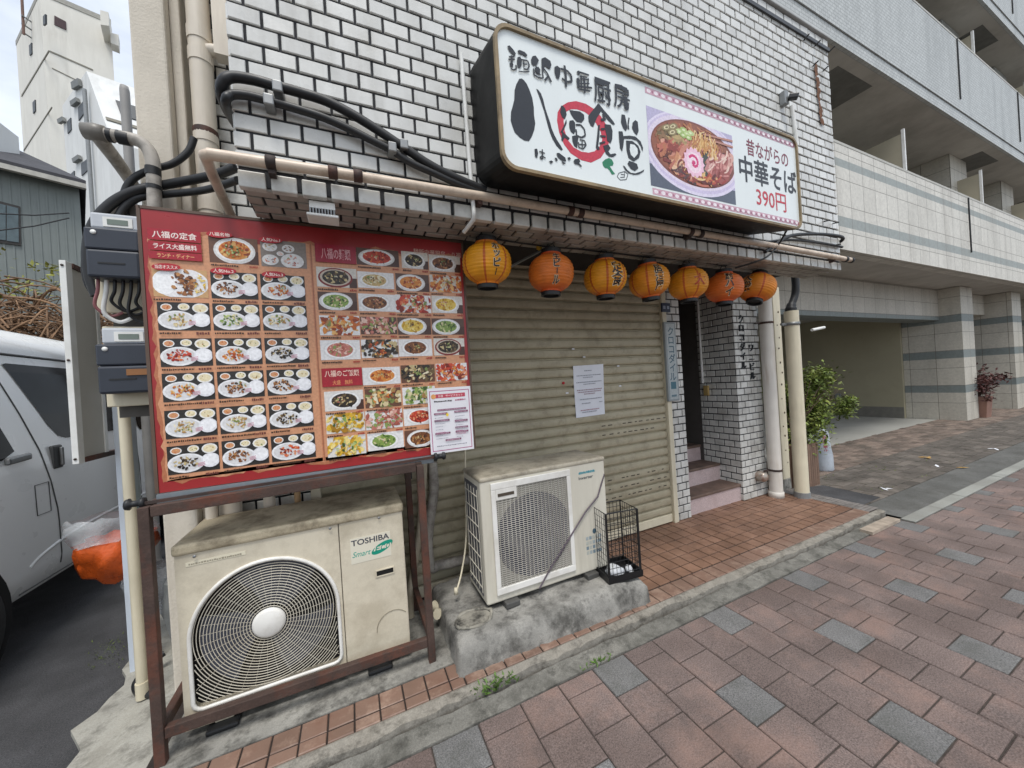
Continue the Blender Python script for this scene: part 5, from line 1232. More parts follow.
g = MB(); g.tube(spline(B_), .0165, 10); o2 = g.build('cable', M_black); tag(o2, 'lower of the two thick black hoses sagging across the white tiled wall', 'cable', 'black hoses over the upper wall')
for i, q in enumerate(((264, 294), (234, 340), (697, 492), (657, 502))):
    p = at(*zc4(*q), 1.645); g = MB(); g.box(p.x-.018, p.x+.018, 1.638, 1.70, p.z-.022, p.z+.022)
    tag(g.build('hose_clip', M_steel, bevel=.005), 'small metal clip on the ' + ('upper black hose near its bend', 'lower black hose near its bend', 'upper black hose halfway to the sign', 'lower black hose halfway to the sign')[i], 'clip', 'clips on the black hoses')
# cables at left between wall and meters
def cab(lab, pts, y, r, m=M_black):
    P = [at(a, b, y if len(p) == 2 else p[2]) for p in pts for a, b in [p[:2]]]
    g = MB(); g.tube(spline(P), r, 10); return tag(g.build('cable', m), lab, 'cable', 'black cables at the meters')
cab('thickest black cable bending down behind the electric meters', [(238, 166, 2.0), (215, 175, 2.2), (170, 184), (138, 190), (112, 203), (94, 224), (88, 250), (90, 275), (97, 296)], 2.32, .022)
cab('black cable below the thickest one, reaching the top meter', [(238, 180, 2.0), (205, 190, 2.2), (160, 195), (138, 198), (124, 208), (116, 222)], 2.33, .017)
cab('pair of black cables dipping from the drainpipe to the meters', [(194, 138), (188, 152), (172, 164), (150, 170), (132, 180), (124, 196), (126, 216)], 2.36, .016)
cab('thin black cable hanging left of the meter boards', [(94, 224), (90, 240), (84, 262), (86, 282), (94, 296)], 2.36, .010)
# taped service pipes
tp = thing('service_pipe', 'bent grey conduit wrapped with black tape rising above the electric meters', 'conduit', (-.95, 2.3, 2.4))
M_tape = mat('taped_conduit', '#a9a39a', .55, .15, 12, dirt='#4c4740', dirt_amt=.55, dirt_scale=9)
g = MB(); g.tube(spline([at(155, 222, 2.3), at(154, 185, 2.3), at(152, 158, 2.3), at(142, 143, 2.3), at(122, 137, 2.3), at(98, 134, 2.3)]), .028, 14); pb(g, 'front_leg', M_tape, tp)
g = MB(); g.tube(spline([at(98, 135, 2.3), at(103, 143, 2.34), at(116, 160, 2.5), at(130, 180, 2.7), at(136, 192, 2.8)]), .030, 14); pb(g, 'rear_leg', M_tape, tp)
g = MB(); q = at(97, 133, 2.3); g.lathe([(0, -.05), (.034, -.045), (.040, 0), (.036, .03), (0, .035)], 14, q, ax='x'); pb(g, 'weather_cap', mat('cap_grey', '#77736c', .5), tp)
for (a, b, c_, d) in ((130, 139.5, 118, 137), (153, 168, 153.2, 176), (154, 186, 154.2, 190), (113, 136, 108, 135)):
    g = MB(); g.tube([at(a, b, 2.3), at(c_, d, 2.3)], .0305, 14); pb(g, 'tape_wrap', M_black, tp)
# pipes right of the column
d1 = thing('drainpipe', 'white drainpipe with a rusty stain right beside the tiled column', 'drainpipe', (4.27, 2.42, 0))
g = MB(); g.tube([(4.262, 2.42, .036), (4.262, 2.42, 2.434)], .066, 20); pb(g, 'pipe', M_pvc_white, d1)
g = MB(); g.lathe([(.0675, .036), (.074, .036), (.074, .10), (.0675, .105)], 20, (4.262, 2.42, 0)); pb(g, 'foot_collar', M_pvc_white, d1)
for z in (.345, 1.985):
    g = MB(); g.lathe([(.0665, z-.011), (.0705, z-.011), (.0705, z+.011), (.0665, z+.011)], 20, (4.262, 2.42, 0)); g.box(4.11, 4.20, 2.44, 2.455, z-.008, z+.008); pb(g, 'clamp', M_rust_dark, d1)
d2 = thing('drainpipe', 'cream pipe with a dark foot, outermost on the right of the tiled column', 'drainpipe', (4.46, 2.27, 0))
g = MB(); g.tube([(4.462, 2.27, .10), (4.462, 2.27, 2.09)], .068, 20); pb(g, 'pipe', M_cream, d2)
g = MB(); g.lathe([(.0, .036), (.076, .036), (.076, .10), (.0, .10)], 20, (4.462, 2.27, 0), smooth=False); pb(g, 'foot_collar', M_greymetal, d2)
g = MB(); g.tube(spline([(4.462, 2.27, 2.085), (4.462, 2.27, 2.13), (4.485, 2.27, 2.17), (4.53, 2.26, 2.26), (4.54, 2.25, 2.36), (4.54, 2.25, 2.5)]), [.055]*6+[.045]*6+[.036]*19, 14); pb(g, 'black_hose', M_black, d2)
g = MB(); g.lathe([(.069, 1.93), (.074, 1.93), (.074, 1.965), (.069, 1.965)], 20, (4.462, 2.27, 0)); g.box(4.30, 4.40, 2.28, 2.30, 1.935, 1.96); pb(g, 'clamp', M_steel, d2)
d3 = thing('pillar', 'cream square post with dark pitted holes between the two pipes', 'post', (4.66, 2.5, 0))
g = MB(); g.box(4.56, 4.70, 2.50, 2.62, .16, 2.43); pb(g, 'post', M_cream, d3, bevel=.006)
g = MB(); g.box(4.555, 4.705, 2.495, 2.625, .036, .16); pb(g, 'foot', M_conc, d3, bevel=.006)
g = MB()
for i in range(13):
    z = .35+.15*i; x = 4.635+random.uniform(-.02, .025); g.lathe([(0, -.001), (random.uniform(.008, .014), -.001), (.004, .002)], 7, (x, 2.4985, z+random.uniform(-.03, .03)), ax='y')
pb(g, 'rust_holes', mat('rust_hole', '#4d3d30', .9), d3)
g = MB(); q = at(790, 481, 2.3); 
tu = MB(); tu.tube([at(812, 330, 2.4), at(824, 327.5, 2.4)], .018, 8); tag(tu.build('fluorescent_tube', M_white), 'short white tube sticking out right of the cream pipe', 'tube')
# dryer/vent cap on column
vc = thing('vent_cap', 'rusty steel vent cowl low on the tiled column', 'vent', (4.16, 2.5, .28))
q = at(764, 477, 2.46)
g = MB(); g.lathe([(.05, .07), (.056, .06), (.056, -.01), (.035, -.03), (0, -.035)], 16, q, ax='y'); pb(g, 'cowl', mat('vent_steel', '#b0a79c', .35, .2, 14, metal=.5, dirt='#8a4a28', dirt_amt=.75, dirt_scale=13), vc)
# cables hanging at overhang right end
g = MB(); g.tube(spline([at(765, 252, 1.66), at(775, 245, 1.66), at(790, 236, 1.66), at(815, 234, 1.66), at(838, 236, 1.66), at(843, 239, 1.68), at(838, 243, 1.72)]), .014, 8); tag(g.build('cable', M_black), 'black cable looping past the right end of the sign box', 'cable')
g = MB(); g.tube(spline([at(760, 243, 1.68), at(790, 240, 1.68), at(820, 243, 1.68), at(842, 247, 1.68)]), .011, 8); tag(g.build('cable', M_black), 'black cable below the loop at the right end of the sign box', 'cable')
g = MB(); g.tube(spline([at(788, 228, 1.55), at(778, 245, 1.64), at(768, 256, 1.66), at(755, 262, 1.7), at(735, 268, 1.8)]), .007, 6); tag(g.build('cable', M_black), 'thin black wire drooping from the sign box to the lanterns', 'cable')
for i, (px, py) in enumerate(((824, 221.5), (833, 223.5), (815, 46), (829, 52), (813, 66), (823, 71), (835, 245), (804, 40))):
    p = at(px, py, 1.695); g = MB(); g.tube([p, p+Vector((-.05, -.06, -.022))], .006, 6); tag(g.build('wall_stud', M_blackmetal), 'short black metal pin in the tiled wall, ' + ('left one above the looped cable', 'right one above the looped cable', 'left one above the rust streak', 'topmost near the right wall edge', 'left one beside the rust streak', 'right one beside the rust streak', 'low at the pipe end', 'furthest left under the roof edge')[i], 'pin', 'pins in the upper wall')
fl2 = thing('flood_lamp', 'small grey flood lamp on a white conduit above the right end of the sign', 'lamp', at(789, 97, 1.69))
p = at(788, 97, 1.65)
g = MB(); g.box(p.x-.028, p.x+.022, 1.655, 1.70, p.z-.05, p.z+.06); pb(g, 'back_box', M_greymetal, fl2, bevel=.006)
g = MB(); g.bar(p+Vector((.005, .0, .0)), p+Vector((.045, -.05, -.02)), .045, .04); pb(g, 'head', M_blackmetal, fl2, bevel=.008)
g = MB(); g.tube([at(791.5, 106, 1.69), at(797, 146, 1.69)], .016, 8); pb(g, 'conduit', M_white, fl2)
rs = MB(); rr = random.Random(12)
for i in range(26):
    t = i/26; p = at(816+6*t+rr.uniform(-1.2, 1.2), 66+58*t, 1.691); a = rr.uniform(.010, .03); b = rr.uniform(.02, .05)
    rs.mesh([(p.x, 1.6885, p.z)]+[(p.x+a*math.cos(k*.785)*rr.uniform(.6, 1.1), 1.6895, p.z+b*math.sin(k*.785)*rr.uniform(.6, 1.1)) for k in range(8)], [(0, k+1, (k+1) % 8+1) for k in range(8)])
o = rs.build('rust_scar', mat('rust_scar', '#6d4a35', .9, .3, 20, bump=.5)); par(o, shop)

# ================================================================== METERS, POSTS, PROJECTING SIGN (left edge)
def meter(zb, bh, lab, tape=False, xo=0):
    mt = thing('electric_meter', lab, 'electric meter', (-.95+xo, 2.3, zb), group='electric meters on the left edge')
    M_mb = mat('meter_case', '#2f343e', .4, .08, 8); x0 = -1.048+xo
    g = MB(); g.box(x0, x0+.205, 2.30, 2.32, zb-bh+.38, zb+.38); pb(g, 'back_board', M_cream, mt, bevel=.005)
    g = MB(); g.box(x0+.02, x0+.20, 2.20, 2.299, zb+.06, zb+.185); pb(g, 'terminal_cover', M_mb, mt, bevel=.010)
    g = MB(); g.box(x0+.016, x0+.20, 2.205, 2.299, zb+.187, zb+.285); pb(g, 'meter_body', M_mb, mt, bevel=.008)
    g = MB(); g.box(x0+.03, x0+.20, 2.225, 2.299, zb+.287, zb+.362); pb(g, 'window', mat('meter_clear', '#b9bdc2', .15, .06, 10), mt, bevel=.010)
    g = MB(); g.box(x0+.075, x0+.175, 2.2215, 2.2245, zb+.298, zb+.342); pb(g, 'display_frame', M_white, mt)
    g = MB(); g.box(x0+.090, x0+.160, 2.2195, 2.2212, zb+.308, zb+.332); pb(g, 'display', mat('lcd', '#6f7a70', .2), mt)
    g = MB(); g.lathe([(0, -.002), (.010, -.002), (.010, .001)], 12, (x0+.05, 2.2035, zb+.262), ax='y'); pb(g, 'seal', M_white, mt)
    g = MB(); g.box(x0+.06, x0+.15, 2.1975, 2.1998, zb+.12, zb+.127); pb(g, 'cover_line', M_black, mt)
    if bh > .4:
        for i in range(6):
            x = x0+.035+.028*i; g = MB(); dz = .06+.03*math.sin(i*2)
            g.tube(spline([Vector((x, 2.25, zb+.065)), Vector((x-.004, 2.25, zb+.01)), Vector((x-.02, 2.26, zb-dz)), Vector((x+.02, 2.28, zb-dz-.04)), Vector((x+.06, 2.29, zb-dz-.02))]), .0065 if i != 1 else .0085, 7)
            pb(g, 'lead_wire', M_white if i == 1 else (mat('pink_wire', '#8f5a5c', .5) if i == 0 else M_black), mt)
    if tape: g = MB(); g.box(x0+.12, x0+.206, 2.193, 2.1972, zb+.14, zb+.168); pb(g, 'tape', mat('brown_tape', '#8d6038', .5), mt)
    return mt
meter(2.03, .46, 'upper electric meter in a dark case on a cream board, wires hanging below', xo=.0)
meter(1.505, .38, 'lower electric meter in a dark case with brown tape across it', True, xo=.012)
g = MB(); g.box(-1.02, -.80, 2.36, 2.39, 1.45, 2.5); tag(g.build('backing_panel', mat('panel_grey', '#56534e', .8, .15, 6)), 'dark grey weathered panel behind the two electric meters', 'panel')
wp = MB(); wp.box(-1.215, -1.145, 2.74, 2.81, -.01, 1.62); tag(wp.build('steel_post', mat('bluewhite_paint', '#c9d2dc', .5, .05, 3, dirt='#7d5f45', dirt_amt=.4, dirt_scale=5, streak=True), bevel=.004), 'pale blue painted square steel post left of the rusty stand', 'post')
tpi = thing('drain_hose', 'thin cream pipe ending in a black elbow on the concrete slab', 'pipe', (-1.0, 2.45, 0))
g = MB(); g.tube([(-1.042, 2.45, .10), (-1.042, 2.45, 1.52)], .022, 12); pb(g, 'pipe', M_cream, tpi)
g = MB(); g.tube(spline([Vector((-.96, 2.42, .05)), Vector((-1.0, 2.43, .045)), Vector((-1.06, 2.47, .04)), Vector((-1.11, 2.55, .05)), Vector((-1.09, 2.64, .08)), Vector((-1.04, 2.68, .10))]), .016, 9); pb(g, 'black_tube', M_black, tpi)
g = MB(); g.tube([(-1.042, 2.45, .03), (-1.042, 2.45, .11)], .027, 12); pb(g, 'elbow', M_cream, tpi)
g = MB(); g.tube([(-.70, 2.38, .24), (-.70, 2.38, 1.25)], .026, 10); g.box(-.735, -.665, 2.345, 2.415, .02, .25); tag(g.build('wall_pipe', M_pvc), 'beige pipe with a square foot close behind the big air conditioner', 'pipe')
for nm, x, r_ in (('first', -.46, .03), ('second', -.32, .017)):
    g = MB(); g.tube([(x, 2.47, .03), (x, 2.47, 1.35)], r_, 12); tag(g.build('wall_pipe', M_pvc if r_ > .02 else mat('tan_pvc', '#b08f68', .5)), 'thick beige pipe showing between stand and big air conditioner' if r_ > .02 else 'thin tan pipe beside the thick one behind the big air conditioner', 'pipe')
sgn = thing('projecting_sign', 'thin blank white box sign seen edge-on, projecting beside the parked van', 'sign', (-1.25, 2.6, 1.23))
g = MB(); g.box(-1.262, -1.238, 2.50, 2.545, 1.235, 2.245); g.box(-1.262, -1.238, 2.715, 2.745, 1.235, 2.245); pb(g, 'edge_frame', M_white, sgn, bevel=.002)
g = MB(); g.box(-1.258, -1.242, 2.5452, 2.7148, 1.262, 2.218); pb(g, 'blank_panel', mat('blank_panel', '#b9b6ad', .5, .05, 4), sgn)
g = MB(); g.box(-1.266, -1.234, 2.546, 2.90, 1.236, 1.261); g.box(-1.266, -1.234, 2.546, 2.90, 2.219, 2.244); pb(g, 'rust_frame', M_rust, sgn)
g = MB(); g.lathe([(0, -.003), (.006, -.002), (.006, 0)], 8, (-1.25, 2.498, 2.22), ax='y'); g.lathe([(0, -.003), (.006, -.002), (.006, 0)], 8, (-1.25, 2.498, 1.75), ax='y'); g.lathe([(0, -.003), (.006, -.002), (.006, 0)], 8, (-1.25, 2.498, 1.26), ax='y'); pb(g, 'screws', M_rust_dark, sgn)
# refrigerant line bundle between the units
g = MB(); P = [at(*q_, 2.50) for q_ in ((432, 462), (434, 490), (430, 520), (428, 545), (431, 567))]+[Vector((.50, 2.50, .26)), Vector((.66, 2.46, .27)), Vector((.78, 2.44, .27))]
g.tube(spline(P), .034, 12); tag(g.build('pipe_bundle', M_tape), 'grey taped pipe bundle hanging down the shutter to the smaller air conditioner', 'pipe')
g = MB(); g.tube(spline([at(424, 462, 2.47), at(421, 520, 2.47), at(414, 565, 2.47), at(410, 600, 2.42), at(413, 630, 2.35), at(423, 648, 2.30), at(430, 655, 2.28)]), .024, 10); tag(g.build('drain_hose', mat('hose_cream', '#b8ad98', .5, .12, 9, dirt='#6b6250', dirt_amt=.5)), 'pale hose curving down behind the rusty stand post', 'hose')
g = MB(); g.tube(spline([at(465, 450, 2.40), at(466, 500, 2.36), at(466, 540, 2.30), at(462, 570, 2.22), at(457, 590, 2.15)]), .006, 7); q = at(456, 591, 2.14); g.lathe([(.0, -.02), (.014, -.018), (.010, .02), (0, .02)], 10, q); tag(g.build('cord', M_cream), 'thin pale cord with a plug hanging left of the smaller air conditioner', 'cord')
g = MB(); g.box(.30, .345, 2.46, 2.50, .9, 1.10); tag(g.build('support_post', M_blackmetal), 'short black support behind the menu board by the stand', 'post')
g = MB(); g.tube([(.40, 2.30, .12), (.45, 2.22, .10), (.40, 2.18, .13)], .03, 10); tag(g.build('pipe_elbow', M_cream), 'cream pipe elbow on the ground behind the rusty stand', 'pipe')
g = MB(); rr = random.Random(3)
for i in range(150):
    x0 = .56+rr.gauss(0, .055); y0 = 1.655+rr.gauss(0, .012); a = rr.uniform(0, 6.28); L_ = rr.uniform(.012, .04); hgt = rr.uniform(.01, .05); w_ = L_*.3
    dx, dy = math.cos(a), math.sin(a)
    p0 = Vector((x0, y0, .012+rr.uniform(0, .03))); p1 = p0+Vector((dx*L_, dy*L_, hgt*.5)); nrm = Vector((-dy, dx, 0))*w_/2
    g.face([p0, (p0+p1)/2+nrm, p1, (p0+p1)/2-nrm])
M_leaf = mat('weed_leaf', '#4f6b2c', .6, .3, 30, island=.45)
tag(g.build('weed', M_leaf), 'small green weed growing out of the kerb joint before the concrete block', 'weed')
g = MB()
for i in range(46):
    x0 = 1.10+rr.gauss(0, .05); y0 = 1.545+rr.gauss(0, .012); a = rr.uniform(0, 6.28); L_ = rr.uniform(.01, .025); p0 = Vector((x0, y0, .006)); p1 = p0+Vector((math.cos(a)*L_, math.sin(a)*L_, rr.uniform(.002, .02))); n1 = Vector((-math.sin(a), math.cos(a), 0))*L_*.18
    g.face([p0, (p0+p1)/2+n1, p1, (p0+p1)/2-n1])
tag(g.build('weed', M_leaf), 'tiny weed at the paving edge right of the other weed', 'weed')
g = MB(); g.box(3.98, 4.50, 1.515, 1.60, .004, .030); tag(g.build('timber_strip', mat('pale_timber', '#a09384', .85, .2, 14, bump=.5)), 'grey weathered strip lying in the gutter at the kerb end', 'strip')

# ================================================================== APARTMENT BLOCK (right)
M_stone = mat_grid('stone_cladding', '#bfbaae', '#6a655b', .43, .40, .004, 0, .6, .05, dirt='#6f675a', dirt_amt=.25, bands=[(.633, .807, '#7d8583'), (1.42, 1.594, '#7d8583'), (2.236, 2.397, '#7d8583')])
M_stone_up = mat_grid('stone_parapet', '#d0cdc4', '#77726a', .36, .362, .004, 0, .6, .05, dirt='#7b7468', dirt_amt=.3, bands=[(3.33, 3.47, '#989e9b'), (4.15, 4.26, '#989e9b')])
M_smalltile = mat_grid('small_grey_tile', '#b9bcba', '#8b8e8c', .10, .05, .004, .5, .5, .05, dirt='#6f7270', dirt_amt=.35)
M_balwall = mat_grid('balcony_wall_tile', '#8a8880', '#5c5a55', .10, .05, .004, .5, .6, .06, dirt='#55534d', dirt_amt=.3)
M_soff = mat('balcony_soffit', '#bdbab2', .8, .06, 2, dirt='#6f6a60', dirt_amt=.3, dirt_scale=1.2)
M_ventd = mat('vent_recess', '#6e6e69', .7, .15, 6)
ap = thing('apartment_block', 'large beige stone-clad apartment block with balconies and an open ground floor garage', 'building', (13, 3.4, 0))
XA, XZ = 4.75, 26
def cladbox(x0, x1, y0, y1, z0, z1, nm, m, **k): g = MB(); g.box(x0, x1, y0, y1, z0, z1); return pb(g, nm, m, ap, **k)
cladbox(XA, 12.483, 3.354, 3.75, 2.315, 3.015, 'garage_beam', mat_grid('beam_stone', '#b9b4a9', '#6a655b', .43, .30, .004, 0, .6, .05, dirt='#6f675a', dirt_amt=.3, bands=[(2.31, 2.40, '#7d8583')]))
for x in (12.484, 15.52, 18.6, 21.7): cladbox(x, x+.72, 3.025 if x < 15 else 2.93, 3.98, 0.0, 3.014, 'pillar', M_stone)
cladbox(13.21, 15.515, 3.36, 3.7, 2.50, 3.013, 'rear_beam', M_stone)
cladbox(12.40, 12.52, 3.985, 12, 0, 2.9, 'garage_side_wall', mat('garage_olive', '#a39c84', .8, .08, 2, dirt='#77715f', dirt_amt=.3, dirt_scale=1))
cladbox(XA, 12.4, 11.9, 12.0, 0, 2.9, 'garage_back_wall', MATS['garage_olive'])
cladbox(12.386, 12.3995, 3.99, 11.8, .0, .28, 'skirting', mat('skirting_grey', '#77746c', .8))
cladbox(XA, 12.5, 3.755, 12, 2.72, 2.95, 'garage_ceiling', M_soff)
cladbox(13.3, XZ, 4.6, 4.8, 0, 3.0, 'lobby_wall', M_stone)
g = MB(); g.box(12.33, 12.385, 5.2, 5.32, .48, .62); pb(g, 'socket_box', M_greymetal, ap)
FLO = [(3.018, 4.46), (5.905, 7.45), (8.86, 10.4), (11.8, 13.3)]
for i, (z0, z1) in enumerate(FLO):
    m = M_stone_up if i == 0 else M_smalltile
    cladbox(XA, XZ, 2.482, 2.66, z0+.002 if i == 0 else z0+.20, z1, 'parapet', m)
    if i: cladbox(XA, XZ, 2.50, 2.55, z0, z0+.1985, 'parapet_lip', M_smalltile)
    cladbox(XA, XZ, 2.478, 2.70, z1+.001, z1+.035, 'parapet_cap', mat('cap_stone', '#b4b2aa', .6, .06, 4))
    cladbox(XA, XZ, 2.5505 if i else 2.661, 6.0, z0+.006, z0+.18, 'balcony_slab', M_soff)
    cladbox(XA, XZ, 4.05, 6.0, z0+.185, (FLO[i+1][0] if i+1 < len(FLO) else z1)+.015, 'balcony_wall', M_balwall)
    for j, x in enumerate((6.9, 12.9, 18.5) if i == 1 else (9.6, 13.4, 18.5)):
        if i: cladbox(x, x+1.05, 2.70, 3.30, z0+.001, z0+.0055, 'soffit_vent', M_ventd)
    # partition screens with white posts, pillars on the balcony
    for x in (8.9, 12.6, 16.3, 20.0):
        cladbox(x, x+.03, 2.70, 4.0, z0+.25, z1+.90, 'partition_screen', mat('screen_beige', '#a8a08c', .5, .06, 3))
        cladbox(x-.005, x+.035, 2.662, 2.699, z0+.25, z1+.97, 'screen_post', M_white)
    for x in (12.25, 15.6, 18.9): cladbox(x, x+.95, 3.0, 4.049, z0+.19, (FLO[i+1][0] if i+1 < len(FLO) else z1+1)-.001, 'balcony_pillar', M_stone if i == 0 else M_smalltile)
    for x in (9.6, 13.1, 16.8, 20.6):
        g = MB(); g.box(x, x+1.7, 4.0, 4.045, z0+.3, z0+2.35); fr_ = pb(g, 'window', M_greymetal, ap)
        g = MB(); g.box(x+.06, x+.82, 3.985, 3.9995, z0+.36, z0+2.29); g.box(x+.88, x+1.64, 3.985, 3.9995, z0+.36, z0+2.29); o = g.build('pane', M_glass_dark); o.parent = fr_; 
        o.matrix_parent_inverse = Matrix.Identity(4); fr_w = Vector((13, 3.4, 0))
    for x in ((10.9, 15.8) if i == 0 else (10.8, 14.4)):
        g = MB(); g.tube([(x, 2.472, z0+.40), (x, 2.472, z1)], .011, 8); pb(g, 'overflow_pipe', M_black, ap)
# ground-floor recess lamp strip
# ================================================================== PLANTS
def foliage(mb, c, rad_, n, size, seed, flat=.5):
    rr = random.Random(seed); c = Vector(c)
    cl = [(Vector((rr.gauss(0, .42)*rad_[0], rr.gauss(0, .42)*rad_[1], rr.gauss(0, .42)*rad_[2])), rr.uniform(.18, .38)) for _ in range(26)]
    for i in range(n):
        q, s_ = rr.choice(cl); d = Vector((rr.gauss(0, 1), rr.gauss(0, 1), rr.gauss(0, 1)))
        p = c+q+Vector((d.x*rad_[0], d.y*rad_[1], d.z*rad_[2]))*s_*.5
        L_ = size*rr.uniform(.6, 1.25); u = Vector((rr.gauss(0, 1), rr.gauss(0, 1), rr.gauss(0, .5)-.15)).normalized(); v = u.cross(Vector((rr.gauss(0, .5), rr.gauss(0, .5), 1))).normalized()*L_*.22; k = u.cross(v).normalized()*L_*.05
        mb.mesh([p, p+u*L_*.45+v+k, p+u*L_, p+u*L_*.45-v+k], [(0, 1, 2), (0, 2, 3)])
def twigs(mb, base, c, rad_, n, seed):
    rr = random.Random(seed); base = Vector(base); c = Vector(c)
    for i in range(n):
        e = c+Vector((rr.uniform(-1, 1)*rad_[0], rr.uniform(-1, 1)*rad_[1], rr.uniform(-.6, 1)*rad_[2])); m_ = (base+e)/2+Vector((rr.uniform(-.06, .06), rr.uniform(-.06, .06), .05))
        mb.tube(spline([base+Vector((rr.uniform(-.04, .04), rr.uniform(-.04, .04), 0)), m_, e], 3), [.012*(1-.8*k/6) for k in range(7)], 5)
M_fol = mat('shrub_leaf', '#5f7030', .55, .25, 9, island=.5, dirt='#a3a04a', dirt_amt=.35, dirt_scale=7)
M_wood = mat('twig_brown', '#4d3c2e', .8, .2, 10)
sb = thing('shrub', 'bushy light green shrub growing in a brown slatted planter right of the pipes', 'shrub', (5.05, 2.65, .5))
g = MB(); foliage(g, (5.58, 2.70, .93), (.78, .40, .45), 10500, .062, 21); pb(g, 'foliage', M_fol, sb)
g = MB(); twigs(g, (5.05, 2.65, .46), (5.6, 2.70, .95), (.60, .25, .35), 34, 5); pb(g, 'stem', M_wood, sb)
pt = thing('planter', 'brown slatted square planter holding the green shrub', 'planter', (5.04, 2.65, 0))
M_slat = mat('planter_brown', '#7d6454', .7, .15, 8, dirt='#3f3129', dirt_amt=.4, dirt_scale=8, island=.15)
g = MB()
for i in range(8):
    x = 4.86+.045*i; g.box(x, x+.038, 2.45, 2.47, .0, .52); g.box(x, x+.038, 2.83, 2.85, .0, .52)
for i in range(8):
    y = 2.472+.045*i; g.box(4.84, 4.86, y, y+.038, .0, .52); g.box(5.216, 5.236, y, y+.038, .0, .52)
pb(g, 'slats', M_slat, pt)
g = MB(); g.box(4.862, 5.215, 2.472, 2.828, .005, .47); pb(g, 'soil', mat('soil', '#3a2f27', .95, .3, 20, bump=.8), pt)
bo = thing('plastic_weight', 'white tapered plastic block with red lettering beside the shrub planter', 'weight', (5.98, 2.72, 0))
hb = at(829, 428, 2.70).z
g = MB(); g.lathe([(0, 0), (.105, .0), (.115, .02), (.112, .22), (.098, .30), (.075, hb-.05), (.055, hb-.01), (.03, hb), (0, hb)], 20, (5.98, 2.76, 0)); pb(g, 'body', mat('white_plastic', '#cfd6de', .4, .05, 5, dirt='#8a8d90', dirt_amt=.4, dirt_scale=5), bo)
def wf(u, v, h): rr_ = .098+( .075-.098)*max(0, min(1, (v-.30)/(hb-.35))); a = -math.pi/2-.75+u/.1; return (5.98+(rr_+.003+h)*math.cos(a), 2.76+(rr_+.003+h)*math.sin(a), v)
f = Flat(wf); f.vtext('駐車禁止', 0, hb-.12, .050, .058, '#c23a3a', .015); par(f.build('red_lettering', None), bo)
p2 = thing('flower_pot', 'square terracotta coloured pot between the two stone pillars', 'pot', (13.45, 3.0, 0))
g = MB(); V = [(13.24,2.93,0),(13.56,2.93,0),(13.56,3.3,0),(13.24,3.3,0)]; V2 = [(13.22,2.90,.48),(13.60,2.90,.48),(13.60,3.34,.48),(13.22,3.34,.48)]; g.mesh(V+V2, [(0,1,5,4),(1,2,6,5),(2,3,7,6),(3,0,4,7),(4,5,6,7)]); pb(g, 'pot_body', mat('pot_pinkish', '#8f6c5e', .8, .12, 6), p2)
s2 = thing('shrub', 'small dark red leaved shrub in the square pot by the pillars', 'shrub', (13.5, 3.0, .62))
g = MB(); foliage(g, (13.55, 3.05, .82), (.75, .35, .34), 1300, .09, 33); pb(g, 'foliage', mat('red_leaf', '#4d2a26', .6, .25, 9, island=.4), s2)
g = MB(); twigs(g, (13.42, 3.1, .47), (13.5, 3.05, .85), (.45, .25, .3), 12, 8); pb(g, 'stem', M_wood, s2)
s3 = thing('shrub', 'dense green bush at the far right edge beyond the second pillar', 'shrub', (17.3, 2.5, 0))
g = MB(); foliage(g, (17.4, 2.35, 1.2), (.75, .6, 1.15), 2400, .14, 35); pb(g, 'foliage', mat('bush_leaf', '#4a5f28', .6, .25, 9, island=.45), s3)
g = MB(); twigs(g, (17.3, 2.4, 0), (17.3, 2.4, 1.2), (.4, .4, .8), 14, 9); pb(g, 'stem', M_wood, s3)
rr = random.Random(77); M_dead = mat('dead_leaf', '#a3824a', .8, .2, 12, island=.35)
for i, (px, py, lab) in enumerate(((962, 467, 'yellow fallen leaf on the worn paving, nearest the strip'), (925, 458, 'yellowish fallen leaves on the worn paving before the pillar'), (884, 488, 'pale scrap lying at the corner of the dark asphalt patch'), (940, 467, 'white scrap of litter on the worn paving'), (993, 449, 'pale litter scrap on the worn paving furthest right'))):
    q = atz(px, py, .008); g = MB()
    for k in range(5 if i == 1 else 2):
        a = rr.uniform(0, 6.28); L_ = .05; p0 = q+Vector((rr.uniform(-.06, .06), rr.uniform(-.04, .04), .004*k)); u = Vector((math.cos(a), math.sin(a), .15))*L_; v = Vector((-math.sin(a), math.cos(a), .1))*L_*.4
        g.face([p0-u, p0+v, p0+u, p0-v])
    tag(g.build('fallen_leaf' if i < 2 else 'litter', M_dead if i < 2 else M_paper), lab, 'leaf' if i < 2 else 'litter')
g = MB(); moss = random.Random(4)
for i in range(700):
    x = 5.0+moss.random()**1.5*2.6; y = 1.9+moss.random()*.75; L_ = moss.uniform(.008, .022); a = moss.uniform(0, 6.28); p0 = Vector((x, y, .004)); 
    if math.sin(x*6)+math.sin(y*11+x*3) < 1.0: continue
    g.face([p0, p0+Vector((math.cos(a)*L_, math.sin(a)*L_, L_*.6)), p0+Vector((math.cos(a+1)*L_*.6, math.sin(a+1)*L_*.6, L_*.2))])
o = g.build('moss', mat('moss', '#5d6a34', .9, .3, 20, island=.4)); tag(o, kind='stuff', label='moss and grass tufts in the worn paving joints', cat='moss')
g = MB()
for i in range(150):
    q = atz(moss.gauss(108, 7), moss.gauss(652, 6), -.01)+Vector((moss.gauss(0, .03), moss.gauss(0, .05), 0)); L_ = moss.uniform(.006, .018); a = moss.uniform(0, 6.28)
    g.face([q, q+Vector((math.cos(a)*L_, math.sin(a)*L_, L_*.7)), q+Vector((math.cos(a+1)*L_*.4, math.sin(a+1)*L_*.4, L_*.2))])
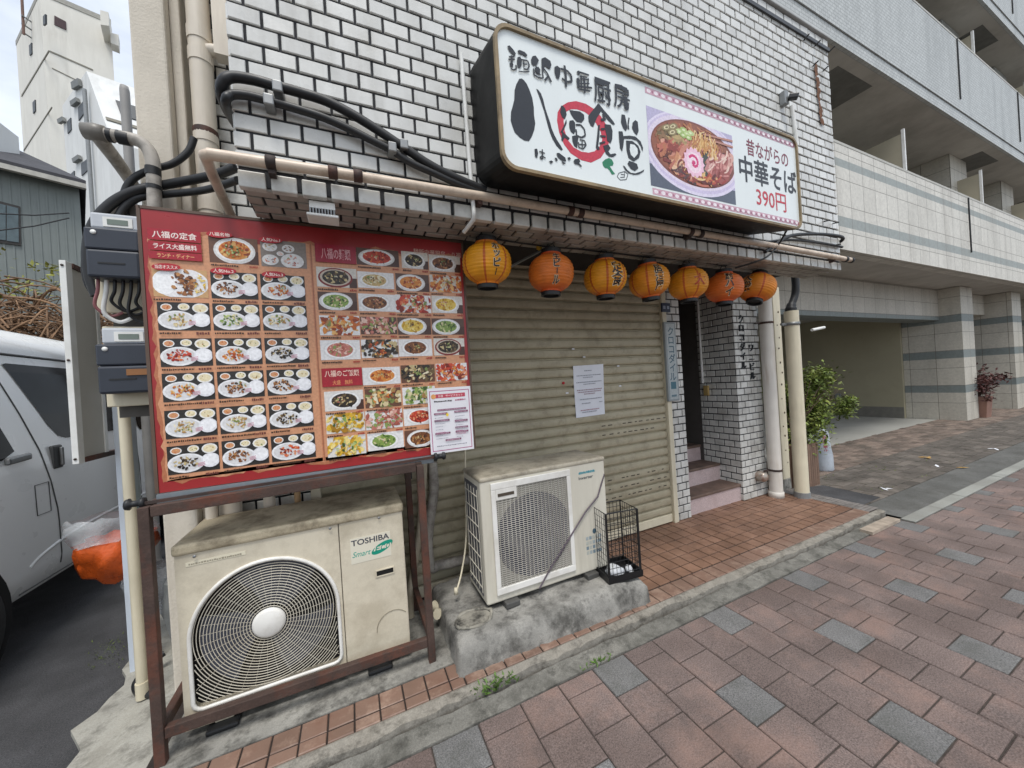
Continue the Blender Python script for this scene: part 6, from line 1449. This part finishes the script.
tag(g.build('weed', MATS['moss']), 'flat mossy weeds in the crack between asphalt and concrete slab', 'weed')

# ================================================================== VAN
van = thing('parked_van', 'silver white high roof van parked beside the shop with dark side windows', 'van', (-2.8, 4.3, 0))
M_van = mat('van_paint', '#f0f1f0', .3, .015, 2, coat=.7)
VX, VW = -2.79, .84
half = [(.0, .26), (.70, .27), (.815, .34), (.84, .48), (.845, .72), (.84, .98), (.825, 1.12), (.79, 1.40), (.745, 1.66), (.715, 1.765), (.72, 1.80), (.69, 1.86), (.60, 1.935), (.40, 1.975), (0, 1.99)]
def zmax(y):
    pts = [(1.95, .92), (1.98, 1.02), (2.15, 1.12), (2.75, 1.80), (3.05, 1.95), (3.4, 1.99), (6.5, 1.985), (6.62, 1.93), (6.66, 1.80)]
    for (a, za), (b, zb) in zip(pts, pts[1:]):
        if a <= y <= b: return za+(zb-za)*(y-a)/(b-a)
    return pts[-1][1]
def sidex(z):
    for (x0, z0), (x1, z1) in zip(half, half[1:]):
        if z0 <= z <= z1 and z1 > z0: return x0+(x1-x0)*(z-z0)/(z1-z0)
    return .8
st_ = [1.95, 1.98, 2.06, 2.15, 2.3, 2.5, 2.75, 2.9, 3.05, 3.2, 3.4, 4.0, 4.6, 5.2, 5.8, 6.3, 6.5, 6.58, 6.62, 6.66]
V = []; F = []
for y in st_:
    zm = zmax(y); t = zm/1.99
    nar = 1-.10*max(0, (2.3-y)/.35)**2-.03*max(0, (y-6.5)/.16)**2
    prof = [(x*nar, z if z < .7 else .7+(z-.7)*(zm-.7)/(1.99-.7)) for x, z in half]
    V += [(VX+x, y, z) for x, z in prof]+[(VX-x, y, z) for x, z in prof[::-1]][1:-1]
m_ = len(V)//len(st_)
for i in range(len(st_)-1):
    for k in range(m_): F.append((i*m_+k, i*m_+(k+1) % m_, (i+1)*m_+(k+1) % m_, (i+1)*m_+k))
F += [tuple(range(m_)), tuple(range((len(st_)-1)*m_, len(st_)*m_))[::-1]]
g = MB(); g.mesh(V, F, smooth=True); pb(g, 'body', M_van, van)
SXV = VX
def onside(y, z, off=.004): return (VX+sidex(z)+off, y, z)
def sidepatch(name, poly, m, off=.004, parent=van):
    g = MB(); n = len(poly)
    # cut into horizontal strips so the patch follows the body curve
    zs = sorted({round(p[1], 3) for p in poly} | {z for _, z in half if min(p[1] for p in poly) < z < max(p[1] for p in poly)})
    def clipz(P, lim, sg):
        o = []
        for i in range(len(P)):
            a, b = P[i-1], P[i]; da, db = sg*(a[1]-lim), sg*(b[1]-lim)
            if (da >= 0) != (db >= 0): t = da/(da-db); o.append((a[0]+(b[0]-a[0])*t, lim))
            if db >= 0: o.append(b)
        return o
    for a, b in zip(zs, zs[1:]):
        if b-a < .002: continue
        P = clipz(clipz(poly, a, 1), b, -1)
        if len(P) >= 3: g.face([onside(y, z, off) for y, z in P])
    return pb(g, name, m, parent) if parent is van else g.build(name, m, parent)
def vp(px, py): q = atx(px, py, -1.97); return (q.y, q.z)
wpl = [vp(13.7, 361.9), vp(70, 363.5), vp(73, 436), vp(60, 435.5), vp(52.8, 432), vp(45.5, 421)]
wz0, wz1 = min(p[1] for p in wpl), max(p[1] for p in wpl)
sidepatch('side_window', [(3.49, 1.70), (3.52, 1.71), (4.62, 1.71), (4.66, 1.68), (4.66, 1.27), (4.62, 1.23), (3.88, 1.23), (3.80, 1.25), (3.72, 1.33)], M_glass_dark)
sidepatch('rear_window', [(4.86, 1.71), (6.35, 1.71), (6.40, 1.66), (6.40, 1.24), (6.36, 1.20), (4.90, 1.20), (4.86, 1.24)], M_glass_dark)
sidepatch('front_window', [(2.62, 1.20), (3.30, 1.16), (3.40, 1.2), (3.22, 1.62), (3.14, 1.68), (2.92, 1.66)], M_glass_dark)
g = MB(); g.face([(VX-.68, 2.19, 1.15), (VX+.68, 2.19, 1.15), (VX+.60, 2.72, 1.78), (VX-.60, 2.72, 1.78)]); 
for i in range(len(g.v)): g.v[i] = (g.v[i][0], g.v[i][1]-.015, g.v[i][2]+.01)
pb(g, 'windscreen', M_glass_dark, van)
M_seam = mat('seam_dark', '#4a4b4b', .6)
for pts in ([(3.36, 1.755), (3.47, 1.5), (3.60, 1.18), (3.68, .8), (3.70, .42)], [(4.78, 1.755), (4.78, .36)], [(3.0, 1.765), (6.4, 1.765)], [(3.36, .36), (4.9, .36)], [(2.42, 1.08), (2.46, .7)]):
    fine = [(a[0]+(b[0]-a[0])*t/10, a[1]+(b[1]-a[1])*t/10) for a, b in zip(pts, pts[1:]) for t in range(10)]+[pts[-1]]
    g = MB(); g.tube([onside(y, z, .001) for y, z in fine], .004 if pts[0] != (3.0, 1.765) else .008, 5); pb(g, 'panel_seam', M_seam, van)
g = MB(); g.tube(spline([onside(y, z, -.012) for y, z in [(3.42, .50), (3.55, .55), (3.9, .60), (4.6, .62), (6.0, .63)]]), .018, 12); pb(g, 'body_crease', M_van, van)
for (y, z) in ((3.40, 1.15), ):
    g = MB(); g.bar(onside(y-.10, z, .02), onside(y+.08, z+.01, .02), .03, .04); pb(g, 'door_handle', M_steel, van, bevel=.012)
g = MB(); g.box(*(lambda q: (q[0]-.012, q[0]+.016, q[1]-.045, q[1]+.05, q[2]-.075, q[2]+.075))(onside(3.73, 1.12, 0))); hd = pb(g, 'door_handle', M_seam, van, bevel=.012)
g = MB(); q = onside(3.75, 1.12, .022); g.bar((q[0], q[1], q[2]-.06), (q[0], q[1], q[2]+.06), .022, .022); pb(g, 'handle_grip', M_steel, van, bevel=.008)
g = MB(); P = [onside(y, z, .001) for y, z in [(3.50, .80), (3.62, .80), (3.62, .98), (3.50, .98)]]; g.tube(P, .003, 4, closed=True); pb(g, 'fuel_flap', M_seam, van)
for y in (2.86, 5.55):
    for sx2 in (1, -1):
        x = VX+sx2*.80
        g = MB(); g.lathe([(.0, 0), (.40, 0), (.40, sx2*.049), (0, sx2*.0495)], 32, (x, y, .34), ax='x', smooth=False); pb(g, 'wheel_arch', M_dark, van)
        g = MB(); g.lathe([(.19, -.09), (.30, -.10), (.325, -.07), (.325, .05), (.31, .075), (.20, .07)], 32, (x, y, .325), ax='x'); wh = pb(g, 'wheel', M_black, van)
        g = MB(); g.lathe([(0, sx2*.02), (.08, sx2*.03), (.10, sx2*.02), (.17, sx2*.045), (.195, sx2*.065), (.20, sx2*.05)], 28, (x, y, .325), ax='x'); o = g.build('rim', M_steel); o.parent = wh
for sx2 in (1, -1):
    g = MB(); g.box(VX+sx2*.62-.13, VX+sx2*.62+.13, 1.925, 1.99, .72, .95); pb(g, 'headlight', mat('lamp_lens', '#c9ced2', .1, .05), van, bevel=.02)
    g = MB(); g.box(VX+sx2*.95-.06, VX+sx2*.95+.06, 2.45, 2.52, 1.12, 1.36); pb(g, 'mirror', M_black, van, bevel=.03)
g = MB(); g.box(VX-.78, VX+.78, 1.90, 2.0, .28, .52); pb(g, 'front_bumper', M_van, van, bevel=.03)

def allkids(o):
    for c in bpy.data.objects:
        if c.parent is o: yield c; yield from allkids(c)
for c in list(allkids(van)):      # raise everything above the belt line: high roof body
    me = c.data
    for v in me.vertices:
        if v.co.z > .7: v.co.z = .7+(v.co.z-.7)*1.13
    if c.name.startswith('body'):
        bm_ = bmesh.new(); bm_.from_mesh(me); bmesh.ops.recalc_face_normals(bm_, faces=bm_.faces); bm_.to_mesh(me); bm_.free()
# ================================================================== RUBBISH BAG
bg_ = thing('rubbish_bag', 'crumpled orange and clear plastic bag hanging behind the pale blue post', 'bag', (-1.33, 2.92, .5))
rr = random.Random(15)
def crumple(prof, c, sx_, sy_, seed):
    r2 = random.Random(seed); n = 26; V = []; F = []
    for (r_, z) in prof:
        for k in range(n):
            a = 2*math.pi*k/n; q = 1+.16*math.sin(3*a+z*19)+.10*math.sin(7*a-z*31)+r2.uniform(-.07, .07); V.append((c[0]+r_*q*math.cos(a)*sx_, c[1]+r_*q*math.sin(a)*sy_, z+r2.uniform(-.012, .012)))
    for i in range(len(prof)-1):
        for k in range(n): F.append((i*n+k, i*n+(k+1) % n, (i+1)*n+(k+1) % n, (i+1)*n+k))
    return V, F
g = MB(); g.mesh(*crumple([(.02, .47), (.07, .50), (.12, .545), (.15, .60), (.165, .655), (.17, .70), (.165, .735)], (-1.32, 2.93), 1, .8, 3), smooth=True); pb(g, 'orange_part', mat('orange_film', '#cf5a20', .3, .15, 14, bump=1.0, bscale=30), bg_)
M_clear = mat('clear_film', '#d0d4d6', .12, .05, 14, alpha=.35, spec=.7, bump=1.0, bscale=26)
g = MB(); g.mesh(*crumple([(.165, .735), (.155, .77), (.16, .81), (.17, .85), (.15, .87)], (-1.32, 2.93), 1.05, .8, 4), smooth=True); pb(g, 'clear_part', M_clear, bg_)
g = MB(); g.mesh(*crumple([(.02, .18), (.08, .22), (.11, .32), (.13, .44), (.12, .50)], (-1.20, 2.98), .9, .8, 6), smooth=False); pb(g, 'lower_bag', M_clear, bg_)
g = MB(); g.mesh(*crumple([(.02, .03), (.11, .06), (.13, .22), (.12, .40), (.07, .47), (.02, .5)], (-1.0, 2.95), 1, .8, 9)); g2 = g.build('rubbish_bag', mat('grey_film', '#8d9090', .3, .15, 14)); tag(g2, 'grey full rubbish bag standing behind the rusty stand post', 'bag')
g = MB(); g.mesh(*crumple([(.02, .80), (.06, .82), (.065, .90), (.03, .96), (.01, .97)], (-.93, 2.85), 1, .8, 10)); tag(g.build('green_wrap', mat('green_film', '#1d8a4a', .35, .1, 12)), 'green plastic glimpsed behind the stand left of the big air conditioner', 'plastic')
bx = MB(); bx.box(-1.10, -.92, 2.85, 3.1, .48, .80); 

# ================================================================== BACKGROUND, LEFT
def hit(px, P, yaw):
    """where the vertical plane through P with heading yaw meets the ray column of this pixel at eye height"""
    d = CR*((px-512)/FPX) + CU*0 - CB
    dx, dy = math.sin(R(yaw)), math.cos(R(yaw))
    # solve (d.x, d.y) s = P + t (dx, dy)
    det = d.x*(-dy)-d.y*(-dx); s = (P[0]*(-dy)-P[1]*(-dx))/det
    return Vector((d.x*s, d.y*s, 0))
def pix_on(px, py, P, yaw):
    d = CR*((px-512)/FPX) + CU*((384-py)/FPX) - CB; dx, dy = math.sin(R(yaw)), math.cos(R(yaw))
    det = d.x*(-dy)-d.y*(-dx); s = (P[0]*(-dy)-P[1]*(-dx))/det
    return Vector((d.x*s, d.y*s, d.z*s+EYE))
def wallprism(mb, P, z0, z1):
    n = len(P); V = [(p.x, p.y, z0) for p in P]+[(p.x, p.y, z1) for p in P]; mb.mesh(V, [tuple(range(n)), tuple(range(n, 2*n))]+[(i, (i+1) % n, (i+1) % n+n, i+n) for i in range(n)])
M_wh = mat('white_render', '#dddad1', .8, .05, .6, dirt='#8f897a', dirt_amt=.4, dirt_scale=.6, streak=True)
M_wh2 = mat('white_render_cool', '#d9dad8', .8, .05, .6, dirt='#8f8f8a', dirt_amt=.4, dirt_scale=.6, streak=True)
# tower
def planepatch(mb, P0, yaw, pixels, off=.05, thick=.08):
    pts = [pix_on(a, b, P0, yaw) for a, b in pixels]; nrm = Vector((math.cos(R(yaw)), -math.sin(R(yaw)), 0))
    if nrm.dot(Vector((P0[0], P0[1], 0))) > 0: nrm = -nrm
    mb.prism([p+nrm*off for p in pts], -nrm*thick)
Pc = at(47, 100, 34); tw = thing('tower_building', 'tall plain white tower block with one small maroon window, far left against the sky', 'building', (Pc.x, Pc.y, 0))
YR, YL = 72, -37.6
Pr = pix_on(113, 60, Pc, YR); Pl = pix_on(20, 100, Pc, YL); Pr.z = Pl.z = 0; zt = pix_on(46, -3, Pc, YR).z
vr, vl = (Pr-Vector((Pc.x, Pc.y, 0))), (Pl-Vector((Pc.x, Pc.y, 0)))
c0 = Vector((Pc.x, Pc.y, 0)); g = MB(); wallprism(g, [c0, c0+vr, c0+vr+vl*1.4, c0+vl], 0, zt); pb(g, 'wall', M_wh, tw)
g = MB(); wallprism(g, [c0+(c0-(c0+vr+vl))*.006, c0+vr*1.006-vl*.006, c0+vr*1.006+vl*1.41, c0+vl*1.008-vr*.006], zt+.01, zt+.35); pb(g, 'roof_edge', mat('roof_edge_grey', '#9c9a92', .7), tw)
g = MB(); planepatch(g, Pc, YR, [(54.5, 16), (66, 22), (66.5, 30.5), (54.5, 25)]); pb(g, 'window', mat('maroon_glass', '#3d2426', .3), tw)
for q in ([(44, 17), (46.3, 14.5), (46.5, 24), (44.2, 26)], [(30, 46), (32.5, 43), (32.7, 54), (30.5, 56)], [(33.5, 103), (36, 100), (36.3, 111), (34, 114)]):
    g = MB(); planepatch(g, Pc, YL, q); pb(g, 'window', mat('far_glass', '#33383c', .5), tw)
M_line = mat('joint_line', '#7d796e', .8)
for yw, q in ((YR, [(49.5, 50.5), (93, 69.5), (93, 70.8), (49.5, 52)]), (YR, [(52, 67.8), (85, 84), (85, 84.8), (52, 68.6)]), (YL, [(22, 95), (49, 50.5), (49, 52), (22, 97)]), (YL, [(24, 150), (52, 107), (52, 108), (24, 151.5)])):
    g = MB(); planepatch(g, Pc, yw, q, .03, .05); pb(g, 'cornice_line', M_line, tw)
for q, d_ in (([(104, 28), (112, 30), (112.5, 43), (104.5, 42)], 1.6), ([(112, 41), (120, 43), (120, 54), (112.5, 51)], .8)):
    g = MB(); planepatch(g, Pc, YR, q, d_, d_-.02); pb(g, 'roof_duct', M_wh, tw)
an = thing('antenna', 'thin antenna mast fixed to the left face of the white tower', 'antenna', (0, 0, 0)); 
g = MB(); a_, b_ = pix_on(32, 40, Pc, YL), pix_on(29.5, -12, Pc, YL); nrm_ = Vector((-.5, -.86, 0))*.4
g.tube([a_+nrm_, b_+nrm_], .07, 6); pb(g, 'mast', mat('mast_rust', '#7a5f55', .7), an)
for yy in (22, 30, 38):
    q = pix_on(31.5, yy, Pc, YL); g = MB(); g.tube([q, q+nrm_*1.2], .05, 5); pb(g, 'bracket', M_greymetal, an)
# stepped white building in front of the tower
T = at(86.5, 71, 26); YS, YW = -37.6, 72
mbd = thing('white_building', 'white stepped building with sloping front and hooded windows, before the tower', 'building', (T.x, T.y, 0))
tl = pix_on(62, 101, T, YS); bl_ = pix_on(112, 142, T, YS); zl_ = bl_.z
rt = Vector((math.sin(R(YW)), math.cos(R(YW)), 0))*9
P_side = [Vector((tl.x, tl.y, 0)), Vector((tl.x, tl.y, T.z)), T, bl_, Vector((bl_.x, bl_.y, 0))]
g = MB(); g.prism(P_side, rt); pb(g, 'wall', M_wh2, mbd)
for q in ([(79, 108), (85.5, 100), (86, 112), (79.5, 121)], [(68, 122), (71.5, 118), (72, 130), (68.5, 134)], [(82, 164), (88.5, 159), (89, 170), (82.5, 176)], [(72, 174), (75, 171), (75.3, 179), (72.3, 182)]):
    g = MB(); planepatch(g, T, YS, q, .04, .08); pb(g, 'window', MATS['far_glass'], mbd)
for q in ([(74, 103), (80, 99), (81, 103), (75, 108)], [(61, 121), (66, 118), (67, 122), (62, 125)], [(76, 160), (82, 156), (83, 160), (77, 164)], [(75, 84), (82, 80), (83, 87), (76, 91)]):
    g = MB(); planepatch(g, T, YS, q, .16, .13); pb(g, 'window_hood', mat('hood_grey', '#6b6d6b', .6), mbd)
g = MB(); a_ = pix_on(89, 92, T, YS); g.tube([a_+Vector((-.1, -.15, 0)), Vector((a_.x-.1, a_.y-.15, 0))], .09, 8); pb(g, 'drainpipe', M_greymetal, mbd)
tn = Vector((bl_.x-T.x, bl_.y-T.y, bl_.z-T.z)); nn = rt.normalized().cross(tn.normalized()); nn = nn if nn.z > 0 else -nn
def onslope(u, v): return T+rt*u+tn*v+nn*.06
for (u0_, u1_, v0_, v1_) in ((.08, .24, .34, .56), (.34, .52, .40, .62), (.62, .80, .40, .62)):
    g = MB(); g.prism([onslope(u0_, v0_), onslope(u0_, v1_), onslope(u1_, v1_), onslope(u1_, v0_)], -nn*.08); pb(g, 'window', MATS['far_glass'], mbd)
g = MB(); g.prism([onslope(.01, .66), onslope(.01, .70), onslope(.99, .70), onslope(.99, .66)], -nn*.10); pb(g, 'ledge', M_line, mbd)
# grey sided house
Hc = at(79, 189, 11); YH = 64
hs = thing('grey_house', 'grey clapboard house with a dark pitched roof and a small window, behind the van', 'house', (Hc.x, Hc.y, 0))
dirH = Vector((math.sin(R(YH)), math.cos(R(YH)), 0)); nrmH = Vector((-dirH.y, dirH.x, 0))
c0 = Vector((Hc.x, Hc.y, 0)); cL = c0-dirH*9; ze = Hc.z
M_side = bpy.data.materials.new('grey_siding'); M_side.use_nodes = True
_t = M_side.node_tree; _b = _t.nodes['Principled BSDF']; _b.inputs['Roughness'].default_value = .6
_w = _t.nodes.new('ShaderNodeTexNoise'); _w.inputs['Scale'].default_value = 3; _g = _t.nodes.new('ShaderNodeNewGeometry'); _t.links.new(_g.outputs['Position'], _w.inputs['Vector'])
_r = _t.nodes.new('ShaderNodeValToRGB'); _r.color_ramp.elements[0].color = (*lin('#767d7b'), 1); _r.color_ramp.elements[1].color = (*lin('#878e8b'), 1); _t.links.new(_w.outputs['Fac'], _r.inputs[0]); _t.links.new(_r.outputs[0], _b.inputs['Base Color'])
g = MB(); wallprism(g, [c0, cL, cL+nrmH*6, c0+nrmH*6], 0, ze)
n_ = 80
for i in range(n_):
    a = cL+dirH*(9*i/n_); g.obox(a-nrmH*.006+Vector((0, 0, ze/2)), dirH*.012, nrmH*.005, Vector((0, 0, ze/2-.01)))
pb(g, 'siding_wall', M_side, hs)
g = MB(); ov = .25
e0, e1 = c0+dirH*.1-nrmH*ov, cL-dirH*.3-nrmH*ov; r0 = pix_on(2, 147, c0+nrmH*3, YH); rh = r0.z-ze; r0.z = 0; r1 = cL+nrmH*3-dirH*2
for (a, b, c_, d) in ((e0, e1, r1, r0), ):
    P = [a+Vector((0, 0, ze)), b+Vector((0, 0, ze)), c_+Vector((0, 0, ze+rh)), d+Vector((0, 0, ze+rh))]; g.prism(P, (0, 0, .12))
b0 = c0+dirH*.1+nrmH*6.2; b1 = cL-dirH*.3+nrmH*6.2
g.prism([e0+Vector((0, 0, ze)), r0+Vector((0, 0, ze+rh)), b0+Vector((0, 0, ze))], (0, 0, .12)); g.prism([b0+Vector((0, 0, ze)), r0+Vector((0, 0, ze+rh)), r1+Vector((0, 0, ze+rh)), b1+Vector((0, 0, ze))], (0, 0, .12))
pb(g, 'roof', mat('dark_roof', '#3a3a3f', .8, .2, 4, bump=.5, bscale=14), hs)
g = MB(); g.bar(e0+Vector((0, 0, ze-.02)), e1+Vector((0, 0, ze-.02)), .10, .10); pb(g, 'eave_board', mat('eave_pale', '#b5b2a9', .6), hs)
g = MB(); planepatch(g, c0, YH, [(-14, 198), (20.5, 207), (21, 246), (-14, 241)], .03, .06); wf_ = pb(g, 'window', mat('frame_dark', '#3b3733', .5), hs)
for q in ([(-13, 201), (6, 206), (6, 241), (-13, 238.5)], [(7, 206), (18.5, 209), (19, 243), (7, 241.5)]):
    g = MB(); planepatch(g, c0, YH, q, .045, .03); o = g.build('pane', mat('house_glass', '#57666a', .08, .2, 6)); o.parent = wf_
g = MB(); q0 = pix_on(-1, 150, c0, YH); g.obox(q0+nrmH*1.2+Vector((-.25, 0, .3)), (.3, 0, 0), (0, .3, 0), (0, 0, .75)); pb(g, 'chimney', M_wh2, hs)
for (a, b) in (((-6, 213.5), (69, 213)), ((-6, 231), (69, 218))):
    p0, p1 = at(a[0], a[1], 9.6), at(b[0], b[1], 10.4); g = MB(); g.tube([p0, (p0+p1)/2+Vector((0, 0, -.04)), p1], .012, 5); tag(g.build('overhead_wire', M_black), 'thin overhead wire crossing the grey house, ' + ('upper one' if b[1] < 215 else 'lower one'), 'wire')
# bank with dead brambles
g = MB(); V = []; F = []
for i in range(21):
    for j in range(6):
        x = -9+.42*i; y = 7.0+.6*j; z = [0, 2.2, 2.75, 2.9, 2.9, 0][j]+.12*math.sin(i*.9+j) if 0 < j < 5 else 0
        V.append((x, y, z))
for i in range(20):
    for j in range(5): F.append((i*6+j, (i+1)*6+j, (i+1)*6+j+1, i*6+j+1))
g.mesh(V, F, smooth=True); structure('bank', g, mat('bank_soil', '#4a3f33', .95, .3, 4, bump=.8))
br2 = MB(); rr = random.Random(40)
for i in range(900):
    x0 = rr.uniform(-7.5, -2.2); y0 = rr.uniform(7.1, 8.6); z0 = 2.1+rr.random()*1.05; L_ = rr.uniform(.5, 1.3); a = rr.uniform(0, 6.28); el = rr.uniform(-.6, .7)
    p0 = Vector((x0, y0, z0)); d = Vector((math.cos(a)*math.cos(el), math.sin(a)*.6*math.cos(el), math.sin(el))); p1 = p0+d*L_*.5+Vector((0, 0, .14)); p2 = p0+d*L_+Vector((0, 0, -.14))
    br2.tube(spline([p0, p1, p2], 4), rr.uniform(.006, .016), 4, cap=False)
o = br2.build('bramble_thicket', mat('dead_bramble', '#7a5f47', .85, .3, 6, island=.4)); tag(o, kind='stuff', label='tangle of dead brown brambles over the bank behind the van', cat='brambles')
iv = thing('young_tree', 'sparse yellow green saplings rising over the dead brambles', 'tree', (-4.5, 8.2, 1.8))
g = MB(); foliage(g, (-4.5, 8.3, 3.55), (1.6, .5, .34), 620, .10, 51); pb(g, 'leaves', mat('yellow_leaf', '#8d8f3c', .6, .25, 6, island=.45), iv)
g = MB(); twigs(g, (-4.6, 8.3, 2.6), (-4.5, 8.3, 3.5), (1.3, .3, .35), 16, 12); pb(g, 'stem', M_wood, iv)
# grey service post behind the meters
g = MB(); q1, q2 = at(122.5, 85, 4.6), at(133, 190, 4.6); g.lathe([(.0, q1.z), (.03, q1.z-.01), (.036, q1.z-.05), (.040, 0)], 14, ((q1.x+q2.x)/2, 4.6, 0)); tag(g.build('utility_post', mat('post_grey', '#8a8885', .6, .1, 4), bevel=0), 'round grey post behind the bent conduit, before the white building', 'post')
# pale street frontage further along both ways
fb = thing('distant_building', 'pale distant building at the far right end of the street', 'building', (44, 6, 0))
g = MB(); g.box(38, 56, 4, 16, 0, 7); pb(g, 'wall', M_wh2, fb)
for i in range(3):
    for j in range(2):
        g = MB(); g.box(37.96, 38.02, 5+3.2*i, 6.8+3.2*i, 1.2+2.9*j, 2.6+2.9*j); pb(g, 'window', MATS['far_glass'], fb)
